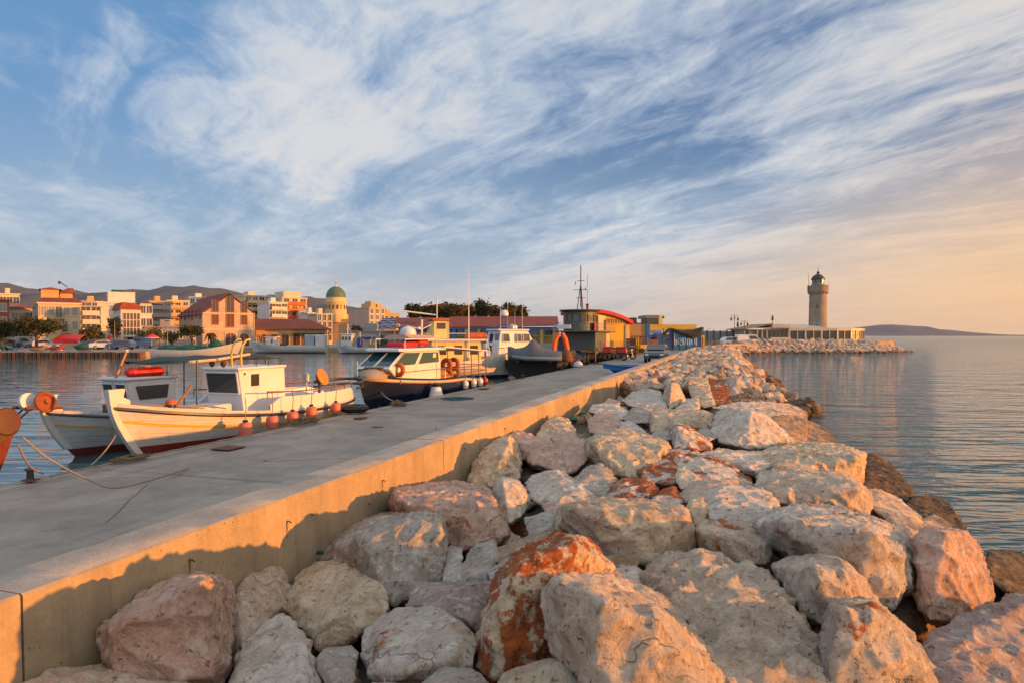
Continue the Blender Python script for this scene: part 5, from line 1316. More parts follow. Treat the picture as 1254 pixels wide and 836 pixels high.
# yellow wheelhouse workboat behind the navy boat
t = put('workboat', 'white workboat with tall yellow sunlit wheelhouse, behind the navy boat', 'boat', 556, 47, 0, R(20), 'boats in the inner basin')
hull(t, 9.5, 3.2, 1.9, 1.25, 1.2, mats=[M_hullw, M_navy], boot=.25, deckmat=M_wood)
M_yh = mat('cream_yellow_paint', (.80, .62, .24), .5, dirt=.2)
mb = MB(); mb.box(-1.9, 1.6, -1.2, 1.2, 1.0, 2.6, bev=.05); mb.build('deckhouse', M_yh, t)
mb = MB(); mb.box(-2.2, 2.0, -1.4, 1.4, 2.6, 2.72); mb.build('deckhouse_roof', M_white2, t)
mb = MB(); mb.box(-1.6, -.5, -.6, .7, 2.72, 3.95, bev=.05); mb.build('upper_wheelhouse', M_yh, t)
mb = MB(); mb.box(-1.35, -.75, -.62, .72, 3.4, 3.8); mb.build('window', M_glass, t)
mb = MB(); mb.box(-1.7, -.45, -.7, .8, 3.95, 4.1, bev=.04); mb.build('upper_roof', M_orange, t)
for a0 in (-1.4, -.3, .8):
    mb = MB(); mb.box(a0, a0 + .55, -1.215, 1.215, 1.7, 2.3); mb.build('window', M_glass, t)
mb = MB(); mb.lathe([(.1, 2.72), (.5, 2.8), (.58, 3.1), (.48, 3.4), (.1, 3.6)], 16, c=(-3.2, 0)); mb.build('radome', M_white2, t, smooth=True)
mb = MB(); mb.tube([(-3.2, 0, 1.2), (-3.2, 0, 2.8)], .15, 8); mb.build('radome_pedestal', M_white2, t)
mb = MB(); mb.tube([(-1.2, 0, 4.1), (-1.2, 0, 5.6)], .04, 6); mb.tube([(-1.9, 0, 5.0), (-.9, 0, 5.15)], .03, 5); mb.tube([(-3.6, 0, 4.6), (-1.3, 0, 4.35)], .05, 6); mb.build('mast', M_white2, t)
mb = MB(); mb.box(.9, 2.3, -.4, .5, 2.72, 3.15, bev=.14); mb.build('orange_life_raft', M_orange, t)
mb = MB(); mb.tube([(1.9, -1.4, 2.7), (2.3, -1.4, 1.3)], .04, 5); mb.tube([(-2.2, 1.4, 3.1), (2.2, 1.4, 3.1)], .025, 5); mb.build('rail', M_white2, t)
# tall whip antenna
t = put('radio_mast', 'thin white whip aerial rising behind the navy boat\'s awning', 'aerial', 574, 46, 1.2, 0); mb = MB(); mb.tube([(0, 0, 0), (0, 0, 2.5), (0, 0, 6.2)], [.05, .035, .012], 6); mb.build('whip', M_white2, t); mb = MB(); mb.lathe([(.12, 0), (.09, .15), (.05, .3)], 8); mb.build('base', M_steel, t)

# patrol boat
M_patrol = mat('patrol_grey_hull', (.34, .37, .40), .4, dirt=.15)
t = put('patrol_boat', 'grey and white patrol boat with square cabin and radar dome', 'boat', 613, 58.5, 0, R(28), 'boats in the inner basin')
hull(t, 11.0, 3.5, 1.75, 1.3, 1.25, mats=[M_patrol, M_navy], boot=.12, stern_w=.92, rail=M_black, railr=.05, deckmat=M_white, deck_drop=.05)
mb = MB(); bot = [(-.9, -1.35, 1.25), (3.1, -1.2, 1.35), (3.1, 1.2, 1.35), (-.9, 1.35, 1.25)]; md = [(-.8, -1.3, 2.3), (2.7, -1.1, 2.35), (2.7, 1.1, 2.35), (-.8, 1.3, 2.3)]; tp = [(-.6, -1.2, 3.35), (2.1, -1.0, 3.4), (2.1, 1.0, 3.4), (-.6, 1.2, 3.35)]
mb.loft([bot, md, tp]); o = mb.build('cabin', M_white2, t); bv = o.modifiers.new('b', 'BEVEL'); bv.width = .05; bv.segments = 2
mb = MB(); mb.box(-.85, 2.2, -1.2, 1.2, 3.36, 3.5, bev=.05); mb.build('cabin_roof', M_white2, t)
for (a0, a1) in ((-.45, .25), (.9, 1.4), (1.5, 2.2)):
    P = [(a0, -1.33, 2.45), (a1, -1.28, 2.45), (a1 - .05, -1.17, 3.12), (a0 + .02, -1.24, 3.12)]; quad_panel(t, 'side_window', P, M_glass, .02, frame=M_white, fw=.05)
P = [(-.74, -1.1, 2.4), (-.74, -.35, 2.4), (-.66, -.35, 3.1), (-.66, -1.05, 3.1)]; quad_panel(t, 'aft_window', P[::-1], M_glass, .03, frame=M_grey, fw=.05)
P = [(-.88, .0, 1.4), (-.88, .7, 1.4), (-.66, .65, 3.1), (-.66, .0, 3.1)]; quad_panel(t, 'cabin_door', P[::-1], M_black, .03)
mb = MB(); mb.tube([(.2, -.7, 3.45), (.35, -.2, 4.6), (.35, .2, 4.6), (.2, .7, 3.45)], .05, 6); mb.tube([(.1, -.8, 3.9), (.1, .8, 3.9)], .04, 6); mb.build('radar_arch', M_blue, t)
mb = MB(); mb.lathe([(.1, 4.6), (.36, 4.65), (.38, 4.85), (.25, 5.1), (.05, 5.15)], 14, c=(.35, 0)); mb.build('radome', M_white2, t, smooth=True)
mb = MB(); mb.lathe([(.1, 3.5), (.3, 3.55), (.3, 3.75), (.1, 3.95)], 12, c=(.7, -.7)); mb.build('searchlight', M_steel, t, smooth=True); 
mb = MB(); mb.lathe([(.1, 3.5), (.28, 3.55), (.28, 3.8), (.1, 3.95)], 12, c=(1.5, .3)); mb.build('searchlight', M_steel, t, smooth=True)
mb = MB()
for x_, h_ in ((1.9, 2.2), (.9, 2.8), (1.4, 1.5), (-.2, 1.8)): mb.tube([(x_, .4 * math.sin(x_ * 9), 3.45), (x_, .4 * math.sin(x_ * 9), 3.45 + h_)], .02, 5)
mb.build('aerials', M_white2, t)
for x_ in (-2.2, -1.6):
    mb = MB(); mb.box(x_ - .22, x_ + .22, -.9, -.4, 1.25, 1.75, bev=.05); mb.box(x_ - .22, x_ - .12, -.9, -.4, 1.7, 2.3, bev=.03); mb.build('helm_seat', M_white, t)
mb = MB(); mb.box(-4.2, -2.9, -.6, .4, 1.25, 2.3, bev=.08); mb.build('engine_housing', M_white, t)
mb = MB(); mb.box(-4.3, -2.8, -.7, .5, 2.3, 2.65, bev=.08); mb.build('red_cover', MATS['red_canvas'], t)
mb = MB()
for i in range(8):
    x_ = -5.2 + i * .75; mb.tube([(x_, -1.6, 1.2), (x_, -1.6, 1.95)], .02, 5)
mb.tube([(-5.2, -1.6, 1.95), (.1, -1.6, 1.95)], .025, 5); mb.build('rail', M_steel, t)

# dark launch carrying the tarpaulin-covered dinghy
vL = -13.0
uu0, uu1 = U_at(650, vL), U_at(708, vL)
t = place_boat('launch', 'black-hulled launch lying astern of the grey tug, a covered dinghy on deck', 'boat', (uu0 + uu1) / 2, vL, 0, math.pi, 'boats in the inner basin')
hull(t, uu1 - uu0, 4.0, 1.7, 1.25, 1.3, mats=[M_black, M_antifoul], boot=.25, double=False, stern_w=.95, rail=M_black, railr=.09, deckmat=M_dark)
mb = MB(); mb.box(-1.5, 1.0, -1.3, .9, 1.2, 1.75, bev=.06); mb.build('engine_casing', M_dark, t)
for k_, (x_, y_2) in enumerate(((-4.2, -2.02), (-2.2, -2.05), (0.2, -2.05), (2.4, -1.95))):
    mb = MB(); mb.torus((x_, y_2 - .02, .95), .30, .12, 18, 8, axis='y'); mb.build('tyre_fender', M_black, t, smooth=True)
Yr = 46.5
t = put('covered_dinghy', 'dinghy under a grey tarpaulin on the black launch\'s deck', 'dinghy', 655, Yr, 1.32, R(-8))
mb = MB(); rg = []
Ld = 3.75
for i in range(15):
    f = i / 14; x = -Ld / 2 + Ld * f
    wd = .72 * (1 - (1 - min(1, f / .35)) ** 2) ** .5 * (1 if f < .85 else 1 - (f - .85) * 1.2)
    wd = max(.05, wd); ridge_ = .36 + .62 * math.exp(-((f - .47) / .10) ** 2) * .9 + .25 * math.exp(-((f - .47) / .3) ** 2)
    zb = .28 - .05 * f + .35 * max(0, .35 - f); ring = []
    for k in range(13):
        a = math.pi * k / 12
        yy = wd * math.cos(a); zz = zb + (ridge_ + .12 * (f < .1)) * (math.sin(a) ** (1.5)) + .03 * mnoise.noise((f * 9, k * .9, 2))
        ring.append((x, yy, zz))
    ring += [(x, -wd * .92, zb - .2), (x, -wd * .3, zb - .38), (x, wd * .3, zb - .38), (x, wd * .92, zb - .2)]
    rg.append(ring)
mb.loft(rg); mb.build('tarpaulin', M_tarp, t, smooth='all')
mb = MB()
for sd_ in (1, -1): mb.tube([(-Ld / 2 + .15, .1 * sd_, .42), (-1.3, .55 * sd_, .22), (-.5, .72 * sd_, .12), (1.6, .72 * sd_, .10), (1.85, .6 * sd_, .12)], .14, 8)
mb.build('inflatable_tube', M_grey, t, smooth=True)
mb = MB(); mb.box(-1.2, -1.0, -.6, .6, -.15, .0); mb.box(1.0, 1.2, -.6, .6, -.15, .0); mb.tube([(1.9, 0, .1), (2.2, 0, .55), (2.25, 0, -.1)], .13, 8); mb.build('outboard_leg', M_dark, t)
mb = MB(); heap(mb, 2.15, .1, -.1, .45, .5, .85, seed=3); o = mb.build('rusty_cover', M_rust, t, smooth='all')
# orange boards standing by the tug
t = put('rescue_floats', 'pair of tall curved orange floats standing against a blue-grey panel', 'float', 687, 55, 1.3, R(4)); t.scale = (.88, .88, .92)
mb = MB()
mb.tube([(-.62, 0, 0.1), (-.66, 0, .8), (-.50, 0, 1.5), (-.12, 0, 2.0)], [.20, .24, .24, .16], 8); mb.build('orange_float', mat('bright_orange', (.80, .13, .01), .5), t, smooth=True)
mb = MB(); mb.tube([(.12, 0, 2.0), (.36, 0, 1.5), (.55, 0, .7), (.72, 0, -.35)], [.16, .25, .24, .12], 8); mb.build('orange_float', MATS['bright_orange'], t, smooth=True)
mb = MB(); mb.loft([[(-.4, .12, 0), (.4, .12, 0), (.4, .2, 0), (-.4, .2, 0)], [(-.15, .12, 1.7), (.12, .12, 1.7), (.12, .2, 1.7), (-.15, .2, 1.7)]]); mb.build('panel', mat('slate_blue', (.03, .07, .10), .6), t)

# grey tug with round wheelhouse
vT = -13.9
uu0, uu1 = U_at(698, vT), U_at(759, vT)
t = place_boat('tug', 'dark-hulled workship with rounded grey wheelhouse and tall lattice mast, along the quay', 'ship', (uu0 + uu1) / 2, vT, 0, 0, 'boats in the inner basin')
LT = uu1 - uu0
M_slate = mat('slate_paint', (.10, .12, .11), .55, dirt=.3, dirtcol=(.2, .12, .06))
M_tugy = mat('sunlit_cream_paint', (.62, .48, .26), .55, dirt=.3)  # warm cream paints in the sunlight on the tug's right side
hull(t, LT, 5.2, 1.7, 1.25, 1.4, keel=-.8, mats=[M_black, M_antifoul], boot=.1, rail=M_black, railr=.12, deckmat=M_dark, stern_w=.9, bowfull=3.2)
xw = LT / 2 - 3.6
def arc_ring(cx_, cy_, rx_, z, n=20): return [(cx_ + rx_ * math.cos(2 * math.pi * i / n), cy_ + rx_ * .95 * math.sin(2 * math.pi * i / n), z) for i in range(n)]
mb = MB(); mb.box(xw - 8.5, xw, -1.75, 1.75, 1.2, 3.3, bev=.08); mb.build('deckhouse', [M_slate], t)
mb = MB(); mb.box(xw - 9.5, xw + 1.6, -2.15, 2.15, 3.3, 3.42, bev=.03); mb.build('bridge_deck', M_slate, t)
mb = MB(); mb.loft([arc_ring(xw - .8, 0, 1.65, 3.42), arc_ring(xw - .8, 0, 1.65, 5.25)]); mb.build('wheelhouse', M_slate, t, smooth=True)
mb = MB(); mb.loft([arc_ring(xw - .8, 0, 1.9, 5.25, 28), arc_ring(xw - .8, 0, 2.15, 5.33, 28), arc_ring(xw - .8, 0, 2.1, 5.45, 28)]); mb.build('wheelhouse_roof', M_dark, t, smooth=True)
for k in range(9):
    a = R(-100 + k * 25); cx_, cy_ = xw - .8 + 1.66 * math.cos(a), 1.66 * .95 * math.sin(a)
    Mw = Matrix.Translation((cx_, cy_, 4.6)) @ Matrix.Rotation(a, 4, 'Z'); mb = MB(); mb.box(-.02, .03, -.24, .24, -.3, .35, M=Mw); mb.build('window', M_glass, t)
mb = MB(); mb.box(xw - 6.6, xw - 2.6, -1.3, 1.55, 3.42, 5.0, bev=.05); mb.build('accommodation', M_tugy, t)
mb = MB(); mb.box(xw - 6.4, xw - 5.3, 1.56, 1.60, 3.5, 4.6); mb.build('door', M_dark, t)
mb = MB(); mb.box(xw - 4.6, xw - 3.8, 1.56, 1.60, 1.4, 3.1); mb.build('door', M_black, t)
mb = MB(); mb.box(xw - 7.9, xw - 5.6, 1.755, 1.78, 1.3, 3.2); mb.build('sunlit_panel', M_tugy, t)  # panel added in the sunlit tone of the deckhouse side
mb = MB(); mb.box(xw - .5, xw + .2, 1.6, 1.66, 3.45, 4.2); mb.build('red_dodger', MATS['red_canvas'], t)
mb = MB(); mb.box(xw + .9, xw + 1.0, -1.9, -.5, 3.6, 4.0, bev=.02); mb.build('liferaft_canister', M_white2, t)
mb = MB(); zt = 5.45
for (ax_, ay_) in ((.35, .3), (.35, -.3), (-.4, 0)): mb.tube([(xw - 1.2 + ax_, ay_, zt), (xw - 1.2, 0, zt + 2.6)], .045, 5)
mb.tube([(xw - 1.2, 0, zt + .3), (xw - 1.2, 0, zt + 4.4)], .05, 6)
for zz, w_ in ((1.2, .5), (2.0, .7), (2.9, .35)): mb.tube([(xw - 1.2, -w_, zt + zz), (xw - 1.2, w_, zt + zz)], .03, 5)
mb.build('mast', M_rust, t)
mb = MB(); mb.sphere((xw - 1.2, .55, zt + 2.1), .16, 8); mb.build('masthead_light', M_white2, t)
mb = MB(); mb.prism([(-.0, 0), (.35, -.05), (.30, .35), (0, .3)], 0, .015, 'y', M=Matrix.Translation((xw - 1.2, -.5, zt + 2.5))); mb.build('flag', M_blue, t)
mb = MB(); mb.tube([(xw - 4.5, 0, 5.0), (xw - 4.5, 0, 6.1)], .12, 7); mb.sphere((xw - 4.5, 0, 6.1), .18, 8); mb.tube([(xw - 4.5, 0, 6.2), (xw - 4.5, 0, 9.2)], .02, 5); mb.build('aerials', M_rust, t)
mb = MB()
for sd_ in (1, -1):
    n = 16
    for i in range(n):
        x_ = xw + 1.5 - i * .72; mb.tube([(x_, 2.12 * sd_, 3.42), (x_, 2.12 * sd_, 4.2)], .02, 4)
    for zz in (3.8, 4.2): mb.tube([(xw + 1.5, 2.12 * sd_, zz), (xw + 1.5 - 10.8, 2.12 * sd_, zz)], .02, 4)
    for i in range(22):
        x_ = LT / 2 - 3 - i * .95; mb.tube([(x_, 2.35 * sd_, 1.4), (x_, 2.35 * sd_, 2.35)], .022, 4)
    mb.tube([(LT / 2 - 3, 2.35 * sd_, 2.35), (LT / 2 - 3 - 20, 2.35 * sd_, 2.35)], .024, 4); mb.tube([(LT / 2 - 3, 2.35 * sd_, 1.9), (LT / 2 - 3 - 20, 2.35 * sd_, 1.9)], .018, 4)
mb.build('rail', M_steel, t)
for k in range(7):
    mb = MB(); mb.torus((LT / 2 - 3.0 - k * 2.6, 2.62, .98), .33, .14, 16, 8, axis='y'); mb.build('tyre_fender', M_black, t, smooth=True)
mb = MB(); mb.torus((xw - 2.6, 2.2, 2.0), .32, .09, 18, 8, axis='y'); mb.build('lifebuoy', MATS['bright_orange'], t, smooth=True)

# things on the quay near the tug
def on_quay(name, label, cat, px, v, rz=0.0, group=None):
    return thing(name, label, cat, qp(px, v, -.01), -TH + rz, group)
def motorbike(px, v, label, rz, col_):
    t = on_quay('motorcycle', label, 'motorcycle', px, v, rz)
    for x_ in (-.68, .68):
        mb = MB(); mb.torus((x_, 0, .31), .26, .06, 24, 8, axis='y'); w_ = mb.build('wheel', M_black, t, smooth=True)
        mb = MB(); mb.torus((x_, 0, .31), .19, .012, 20, 5, axis='y')
        for k in range(8): a = math.pi * k / 4; mb.tube([(x_, 0, .31), (x_ + .19 * math.cos(a), 0, .31 + .19 * math.sin(a))], .006, 4)
        mb.build('rim', M_steel, w_)
    mb = MB(); mb.tube([(-.68, .07, .31), (-.2, .07, .45), (.35, .04, .72), (.55, 0, .9)], .028, 6); mb.tube([(-.1, 0, .3), (.3, 0, .38), (.42, 0, .75)], .03, 6); mb.build('frame', M_dark, t)
    mb = MB(); mb.tube([(.68, .06, .31), (.50, .06, .95)], .025, 6); mb.tube([(.68, -.06, .31), (.50, -.06, .95)], .025, 6); mb.tube([(.46, -.32, 1.0), (.48, 0, .98), (.46, .32, 1.0)], .016, 6); mb.build('fork', M_steel, t)
    mb = MB(); mb.loft([[(-.05, -.08, .66), (.32, -.10, .68), (.32, .10, .68), (-.05, .08, .66)], [(-.02, -.1, .84), (.34, -.09, .88), (.34, .09, .88), (-.02, .1, .84)]]); mb.build('tank', col_, t)
    mb = MB(); mb.box(-.62, -.02, -.11, .11, .70, .80, bev=.03); mb.build('seat', M_black, t)
    mb = MB(); mb.box(-.18, .22, -.13, .13, .24, .5, bev=.04); mb.tube([(.1, .14, .28), (-.7, .16, .30)], .035, 6); mb.build('engine', M_steel, t)
    mb = MB(); mb.sphere((.60, 0, .88), .09, 10); mb.build('headlight', M_white2, t)
    return t
motorbike(766, -9.2, 'motorcycle parked broadside on the quay, near side, chrome engine', R(12), M_grey)
t = on_quay('cart', 'flat handcart loaded with two red crates, behind the motorcycle', 'cart', 753, -9.7, R(10))
for sx in (-.8, .8):
    mb = MB(); mb.torus((sx, -.5, .3), .24, .06, 18, 8, axis='y'); mb.torus((sx, .5, .3), .24, .06, 18, 8, axis='y'); mb.build('wheel_pair', M_black, t, smooth=True)
mb = MB(); mb.box(-1.2, 1.2, -.55, .55, .5, .62); mb.tube([(1.2, 0, .6), (1.9, 0, 1.1)], .03, 6); mb.build('platform', M_dark, t)
for name, x0, lab in (('crate', -1.1, 'left red crate on the handcart'), ('crate', .15, 'right red crate on the handcart')):
    c_ = thing('crate', lab, 'crate', t.location + Vector((math.cos(-TH + R(10)) * (x0 + .45), math.sin(-TH + R(10)) * (x0 + .45), .63)), -TH + R(10), 'red crates on the handcart')
    mb = MB(); mb.box(-.45, .45, -.4, .4, 0, .52, bev=.08); mb.build('tub', M_red, c_); mb = MB(); mb.box(-.48, .48, -.43, .43, .5, .58, bev=.03); mb.build('rim', mat('bright_red', (.5, .03, .03), .5), c_)
# post with plank, sack
t = on_quay('signpost', 'thin post on a flat wooden base beside the tug', 'post', 729, -9.9); mb = MB(); mb.tube([(0, 0, 0), (.03, 0, 1.1)], .03, 6); mb.build('post', M_wood, t); mb = MB(); mb.box(-.6, .6, -.25, .25, 0, .06); mb.build('base', M_dark, t); mb = MB(); mb.box(-.1, .25, -.02, .02, 1.0, 1.25, bev=.01); mb.build('board', M_wood, t)
t = on_quay('sack', 'pale sack slumped at the quay edge beside the launch', 'sack', 708, -10.1); mb = MB(); heap(mb, 0, 0, 0, .38, .3, .42, seed=8); mb.build('bag', M_white, t, smooth='all'); mb = MB(); mb.lathe([(.06, .38), (.09, .46), (.05, .5)], 8); mb.build('knot', M_rope, t)
# blue skiff and dark car by the parapet
t = on_quay('skiff', 'small blue skiff drawn up on the quay against the parapet', 'boat', 771, -5.35, R(90 + 180))
hull(t, 3.0, 1.3, .62, .48, .48, keel=.0, mats=[M_blue, M_blue, M_blue], boot=-1, rake=.12, deck_drop=.3, rail=mat('light_blue', (.05, .22, .5), .5), railr=.02)
t.location.z = ZQ + .04; t.rotation_euler[2] = R(178)
def car(loc, rz, label, col_, kind='hatch', group='cars', s=1.0, name='parked_car', detail=True):
    t = thing(name, label, 'car', loc, rz, group); t.scale = (s, s, s)
    Lc = 4.1; W = .83
    if kind == 'van':
        side = [(-2.2, .35), (-2.2, 1.75), (-2.0, 1.92), (.9, 1.92), (1.55, 1.15), (2.1, 1.0), (2.2, .75), (2.2, .35)]; gx = [(-.2, 1.2), (-.2, 1.75), (.85, 1.75), (1.4, 1.2)]
    elif kind == 'saloon':
        side = [(-2.2, .35), (-2.22, .95), (-1.6, 1.02), (-1.0, 1.42), (.35, 1.44), (1.05, 1.0), (2.05, .86), (2.2, .65), (2.2, .35)]; gx = [(-1.35, 1.02), (-.95, 1.36), (.32, 1.38), (.9, 1.02)]
    else:
        side = [(-2.0, .35), (-2.05, .95), (-1.85, 1.3), (-1.5, 1.47), (.2, 1.5), (.95, 1.02), (1.85, .86), (2.0, .65), (2.0, .35)]; gx = [(-1.65, 1.0), (-1.4, 1.38), (.15, 1.42), (.78, 1.02)]
    mb = MB(); rings = []
    for yy, ins in ((-W, .10), (-W * .93, .0), (W * .93, .0), (W, .10)):
        rings.append([(x * (1 - ins * .1), yy * (1 if z < 1.05 else .86), z - (ins * .3 if z > 1.0 else -ins * .2 if z < .4 else 0)) for x, z in side])
    mb.loft(rings); b_ = mb.build('body', col_, t); bv = b_.modifiers.new('b', 'BEVEL'); bv.width = .05; bv.segments = 2; bv.limit_method = 'ANGLE'
    for sd_ in (1, -1):
        mb = MB(); P = [(x, sd_ * (W if z < 1.05 else W * .87) * 1.004, z) for x, z in gx]; mb.loft([P, [(x, y + .012 * sd_, z) for x, y, z in P]]); mb.build('side_window', M_glass, t)
    top = [p for p in side if p[1] > .98]
    f0 = side[5] if kind != 'van' else side[4]; f1 = side[4] if kind != 'van' else side[3]
    if kind == 'van': f0, f1 = side[4], side[3]
    P = [Vector((f0[0] + .02, -W * .80, f0[1] + .04)), Vector((f0[0] + .02, W * .80, f0[1] + .04)), Vector((f1[0] + .03, W * .70, f1[1] - .06)), Vector((f1[0] + .03, -W * .70, f1[1] - .06))]
    quad_panel(t, 'windscreen', [tuple(p) for p in P], M_glass, .02)
    if detail:
        for x_ in (-1.3, 1.3):
            for sd_ in (1, -1):
                mb = MB(); mb.lathe([(.30, -.1), (.32, -.06), (.32, .08), (.28, .1), (.02, .1)], 18, M=Matrix.Translation((x_, sd_ * .75, .32)) @ Matrix.Rotation(R(-90 * sd_), 4, 'X')); w_ = mb.build('wheel', M_black, t, smooth=True)
                mb = MB(); mb.lathe([(.19, .1), (.17, .115), (.02, .12)], 12, M=Matrix.Translation((x_, sd_ * .75, .32)) @ Matrix.Rotation(R(-90 * sd_), 4, 'X')); mb.build('rim', M_steel, w_)
        for sd_ in (1, -1):
            mb = MB(); xx = side[-2][0]; mb.box(xx - .06, xx + .015, sd_ * .45, sd_ * .72, .60, .74, bev=.02); mb.build('headlight', M_white2, t)
            mb = MB(); xx = side[0][0]; mb.box(xx - .02, xx + .06, sd_ * .55, sd_ * .74, .72, .92); mb.build('tail_light', M_red, t)
        mb = MB(); xx = side[-2][0]; mb.box(xx - .05, xx + .02, -.38, .38, .42, .6); mb.build('grille', M_black, t)
    return t
M_carg = mat('dark_grey_car_paint', (.03, .045, .05), .3, spec=.6, coat=.6, var=.05); M_carw = mat('white_car_paint', (.70, .70, .70), .3, coat=.5, var=.05); M_carb = mat('blue_car_paint', (.05, .10, .22), .3, coat=.5, var=.05)
M_carr = mat('red_car_paint', (.40, .03, .02), .3, coat=.5, var=.05); M_cars = mat('silver_car_paint', (.38, .39, .40), .3, metal=.5, var=.05)
p = qp(804, -5.75, -.03); Yc_ = Yv(804, -5.75)
car(p, -math.pi / 2 - TH, 'dark grey car facing the viewer on the quay, half hidden by the parapet', M_carg, 'hatch', group=None)
# ------------------------------------------------------------------ lighthouse, pavilion, town
M_stone = None
def masonry(name, c, mortar, scale=2.2, rough=.9):
    m_ = bpy.data.materials.new(name); m_.use_nodes = True; t = NT(m_.node_tree); b = m_.node_tree.nodes['Principled BSDF']
    P = t.node('ShaderNodeTexCoord').outputs['Object']; x, y, z = t.sep(P)
    u = t.m('ADD', x, y); v2 = t.comb(u, z, 0)
    br = t.node('ShaderNodeTexBrick'); t.put(br.inputs['Vector'], v2); br.inputs['Scale'].default_value = scale
    br.inputs['Color1'].default_value = (*c, 1); br.inputs['Color2'].default_value = (*[q * .72 for q in c], 1); br.inputs['Mortar'].default_value = (*mortar, 1); br.inputs['Mortar Size'].default_value = .03
    n = t.noise(P, .6, 6, .65)
    t.put(b.inputs['Base Color'], t.mix(t.ramp(n, .3, .7), t.mix(1.0, br.outputs[0], (.72, .7, .68, 1), 'MULTIPLY'), br.outputs[0])); b.inputs['Roughness'].default_value = rough
    t.put(b.inputs['Normal'], t.bump(t.m('ADD', br.outputs[1], t.noise(P, 9, 5, .7)), .5, .03))
    return m_
def plaster(name, c, dirt=.3):
    return mat(name, c, .9, var=.14, vscale=.5, dirt=dirt, dirtcol=tuple(q * .5 for q in c), bump=.2, bscale=6)
def tiles(name, c):
    m_ = bpy.data.materials.new(name); m_.use_nodes = True; t = NT(m_.node_tree); b = m_.node_tree.nodes['Principled BSDF']
    P = t.node('ShaderNodeTexCoord').outputs['Object']; wv = t.node('ShaderNodeTexWave'); t.put(wv.inputs['Vector'], P); wv.inputs['Scale'].default_value = 1.6; wv.inputs['Distortion'].default_value = .6
    n = t.noise(P, 1.1, 6, .7)
    t.put(b.inputs['Base Color'], t.mix(t.ramp(n, .3, .7), (*[q * .6 for q in c], 1), (*c, 1))); b.inputs['Roughness'].default_value = .85
    t.put(b.inputs['Normal'], t.bump(wv.outputs[1], .6, .06)); return m_
M_tile = tiles('terracotta_tiles', (.34, .075, .035)); M_tiled = tiles('dark_red_roofing', (.24, .055, .035))
M_lh = masonry('lighthouse_stone', (.42, .34, .25), (.28, .24, .19), 1.6)
M_brickp = masonry('pinkish_ashlar', (.64, .50, .37), (.52, .41, .31), 1.6)

# islet ground and harbour apron behind the mole head
land('lighthouse_ground', [(p[0] + (.5), p[1] + 2.9) for p in ISL[1:-1]] + [(70, 136), (56, 150), (40, 150), (34, 128)], 2.05, -2.5)
apr = land('apron', [(22.2, 99.5), (29.0, 99.0), (29.5, 104), (34.5, 110.5), (40, 118), (38, 150), (10, 150), (14, 104)], ZL + .02)

# lighthouse
YL = 127.0; xl = Gx(1001.5, YL); ppm = F / YL
t = thing('lighthouse', 'round stone lighthouse with dark domed lantern and gallery, right of the harbour', 'lighthouse', (xl, YL, 2.05), 0)
H_ = Zy(356, YL) - 2.05
mb = MB(); mb.lathe([(1.95, 0), (1.95, 1.6), (1.80, 1.65), (1.62, 2.0), (1.52, H_ - 2.2), (1.50, H_ - .6)], 40); mb.build('tower', M_lh, t, smooth=True)
mb = MB(); mb.lathe([(1.5, H_ - .65), (1.62, H_ - .5), (1.78, H_ - .25), (1.83, H_ - .05), (1.83, H_ + .05)], 40)
for k in range(24):
    a = 2 * math.pi * k / 24; Mk = Matrix.Rotation(a, 4, 'Z'); mb.box(1.5, 1.77, -.09, .09, H_ - .62, H_ - .26, M=Mk)
mb.build('corbels', M_lh, t, smooth=True)
mb = MB(); mb.lathe([(1.78, H_ + .05), (1.78, H_ + .85), (1.68, H_ + .85), (1.68, H_ + .05)], 32)
for k in range(12):
    a = 2 * math.pi * k / 12; mb.box(1.66, 1.83, -.08, .08, H_ + .05, H_ + .95, M=Matrix.Rotation(a, 4, 'Z'))
mb.build('gallery_parapet', M_lh, t)
mb = MB(); mb.lathe([(1.22, H_ + .05), (1.20, H_ + 1.15), (1.1, H_ + 1.2)], 24); mb.build('lantern_base', M_lh, t, smooth=True)
mb = MB(); mb.lathe([(1.02, H_ + 1.15), (1.02, H_ + 2.0)], 16); mb.build('lantern_glass', mat('lantern_glass', (.25, .27, .25), .15), t, smooth=True)
mb = MB()
for k in range(8):
    a = 2 * math.pi * k / 8; mb.box(1.0, 1.07, -.035, .035, H_ + 1.15, H_ + 2.05, M=Matrix.Rotation(a, 4, 'Z'))
mb.torus((0, 0, H_ + 1.6), 1.04, .03, 24, 5); mb.build('glazing_bar', M_dark, t)
mb = MB(); mb.lathe([(1.25, H_ + 2.0), (1.22, H_ + 2.12), (1.02, H_ + 2.5), (.66, H_ + 2.85), (.25, H_ + 3.05), (.16, H_ + 3.15), (.26, H_ + 3.32), (.16, H_ + 3.5), (.05, H_ + 3.6), (.03, H_ + 4.3)], 24); mb.build('lantern_dome', mat('weathered_dome_metal', (.05, .04, .028), .6, dirt=.4), t, smooth=True)
mb = MB(); mb.tube([(-1.85, -.5, H_ + .1), (-1.95, -.5, H_ + 1.3), (-2.05, -.5, H_ + 3.2)], .035, 5); mb.build('aerial', M_dark, t)
mb = MB(); mb.box(-.75, -.2, -1.72, -1.55, 2.3, 3.4); mb.build('door', mat('blue_door', (.10, .22, .42), .5), t)
mb = MB(); mb.box(-.95, -.68, -1.62, -1.35, H_ - 3.3, H_ - 2.7); mb.build('window', M_glass, t)
mb = MB(); mb.lathe([(2.35, 0), (2.35, 1.0), (2.2, 1.05)], 32); mb.build('plinth', plaster('cream_plaster', (.62, .53, .38)), t)

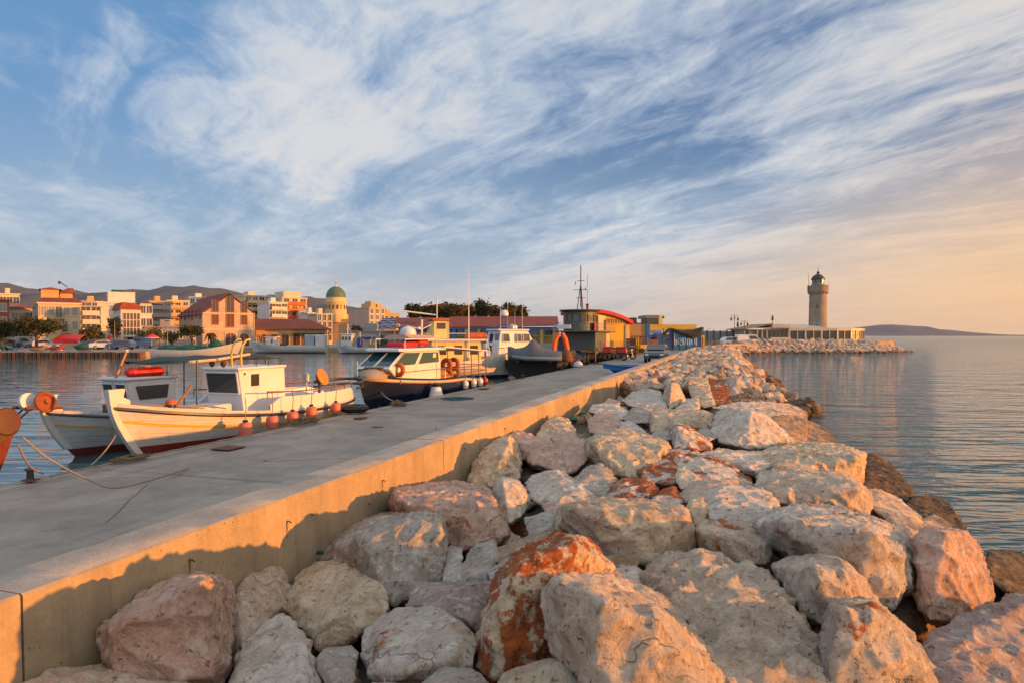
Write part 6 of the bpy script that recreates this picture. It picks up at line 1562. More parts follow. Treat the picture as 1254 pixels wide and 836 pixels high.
# round glazed restaurant pavilion at its foot
M_pav = mat('white_joinery', (.62, .55, .45), .5, dirt=.2, vscale=1)
M_panes = mat('dark_restaurant_glass', (.035, .03, .025), .12, spec=.8)
Yp = 127.5; x0p, x1p = Gx(966, 121), Gx(1057, 127)
t = thing('pavilion', 'long glazed restaurant with white posts around the foot of the lighthouse', 'restaurant', (0, 0, 2.1))
path = [(x0p, 120.8), (x0p + 4, 120.9), (x0p + 8, 121.1), (x0p + 10.5, 121.7), (x0p + 12.6, 122.9), (x0p + 14.0, 124.6), (x0p + 14.8, 126.6), (x0p + 14.4, 129), (x0p + 12.5, 132), (x0p + 4, 134), (x0p, 134)]
# scale the path so that its right end lands at column 1057
path = [(x0p + (p[0] - x0p) * (Gx(1057, 126.6) - x0p) / 14.8, p[1]) for p in path]
hP = Zy(402.5, 121) - 2.1
def inset(path, d):
    c = (sum(p[0] for p in path) / len(path), sum(p[1] for p in path) / len(path)); out = []
    for p in path:
        v_ = Vector((p[0] - c[0], p[1] - c[1])); l_ = v_.length; v_ = v_ * ((l_ - d) / l_); out.append((c[0] + v_.x, c[1] + v_.y))
    return out
def slab(name, m_, d, z0, z1, parent): mb = MB(); mb.prism(inset(path, d), z0, z1, 'z'); return mb.build(name, m_, parent)
slab('floor_slab', plaster('warm_concrete', (.42, .34, .26)), -.1, -.3, .12, t)
slab('fascia', M_pav, -.15, hP - .30, hP, t); slab('flat_roof', M_walltop, .3, hP, hP + .12, t)
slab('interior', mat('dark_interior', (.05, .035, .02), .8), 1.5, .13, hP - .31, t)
# posts and panes every ~1.4 m along the front
pts = []
for (a, b_) in zip(path[:8], path[1:9]):
    L_ = math.dist(a, b_); n = max(1, round(L_ / 1.35))
    for i in range(n): pts.append((a[0] + (b_[0] - a[0]) * i / n, a[1] + (b_[1] - a[1]) * i / n))
for i, (a, b_) in enumerate(zip(pts[:-1], pts[1:])):
    d = Vector((b_[0] - a[0], b_[1] - a[1], 0)); L_ = d.length; ang = math.atan2(d.y, d.x); Mx = Matrix.Translation((a[0], a[1], 0)) @ Matrix.Rotation(ang, 4, 'Z')
    big_ = .13 if i % 2 == 0 else .06
    mb = MB(); mb.box(-big_, big_, -.08, .10, .12, hP - .3, M=Mx); mb.build('post', M_pav, t)
    mb = MB(); mb.box(big_ + .01, L_ - .07, .02, .05, (.22), hP - .40, M=Mx); p_ = mb.build('pane', M_panes, t)
    mb = MB(); mb.box(big_, L_ - .06, -.01, .06, .12, .22, M=Mx); mb.box(big_, L_ - .06, -.01, .06, hP - .40, hP - .3, M=Mx); mb.build('pane_frame', M_pav, p_)
mb = MB(); mb.box(x0p + 3, x0p + 5.4, 126, 130, hP + .12, hP + .8, bev=.2); mb.build('roof_unit', M_white, t)
mb = MB(); mb.loft([[(x0p + 1, 123, hP + .1), (x0p + 8, 123, hP + .1), (x0p + 8, 131, hP + .1), (x0p + 1, 131, hP + .1)], [(x0p + 2.4, 126, hP + .65), (x0p + 6.5, 126, hP + .65), (x0p + 6.5, 128, hP + .65), (x0p + 2.4, 128, hP + .65)]]); mb.build('roof_lantern', M_pav, t)
# low sloping-roofed wing to its left
t = thing('restaurant_wing', 'low restaurant wing with a long sloping brown roof and white-framed windows', 'restaurant', (0, 0, 1.0))
xa, xm, xb = Gx(912, 121), Gx(945, 120), Gx(966, 120)
z_ = lambda py: Zy(py, 120.5) - 1.0
mb = MB(); mb.box(xa + .4, xb - .1, 121.0, 130, -.2, z_(403.5)); mb.build('wall', plaster('beige_plaster', (.44, .38, .31)), t)
mb = MB(); mb.prism([(xa - .2, z_(403.6)), (xm + .2, z_(397.2)), (xm + .2, z_(396.2)), (xa - .2, z_(402.6))], 119.8, 131, 'y'); mb.build('roof', mat('brown_roofing', (.36, .24, .12), .8, var=.3), t)
mb = MB(); mb.box(xm, xb + .2, 119.6, 131, z_(401.0), z_(397.2)); mb.build('fascia', M_pav, t)
mb = MB(); mb.box(xm - .1, xb + .4, 120.1, 120.6, .9, z_(413)); mb.build('terrace_wall', M_pav, t)
for px in (915, 920, 925, 931, 937, 943, 948, 953, 958, 963):
    x_ = Gx(px, 120.6)
    mb = MB(); mb.box(x_ - .33, x_ + .33, 120.86, 120.95, z_(413.5) if px < 928 else z_(413), z_(405)); p_ = mb.build('window', M_panes if px != 920 else mat('pale_blue_pane', (.25, .35, .45), .3), t)
    mb = MB(); mb.box(x_ - .42, x_ - .32, 120.8, 120.98, z_(414), z_(404)); mb.box(x_ + .32, x_ + .42, 120.8, 120.98, z_(414), z_(404)); mb.build('frame', M_pav, p_)
def lamp_post(px, Y, ytop, label, arms=2, z0=1.0, ybase=None):
    t = thing('street_lamp', label, 'street lamp', (Gx(px, Y), Y, z0), 0, 'lamp posts by the lighthouse'); h_ = Zy(ytop, Y) - z0
    mb = MB(); mb.tube([(0, 0, 0), (0, 0, h_ * .15), (0, 0, h_ * .97)], [.09, .06, .045], 8); mb.build('pole', M_dark, t)
    for k in range(arms):
        a = (1 if k % 2 else -1)
        mb = MB(); mb.tube([(0, 0, h_ * .80), (.28 * a, 0, h_ * .93), (.52 * a, 0, h_ * .95), (.58 * a, 0, h_ * .86)], .03, 6); mb.build('arm', M_dark, t)
        mb = MB(); mb.lathe([(.05, h_ * .87), (.16, h_ * .84), (.17, h_ * .80), (.05, h_ * .77)], 10, c=(.58 * a, 0)); mb.build('lantern', M_dark, t, smooth=True)
    return t
lamp_post(899.5, 118, 383.5, 'tallest twin-armed lamp post left of the lighthouse'); lamp_post(911.5, 122, 391, 'twin-armed lamp post beside the sloping roof\'s low end')
def single_lamp(px, Y, y0, y1, label):
    t = thing('street_lamp', label, 'street lamp', (Gx(px, Y), Y, 1.0), 0, 'lamp posts by the lighthouse'); h_ = Zy(y0, Y) - 1.0
    mb = MB(); mb.tube([(0, 0, 0), (0, 0, h_ - .7)], .05, 6); mb.build('pole', M_dark, t)
    mb = MB(); mb.lathe([(.05, h_ - .95), (.24, h_ - .85), (.16, h_ - .3), (.12, h_ - .2), (.05, h_)], 10); mb.build('lantern', M_dark, t, smooth=True)
single_lamp(903.5, 119, 393.5, 0, 'short lamp post just right of the tallest twin-armed one'); single_lamp(946, 121.5, 386, 0, 'lamp post rising through the restaurant roof')

# return wall, parked white cars, hoarding, tents
t = thing('low_wall', 'low orange-lit concrete wall in front of the white cars', 'wall'); mb = MB(); a = Wp(884, 424, 107); b_ = Wp(929, 424, 116)
mb.loft([[(a.x, a.y, .2), (b_.x, b_.y, .2), (b_.x, b_.y + .5, .2), (a.x, a.y + .5, .2)], [(a.x, a.y, 1.62), (b_.x, b_.y, 1.62), (b_.x, b_.y + .5, 1.62), (a.x, a.y + .5, 1.62)]]); mb.build('wall', M_wall, t)
car((Gx(917, 118.5), 118.5, ZL + .3), R(4), 'white van with dark windows behind the low orange-lit wall', M_carw, 'van', 'cars by the lighthouse', 1.05)
car((Gx(899, 119), 119, ZL + .3), R(2), 'white estate car left of the white van', M_carw, 'hatch', 'cars by the lighthouse', 1.1)
M_hoard = mat('grey_hoarding', (.22, .23, .25), .7, var=.2)
t = thing('hoarding', 'long grey hoarding behind the white cars', 'fence', (0, 0, ZL)); 
xa, xb = Gx(858, 128), Gx(914, 128)
mb = MB(); mb.box(xa, xb, 128, 128.12, 0, Zy(405.5, 128) - ZL); mb.build('panel', M_hoard, t)
for i in range(8):
    x_ = xa + (xb - xa) * i / 7; mb = MB(); mb.box(x_ - .08, x_ + .08, 127.9, 128.2, 0, Zy(404.5, 128) - ZL); mb.build('post', M_dark, t)
for px0, px1, yt, lab in ((861, 882, 400.5, 'white peaked tent roof left of the tallest lamp post'), (878, 897, 403, 'lower white tent roof beside the tallest lamp post')):
    t = thing('tent', lab, 'tent', (Gx((px0 + px1) / 2, 134), 134, ZL), 0, 'white tents beyond the hoarding'); w_ = (Gx(px1, 134) - Gx(px0, 134)) / 2; h_ = Zy(yt, 134) - ZL
    mb = MB(); mb.loft([[(-w_, -w_, h_ - 1.1), (w_, -w_, h_ - 1.1), (w_, w_, h_ - 1.1), (-w_, w_, h_ - 1.1)], [(-w_ * .35, -w_ * .35, h_ - .5), (w_ * .35, -w_ * .35, h_ - .5), (w_ * .35, w_ * .35, h_ - .5), (-w_ * .35, w_ * .35, h_ - .5)], [(-.05, -.05, h_), (.05, -.05, h_), (.05, .05, h_), (-.05, .05, h_)]]); mb.build('roof', M_white, t)
    mb = MB()
    for sx in (-1, 1):
        for sy in (-1, 1): mb.tube([(sx * w_ * .95, sy * w_ * .95, 0), (sx * w_ * .95, sy * w_ * .95, h_ - 1.0)], .05, 5)
    mb.build('legs', M_steel, t)

# --- containers with painted letters, nets on top, yellow post, forklift
def cbox(name, label, cat, px0, px1, Y, ytop, depth, m_, z0=ZL, rz=0.0, group=None, part='body'):
    x0, x1 = Gx(px0, Y), Gx(px1, Y); t = thing(name, label, cat, (x0, Y, z0), rz, group)
    mb = MB(); mb.box(0, x1 - x0, 0, depth, 0, Zy(ytop, Y) - z0); mb.build(part, m_, t); return t, x1 - x0, Zy(ytop, Y) - z0
M_mur = mat('mural_blue', (.05, .22, .42), .6, var=.35, vscale=1.2); M_murb = mat('pale_mural_blue', (.16, .24, .36), .6, var=.4, vscale=1.5, dirt=.4, dirtcol=(.3, .15, .2))
t, wC, hC = cbox('shipping_container', 'blue container painted with large white letters, at the end of the quay', 'container', 824, 858, 103, 404.0, 2.6, M_mur)
M_wl = mat('white_lettering', (.70, .76, .82), .6)
mb = MB(); 
def stroke(x0, z0, x1, z1): mb.box(x0, x1, -.03, -.008, z0, z1)
zb, zt_ = .75, 1.85; th_ = .15
def let(kind, x):
    if kind == 'h': stroke(x, zb, x + th_, zt_ + .9); stroke(x + th_, zb + .55, x + .5, zb + .55 + th_); stroke(x + .36, zb, x + .5, zb + .6); stroke(x, zb - .0, x + .5, zb + th_); return .66
    if kind == 'e': stroke(x, zb, x + th_, zt_); stroke(x, zb, x + .5, zb + th_); stroke(x, zt_ - th_, x + .5, zt_); stroke(x, zb + .48, x + .45, zb + .48 + th_); stroke(x + .38, zb + .5, x + .5, zt_); return .66
    if kind == 'u': stroke(x, zb, x + th_, zt_); stroke(x, zb, x + .5, zb + th_); stroke(x + .36, zb, x + .5, zt_); return .66
    if kind == 'i': stroke(x, zb, x + th_, zt_); return .34
    if kind == 'n': stroke(x, zb, x + th_, zt_); stroke(x, zt_ - th_, x + .5, zt_); stroke(x + .36, zb, x + .5, zt_); return .66
x_ = .14
for ch in 'heunui': x_ += let(ch, x_)
mb.build('painted_letters', M_wl, t)
mb = MB(); mb.box(0, wC, -.025, -.005, .05, .55); mb.build('painted_band', mat('turquoise_paint', (.02, .22, .30), .6, var=.3), t)
for i in range(5):
    mb = MB(); mb.box(wC * i / 4 - .04, wC * i / 4 + .04, -.07, 0, 0, hC); mb.build('corner_post', M_navy, t)
t2, w2_, h2 = cbox('shipping_container', 'pale blue-grey scrawled container beside the lettered one', 'container', 805, 823, 103.5, 409.5, 2.6, M_murb)
mb = MB(); rb = random.Random(2)
for i in range(9):
    x0 = rb.uniform(.1, w2_ - .6); z0 = rb.uniform(.4, h2 - .8); mb.tube([(x0, -.02, z0), (x0 + rb.uniform(.1, .5), -.02, z0 + rb.uniform(-.2, .5)), (x0 + .3, -.02, z0 + rb.uniform(.1, .6))], .035, 4)
mb.build('scrawl', mat('scrawl_blue', (.03, .08, .3), .6), t2)
t = put('net_cover', 'sagging camouflage net draped over the lettered container', 'net', 842, 103.0, 0); 
M_camo = mat('camouflage_net', (.07, .07, .03), .95, var=.6, vscale=2.5, bump=1, bscale=8, bdist=.1, dirt=.5, dirtcol=(.12, .08, .05))
mb = MB(); vs = []; NA = 24
xl0, xl1 = Gx(812, 103) - t.location.x, Gx(861, 103) - t.location.x
for i in range(NA + 1):
    f = i / NA; x = xl0 + (xl1 - xl0) * f
    ztop = Zy(lerp_tab([(0, 409), (.2, 401.5), (.5, 404.5), (.8, 403.5), (1, 400.8)], f), 103); zbot = Zy(lerp_tab([(0, 411), (.2, 404.5), (.45, 410), (.72, 415), (.88, 412), (1, 402.5)], f), 103)
    for k in range(7): g_ = k / 6; vs.append((x, -.15 - .25 * math.sin(g_ * 3.1) + .1 * mnoise.noise((f * 9, g_ * 4, 0)), ztop + (zbot - ztop) * g_ + .05 * mnoise.noise((f * 20, g_ * 5, 3))))
    vs[-7] = (x, 1.2, ztop)
mb.add(vs, [(i * 7 + k, (i + 1) * 7 + k, (i + 1) * 7 + k + 1, i * 7 + k + 1) for i in range(NA) for k in range(6)]); o = mb.build('net', M_camo, t, smooth='all', fix=False); s_ = o.modifiers.new('s', 'SOLIDIFY'); s_.thickness = .03
for px in (812, 825, 861):
    mb = MB(); x_ = Gx(px, 103) - t.location.x; mb.tube([(x_, -.1, ZL), (x_, -.1, Zy(402, 103))], .06, 6); mb.build('prop', M_dark, t)
t, _, _ = cbox('painted_board', 'yellow and dark red striped post-like board at the wall end', 'board', 858.8, 863, 101, 410.5, .15, M_yellow); mb = MB(); mb.box(.12, .28, -.02, -.004, .05, 1.9); mb.build('stripe', M_red, t)
t = put('forklift', 'yellow forklift beside an orange bin on the quay', 'forklift', 790, 88, ZL, R(10))
mb = MB(); mb.box(-.9, .9, -.5, .5, .35, 1.0, bev=.1); mb.build('body', mat('machine_yellow', (.70, .38, .03), .5, dirt=.3), t)
mb = MB(); mb.box(-1.1, -.98, -.4, -.3, .1, 2.0); mb.box(-1.1, -.98, .3, .4, .1, 2.0); mb.box(-1.1, -1.0, -.4, .4, 1.85, 2.0); mb.box(-1.9, -1.1, -.35, -.22, .12, .18); mb.box(-1.9, -1.1, .22, .35, .12, .18); mb.build('mast', MATS['machine_yellow'], t)
mb = MB(); 
for x_, y_2 in ((-.6, -.45), (-.6, .45), (.6, -.45), (.6, .45)): mb.tube([(x_, y_2, 1.0), (x_ * .8, y_2, 1.95)], .04, 5)
mb.box(-.55, .55, -.5, .5, 1.95, 2.03); mb.build('cab_frame', M_dark, t)
for x_ in (-.6, .6):
    for y_2 in (-.5, .5): mb = MB(); mb.lathe([(.28, -.1), (.3, 0), (.28, .1)], 14, M=Matrix.Translation((x_, y_2, .3)) @ Matrix.Rotation(R(90), 4, 'X')); mb.build('wheel', M_black, t)
t, _, _ = cbox('bin', 'orange-brown skip between the forklift and the scrawled container', 'skip', 798, 806, 92, 415.8, 1.2, M_orange); mb = MB(); mb.box(-.06, .94, -.06, 1.26, .88, .95); mb.build('rim', M_rust, t)
t, w_, h_ = cbox('crate_stack', 'dark stacked crates and pallets left of the forklift', 'crates', 768, 783, 95, 414.5, 1.3, M_dark)
mb = MB(); mb.box(.2, 1.1, -.3, -.01, 0, .8); mb.build('pallet', M_wood, t)

# ------------------------------------------------------------------ generic building
FR = {}
def windows(t, spec, W, m_pane=M_glass, m_fr=None, y=0.0, arch=False, bal=None):
    """spec: list of (fx, z, w, h); one window each, sharing mesh data per size; frame is a sub-part"""
    made = {}
    for (fx, z, w_, h_) in spec:
        key = (round(w_, 2), round(h_, 2), id(m_pane), arch)
        if key not in made:
            mb = MB()
            if arch:
                pl_ = [(-w_ / 2, 0), (w_ / 2, 0)] + [(w_ / 2 * math.cos(a), h_ - w_ / 2 + w_ / 2 * math.sin(a)) for a in [math.pi * k / 8 for k in range(9)]]
                mb.prism(pl_, -.05, .02, 'y')
            else: mb.box(-w_ / 2, w_ / 2, -.05, .02, 0, h_)
            o = mb.build('window', m_pane, t); made[key] = (o, None)
            mb = MB(); f_ = .09
            for q in ((-w_ / 2 - f_, -w_ / 2, 0, h_), (w_ / 2, w_ / 2 + f_, 0, h_), (-w_ / 2 - f_ * 1.6, w_ / 2 + f_ * 1.6, -.14, 0), (-.03, .03, 0, h_)): mb.box(q[0], q[1], -.12, .01, q[2], q[3])
            if not arch: mb.box(-w_ / 2 - f_, w_ / 2 + f_, -.12, .01, h_, h_ + f_)
            fr = mb.build('window_frame', m_fr or M_white2, o)
            o.location = (fx * W, y, z)
        else:
            src = made[key][0]; o = src.copy(); COL.objects.link(o); o.parent = t; o.location = (fx * W, y, z)
            for ch in src.children: c_ = ch.copy(); COL.objects.link(c_); c_.parent = o
def facade(px0, px1, Y, rz):
    """left corner at column px0 and depth Y; length so that the right end lands on column px1"""
    x0 = Gx(px0, Y); k = (px1 - CX) / F; c_, s_ = math.cos(rz), math.sin(rz)
    L_ = (k * Y - x0) / (c_ - k * s_); return x0, L_
def building(name, label, px0, px1, Y, ytop, rz, depth, m_, cat='building', group=None, floors=0, cols=0, ww=1.1, wh=1.5, z0=ZL, roof='flat', roofm=None, balc=False, pane=None, floor0=1.0, ybase=None, frm=None, balm=None):
    x0, W = facade(px0, px1, Y, rz); Ym = Y + W * .5 * math.sin(rz); H = Zy(ytop, Ym) - z0
    t = thing(name, label, cat, (x0, Y, z0), rz, group)
    mb = MB(); mb.box(0, W, 0, depth, 0, H); mb.build('wall', m_, t)
    if roof == 'flat': mb = MB(); mb.box(-.2, W + .2, -.2, depth + .2, H, H + .25); mb.box(W * .3, W * .55, depth * .3, depth * .6, H + .25, H + 1.6); mb.build('roof', roofm or m_, t)
    elif roof == 'hip':
        e = .5; rh = min(W, depth) * .22
        mb = MB(); mb.loft([[(-e, -e, H), (W + e, -e, H), (W + e, depth + e, H), (-e, depth + e, H)], [(W * .3, depth * .45, H + rh), (W * .7, depth * .45, H + rh), (W * .7, depth * .55, H + rh), (W * .3, depth * .55, H + rh)]]); mb.build('roof', roofm or M_tile, t)
    if floors and cols:
        fh = (H - floor0) / floors; sp = []
        for f in range(floors):
            for c in range(cols): sp.append(((c + .5) / cols, floor0 + f * fh + (fh - wh) * .5, ww, wh))
        windows(t, sp, W, pane or M_glass, frm)
        if balc:
            for f in range(floors):
                mb = MB(); mb.box(W * .08, W * .92, -1.0, -.02, floor0 + f * fh - .02, floor0 + f * fh + .10); b_ = mb.build('balcony', balm or M_white, t)
                mb = MB(); mb.box(W * .08, W * .92, -1.0, -.95, floor0 + f * fh + .11, floor0 + f * fh + .95); mb.build('balustrade', balm or m_, b_)
                if f % 2 == 0: mb = MB(); mb.box(W * .1, W * .6, -1.05, -.1, floor0 + (f + 1) * fh - .5, floor0 + (f + 1) * fh - .35); mb.build('awning', M_orange if f % 4 else M_yellow, t)
    return t, W, H
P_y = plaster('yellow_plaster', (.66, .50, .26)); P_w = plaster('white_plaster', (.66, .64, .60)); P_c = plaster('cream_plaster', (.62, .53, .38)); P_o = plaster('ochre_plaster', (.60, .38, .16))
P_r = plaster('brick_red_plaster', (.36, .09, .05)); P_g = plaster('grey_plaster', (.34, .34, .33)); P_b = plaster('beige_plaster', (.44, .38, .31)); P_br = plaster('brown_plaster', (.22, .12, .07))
M_shut = mat('grey_shutter', (.30, .29, .27), .7)
# left edge
building('apartment_block', 'red-brick coloured block at the far left edge, pale windows', -40, 12, 128, 368, R(40), 12, P_r, floors=3, cols=3, frm=M_white, pane=M_shut)
building('apartment_block', 'pale low block between the red one and the yellow mansion', 0, 24, 150, 361, R(38), 12, P_c, floors=4, cols=3, group='town buildings')
building('town_house', 'house with dark red roof half hidden by trees, left of the yellow mansion', 14, 40, 140, 377, R(38), 9, P_b, roof='hip', floors=2, cols=3, group='town buildings')
t, W, H = building('mansion', 'yellow three-storey mansion with balconies and a balustraded tiled roof storey', 47, 99, 126, 372.5, R(34), 12, P_y, roof=None)
fh = H / 3
windows(t, [(f, fh * 2 + .55, .85, 1.6) for f in (.12, .30, .66, .86)] + [(f, fh * 1 + .55, .85, 1.6) for f in (.30, .86)] + [(f, .6, .85, 1.6) for f in (.12, .86)], W, M_shut, M_white)
windows(t, [(.48, fh * 2 + .1, .9, 2.1), (.62, fh + .1, .9, 2.1)], W, M_glass, M_white)
for (a, b_, f) in ((.36, .62, 2), (.52, .76, 1)):
    mb = MB(); mb.box(W * a, W * b_, -.9, -.02, fh * f - .05, fh * f + .1); b2_ = mb.build('balcony', P_y, t); mb = MB(); 
    for i in range(9): x_ = W * (a + (b_ - a) * i / 8); mb.box(x_ - .02, x_ + .02, -.9, -.86, fh * f + .1, fh * f + .95)
    mb.box(W * a, W * b_, -.92, -.86, fh * f + .9, fh * f + .96); mb.build('balustrade', M_dark, b2_)
mb = MB(); mb.box(-.25, W + .25, -.25, 12.2, H, H + .3); mb.build('cornice', M_white, t)
mb = MB(); mb.loft([[(-.4, -.4, H + .31), (W + .4, -.4, H + .31), (W + .4, 12, H + .31), (-.4, 12, H + .31)], [(.6, 1.2, H + 1.2), (W - .6, 1.2, H + 1.2), (W - .6, 11, H + 1.2), (.6, 11, H + 1.2)]]); mb.build('roof', M_tiled, t)
mb = MB(); mb.box(.4, 3.2, 2.5, 8, H + 1.0, H + 2.8); mb.box(3.4, W - 1.2, 3.5, 8, H + 1.0, H + 2.2); mb.build('roof_storey', P_o, t)
mb = MB(); mb.loft([[(.0, 2.1, H + 2.81), (3.7, 2.1, H + 2.81), (3.7, 8.4, H + 2.81), (.0, 8.4, H + 2.81)], [(1.8, 4, H + 3.3), (1.9, 4, H + 3.3), (1.9, 6, H + 3.3), (1.8, 6, H + 3.3)]]); mb.loft([[(3.0, 3.1, H + 2.21), (W - .8, 3.1, H + 2.21), (W - .8, 8.4, H + 2.21), (3.0, 8.4, H + 2.21)], [(4.6, 5, H + 3.3), (5.6, 5, H + 3.3), (5.6, 6.5, H + 3.3), (4.6, 6.5, H + 3.3)]]); mb.build('upper_roof', M_tile, t)
mb = MB(); Msol = Matrix.Translation((3.9, 3.0, H + 3.9)) @ Matrix.Rotation(R(38), 4, 'Y'); mb.box(-.9, .9, -.6, .6, -.05, .05, M=Msol); mb.tube([(3.3, 2.4, H + 4.2), (3.3, 3.6, H + 4.2)], .25, 8); mb.build('solar_heater', M_dark, t)
# blocks between mansion and white one
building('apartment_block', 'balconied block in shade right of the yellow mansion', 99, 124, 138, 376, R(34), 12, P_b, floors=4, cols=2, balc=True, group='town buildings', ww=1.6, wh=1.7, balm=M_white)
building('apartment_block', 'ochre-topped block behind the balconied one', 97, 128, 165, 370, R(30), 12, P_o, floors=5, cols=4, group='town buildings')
t, W, H = building('white_block', 'bright white modern block with blank stepped walls', 119, 167, 140, 371.5, R(32), 14, P_w, roof='flat')
mb = MB(); mb.box(W * .28, W * .98, 1, 12, H + .25, H + 2.4); mb.build('penthouse', P_w, t); windows(t, [(.64, H - 1.6, .5, .8)], W)
mb = MB(); mb.box(W * .38, W * .7, 2, 9, H + 2.41, H + 2.9); mb.build('roof_planting', M_tealg, t)
t, W, H = building('glass_house', 'modern house with a tall gridded bronze glass front and small red roof', 148, 173, 124, 378.5, R(38), 9, P_w, roof=None)
mb = MB(); mb.prism([(-.3, H - .1), (W + .3, H - .1), (W - .8, H + 1.0), (.3, H + 1.2)], -.3, 9.2, 'y'); mb.build('roof', M_tile, t)
mb = MB(); mb.box(W * .1, W * .94, -.06, .02, 2.2, H - .7); g_ = mb.build('glass_front', glassy('bronze_glass', (.10, .055, .02), .08), t)
mb = MB()
for i in range(6): x_ = W * (.1 + .84 * i / 5); mb.box(x_ - .05, x_ + .05, -.12, -.05, 2.2, H - .7)
for z_2 in (2.2, 3.6, 5.0, H - .72): mb.box(W * .1, W * .94, -.12, -.05, z_2 - .05, z_2 + .05)
mb.build('glazing_grid', P_w, g_)
mb = MB(); mb.box(W * .05, W * .97, -.9, 0, 1.9, 2.15); mb.box(W * .06, W * .1, -.9, -.7, 0, 1.9); mb.build('canopy', P_w, t); mb = MB(); mb.box(W * .3, W * .9, -.04, .02, 0, 1.8); mb.build('shopfront', M_glass, t)
building('town_house', 'white house with dark roof right of the modern glass front', 172, 186, 140, 371.5, R(34), 9, P_w, roof='hip', roofm=M_tiled, floors=3, cols=2, group='town buildings')
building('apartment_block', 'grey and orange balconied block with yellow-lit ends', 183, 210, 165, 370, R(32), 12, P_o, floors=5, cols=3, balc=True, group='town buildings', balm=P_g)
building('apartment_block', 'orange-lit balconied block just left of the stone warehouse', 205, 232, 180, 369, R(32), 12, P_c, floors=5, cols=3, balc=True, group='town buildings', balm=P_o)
building('apartment_block', 'distant pale block with rooftop hut behind the stone warehouse', 232, 262, 215, 365, R(30), 12, P_w, floors=6, cols=4, group='town buildings')
building('low_building', 'low grey shed with flat roof left of the stone warehouse', 176, 226, 132, 401, R(10), 8, P_g, floors=1, cols=4)
# stone warehouse
Yw = 142; rzw = R(36); x0, W = facade(249, 311, Yw, rzw); D = 26
Yw2 = Yw + W * .5 * math.sin(rzw); H = Zy(384, Yw2) - ZL; HA = Zy(359.5, Yw2) - ZL
t = thing('warehouse', 'pinkish stone warehouse with a broad gable and arched windows', 'warehouse', (x0, Yw, ZL), rzw)
mb = MB(); mb.prism([(0, 0), (W, 0), (W, H), (W / 2, HA - .35), (0, H)], 0, D, 'y'); mb.build('wall', M_brickp, t)
mb = MB()
for (xa, za, xb, zb_) in ((-.5, H - .25, W / 2, HA), (W / 2, HA, W + .5, H - .25)):
    mb.prism([(xa, za), (xb, zb_), (xb, zb_ + .16), (xa, za + .16)], -.18, D + .3, 'y')
mb.build('roof', M_tiled, t)
M_shb = mat('brown_shutters', (.12, .05, .03), .7)
windows(t, [(.23, 7.1, 1.2, 2.6), (.52, 7.1, 1.5, 3.6), (.80, 7.1, 1.2, 2.6)], W, M_glass, plaster('orange_brick_trim', (.42, .20, .10)), arch=True)
windows(t, [(.23, 4.5, 1.2, 2.0), (.80, 4.5, 1.2, 2.0)], W, M_shb, MATS['orange_brick_trim']); windows(t, [(.52, 4.0, 1.5, 2.7)], W, M_shb, MATS['orange_brick_trim'])
windows(t, [(.53, 0, 2.2, 2.7), (.80, 0, 2.0, 2.6)], W, M_shb, M_white, arch=True)
mb = MB(); mb.box(-.05, W + .05, -.08, .0, 3.35, 3.6); mb.box(-.05, W + .05, -.07, .0, 6.75, 6.95); mb.build('string_course', P_c, t)
mb = MB(); mb.box(-.12, -.0, -.12, 1, 0, H); mb.box(W, W + .12, -.12, 1, 0, H); mb.build('quoins', P_c, t)
for k in range(6):
    mb = MB(); mb.box(-.06, .02, 2.4 + k * 4, 3.5 + k * 4, 6.0 if k % 2 else 5.6, 7.8); mb.build('side_window', M_glass, t)
# red-tiled market hall
t, W, H = building('tiled_hall', 'long low hall with red tiled hip roof and arched openings right of the warehouse', 313, 398, 152, 403, R(12), 14, P_o, roof=None)
mb = MB(); mb.loft([[(-1, -1, H), (W + 1.2, -1, H), (W + 1, 15, H), (-1, 15, H)], [(-1, 6, H + 2.4), (W * .72, 6, H + 2.4), (W * .72, 8, H + 2.4), (-1, 8, H + 2.4)]]); mb.build('roof', M_tile, t)
windows(t, [(f, .1, 1.6, 2.4) for f in (.1, .26, .42, .58, .74, .9)], W, M_shb, P_c, arch=True)
mb = MB(); mb.box(W * .52, W * 1.1, -3.2, -.1, 2.6, 2.75); mb.box(W * .55, W * .56, -3.1, -3.0, 0, 2.6); mb.box(W * 1.06, W * 1.07, -3.1, -3.0, 0, 2.6); mb.build('pergola', M_tealg, t)
# apartments behind
t, W, H = building('apartment_block', 'tall cream balconied block behind the warehouse gable, left one of the pair', 300, 333, 205, 363, R(40), 14, P_c, floors=6, cols=4, balc=True, balm=P_y, ww=1.5, wh=1.8)
building('apartment_block', 'stepped cream block in the middle between the two tall balconied ones', 330, 352, 195, 371, R(36), 12, P_w, floors=5, cols=3, balc=True, balm=P_w, group='town buildings', ww=1.4)
t, W, H = building('apartment_block', 'tall block with orange awnings on every floor, right of the stepped cream one', 346, 376, 200, 365.5, R(40), 12, P_c, floors=6, cols=3, balc=True, balm=M_orange, ww=1.6, wh=1.8)
mb = MB(); mb.box(W * .1, W * .8, 1, 8, H + .3, H + 2.0); mb.build('penthouse', P_c, t)
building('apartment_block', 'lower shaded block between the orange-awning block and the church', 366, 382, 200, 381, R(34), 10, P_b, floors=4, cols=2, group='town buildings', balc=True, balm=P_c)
t, W, H = building('town_house', 'narrow pale house with tall dark windows in front of the domed church', 388, 407, 165, 385.5, R(32), 8, P_c, floors=4, cols=3, ww=.8, wh=1.6)
building('town_house', 'white-fronted house left of the narrow pale house', 377, 391, 178, 384, R(32), 8, P_w, floors=4, cols=2, ww=.8, wh=1.6, group='town buildings')
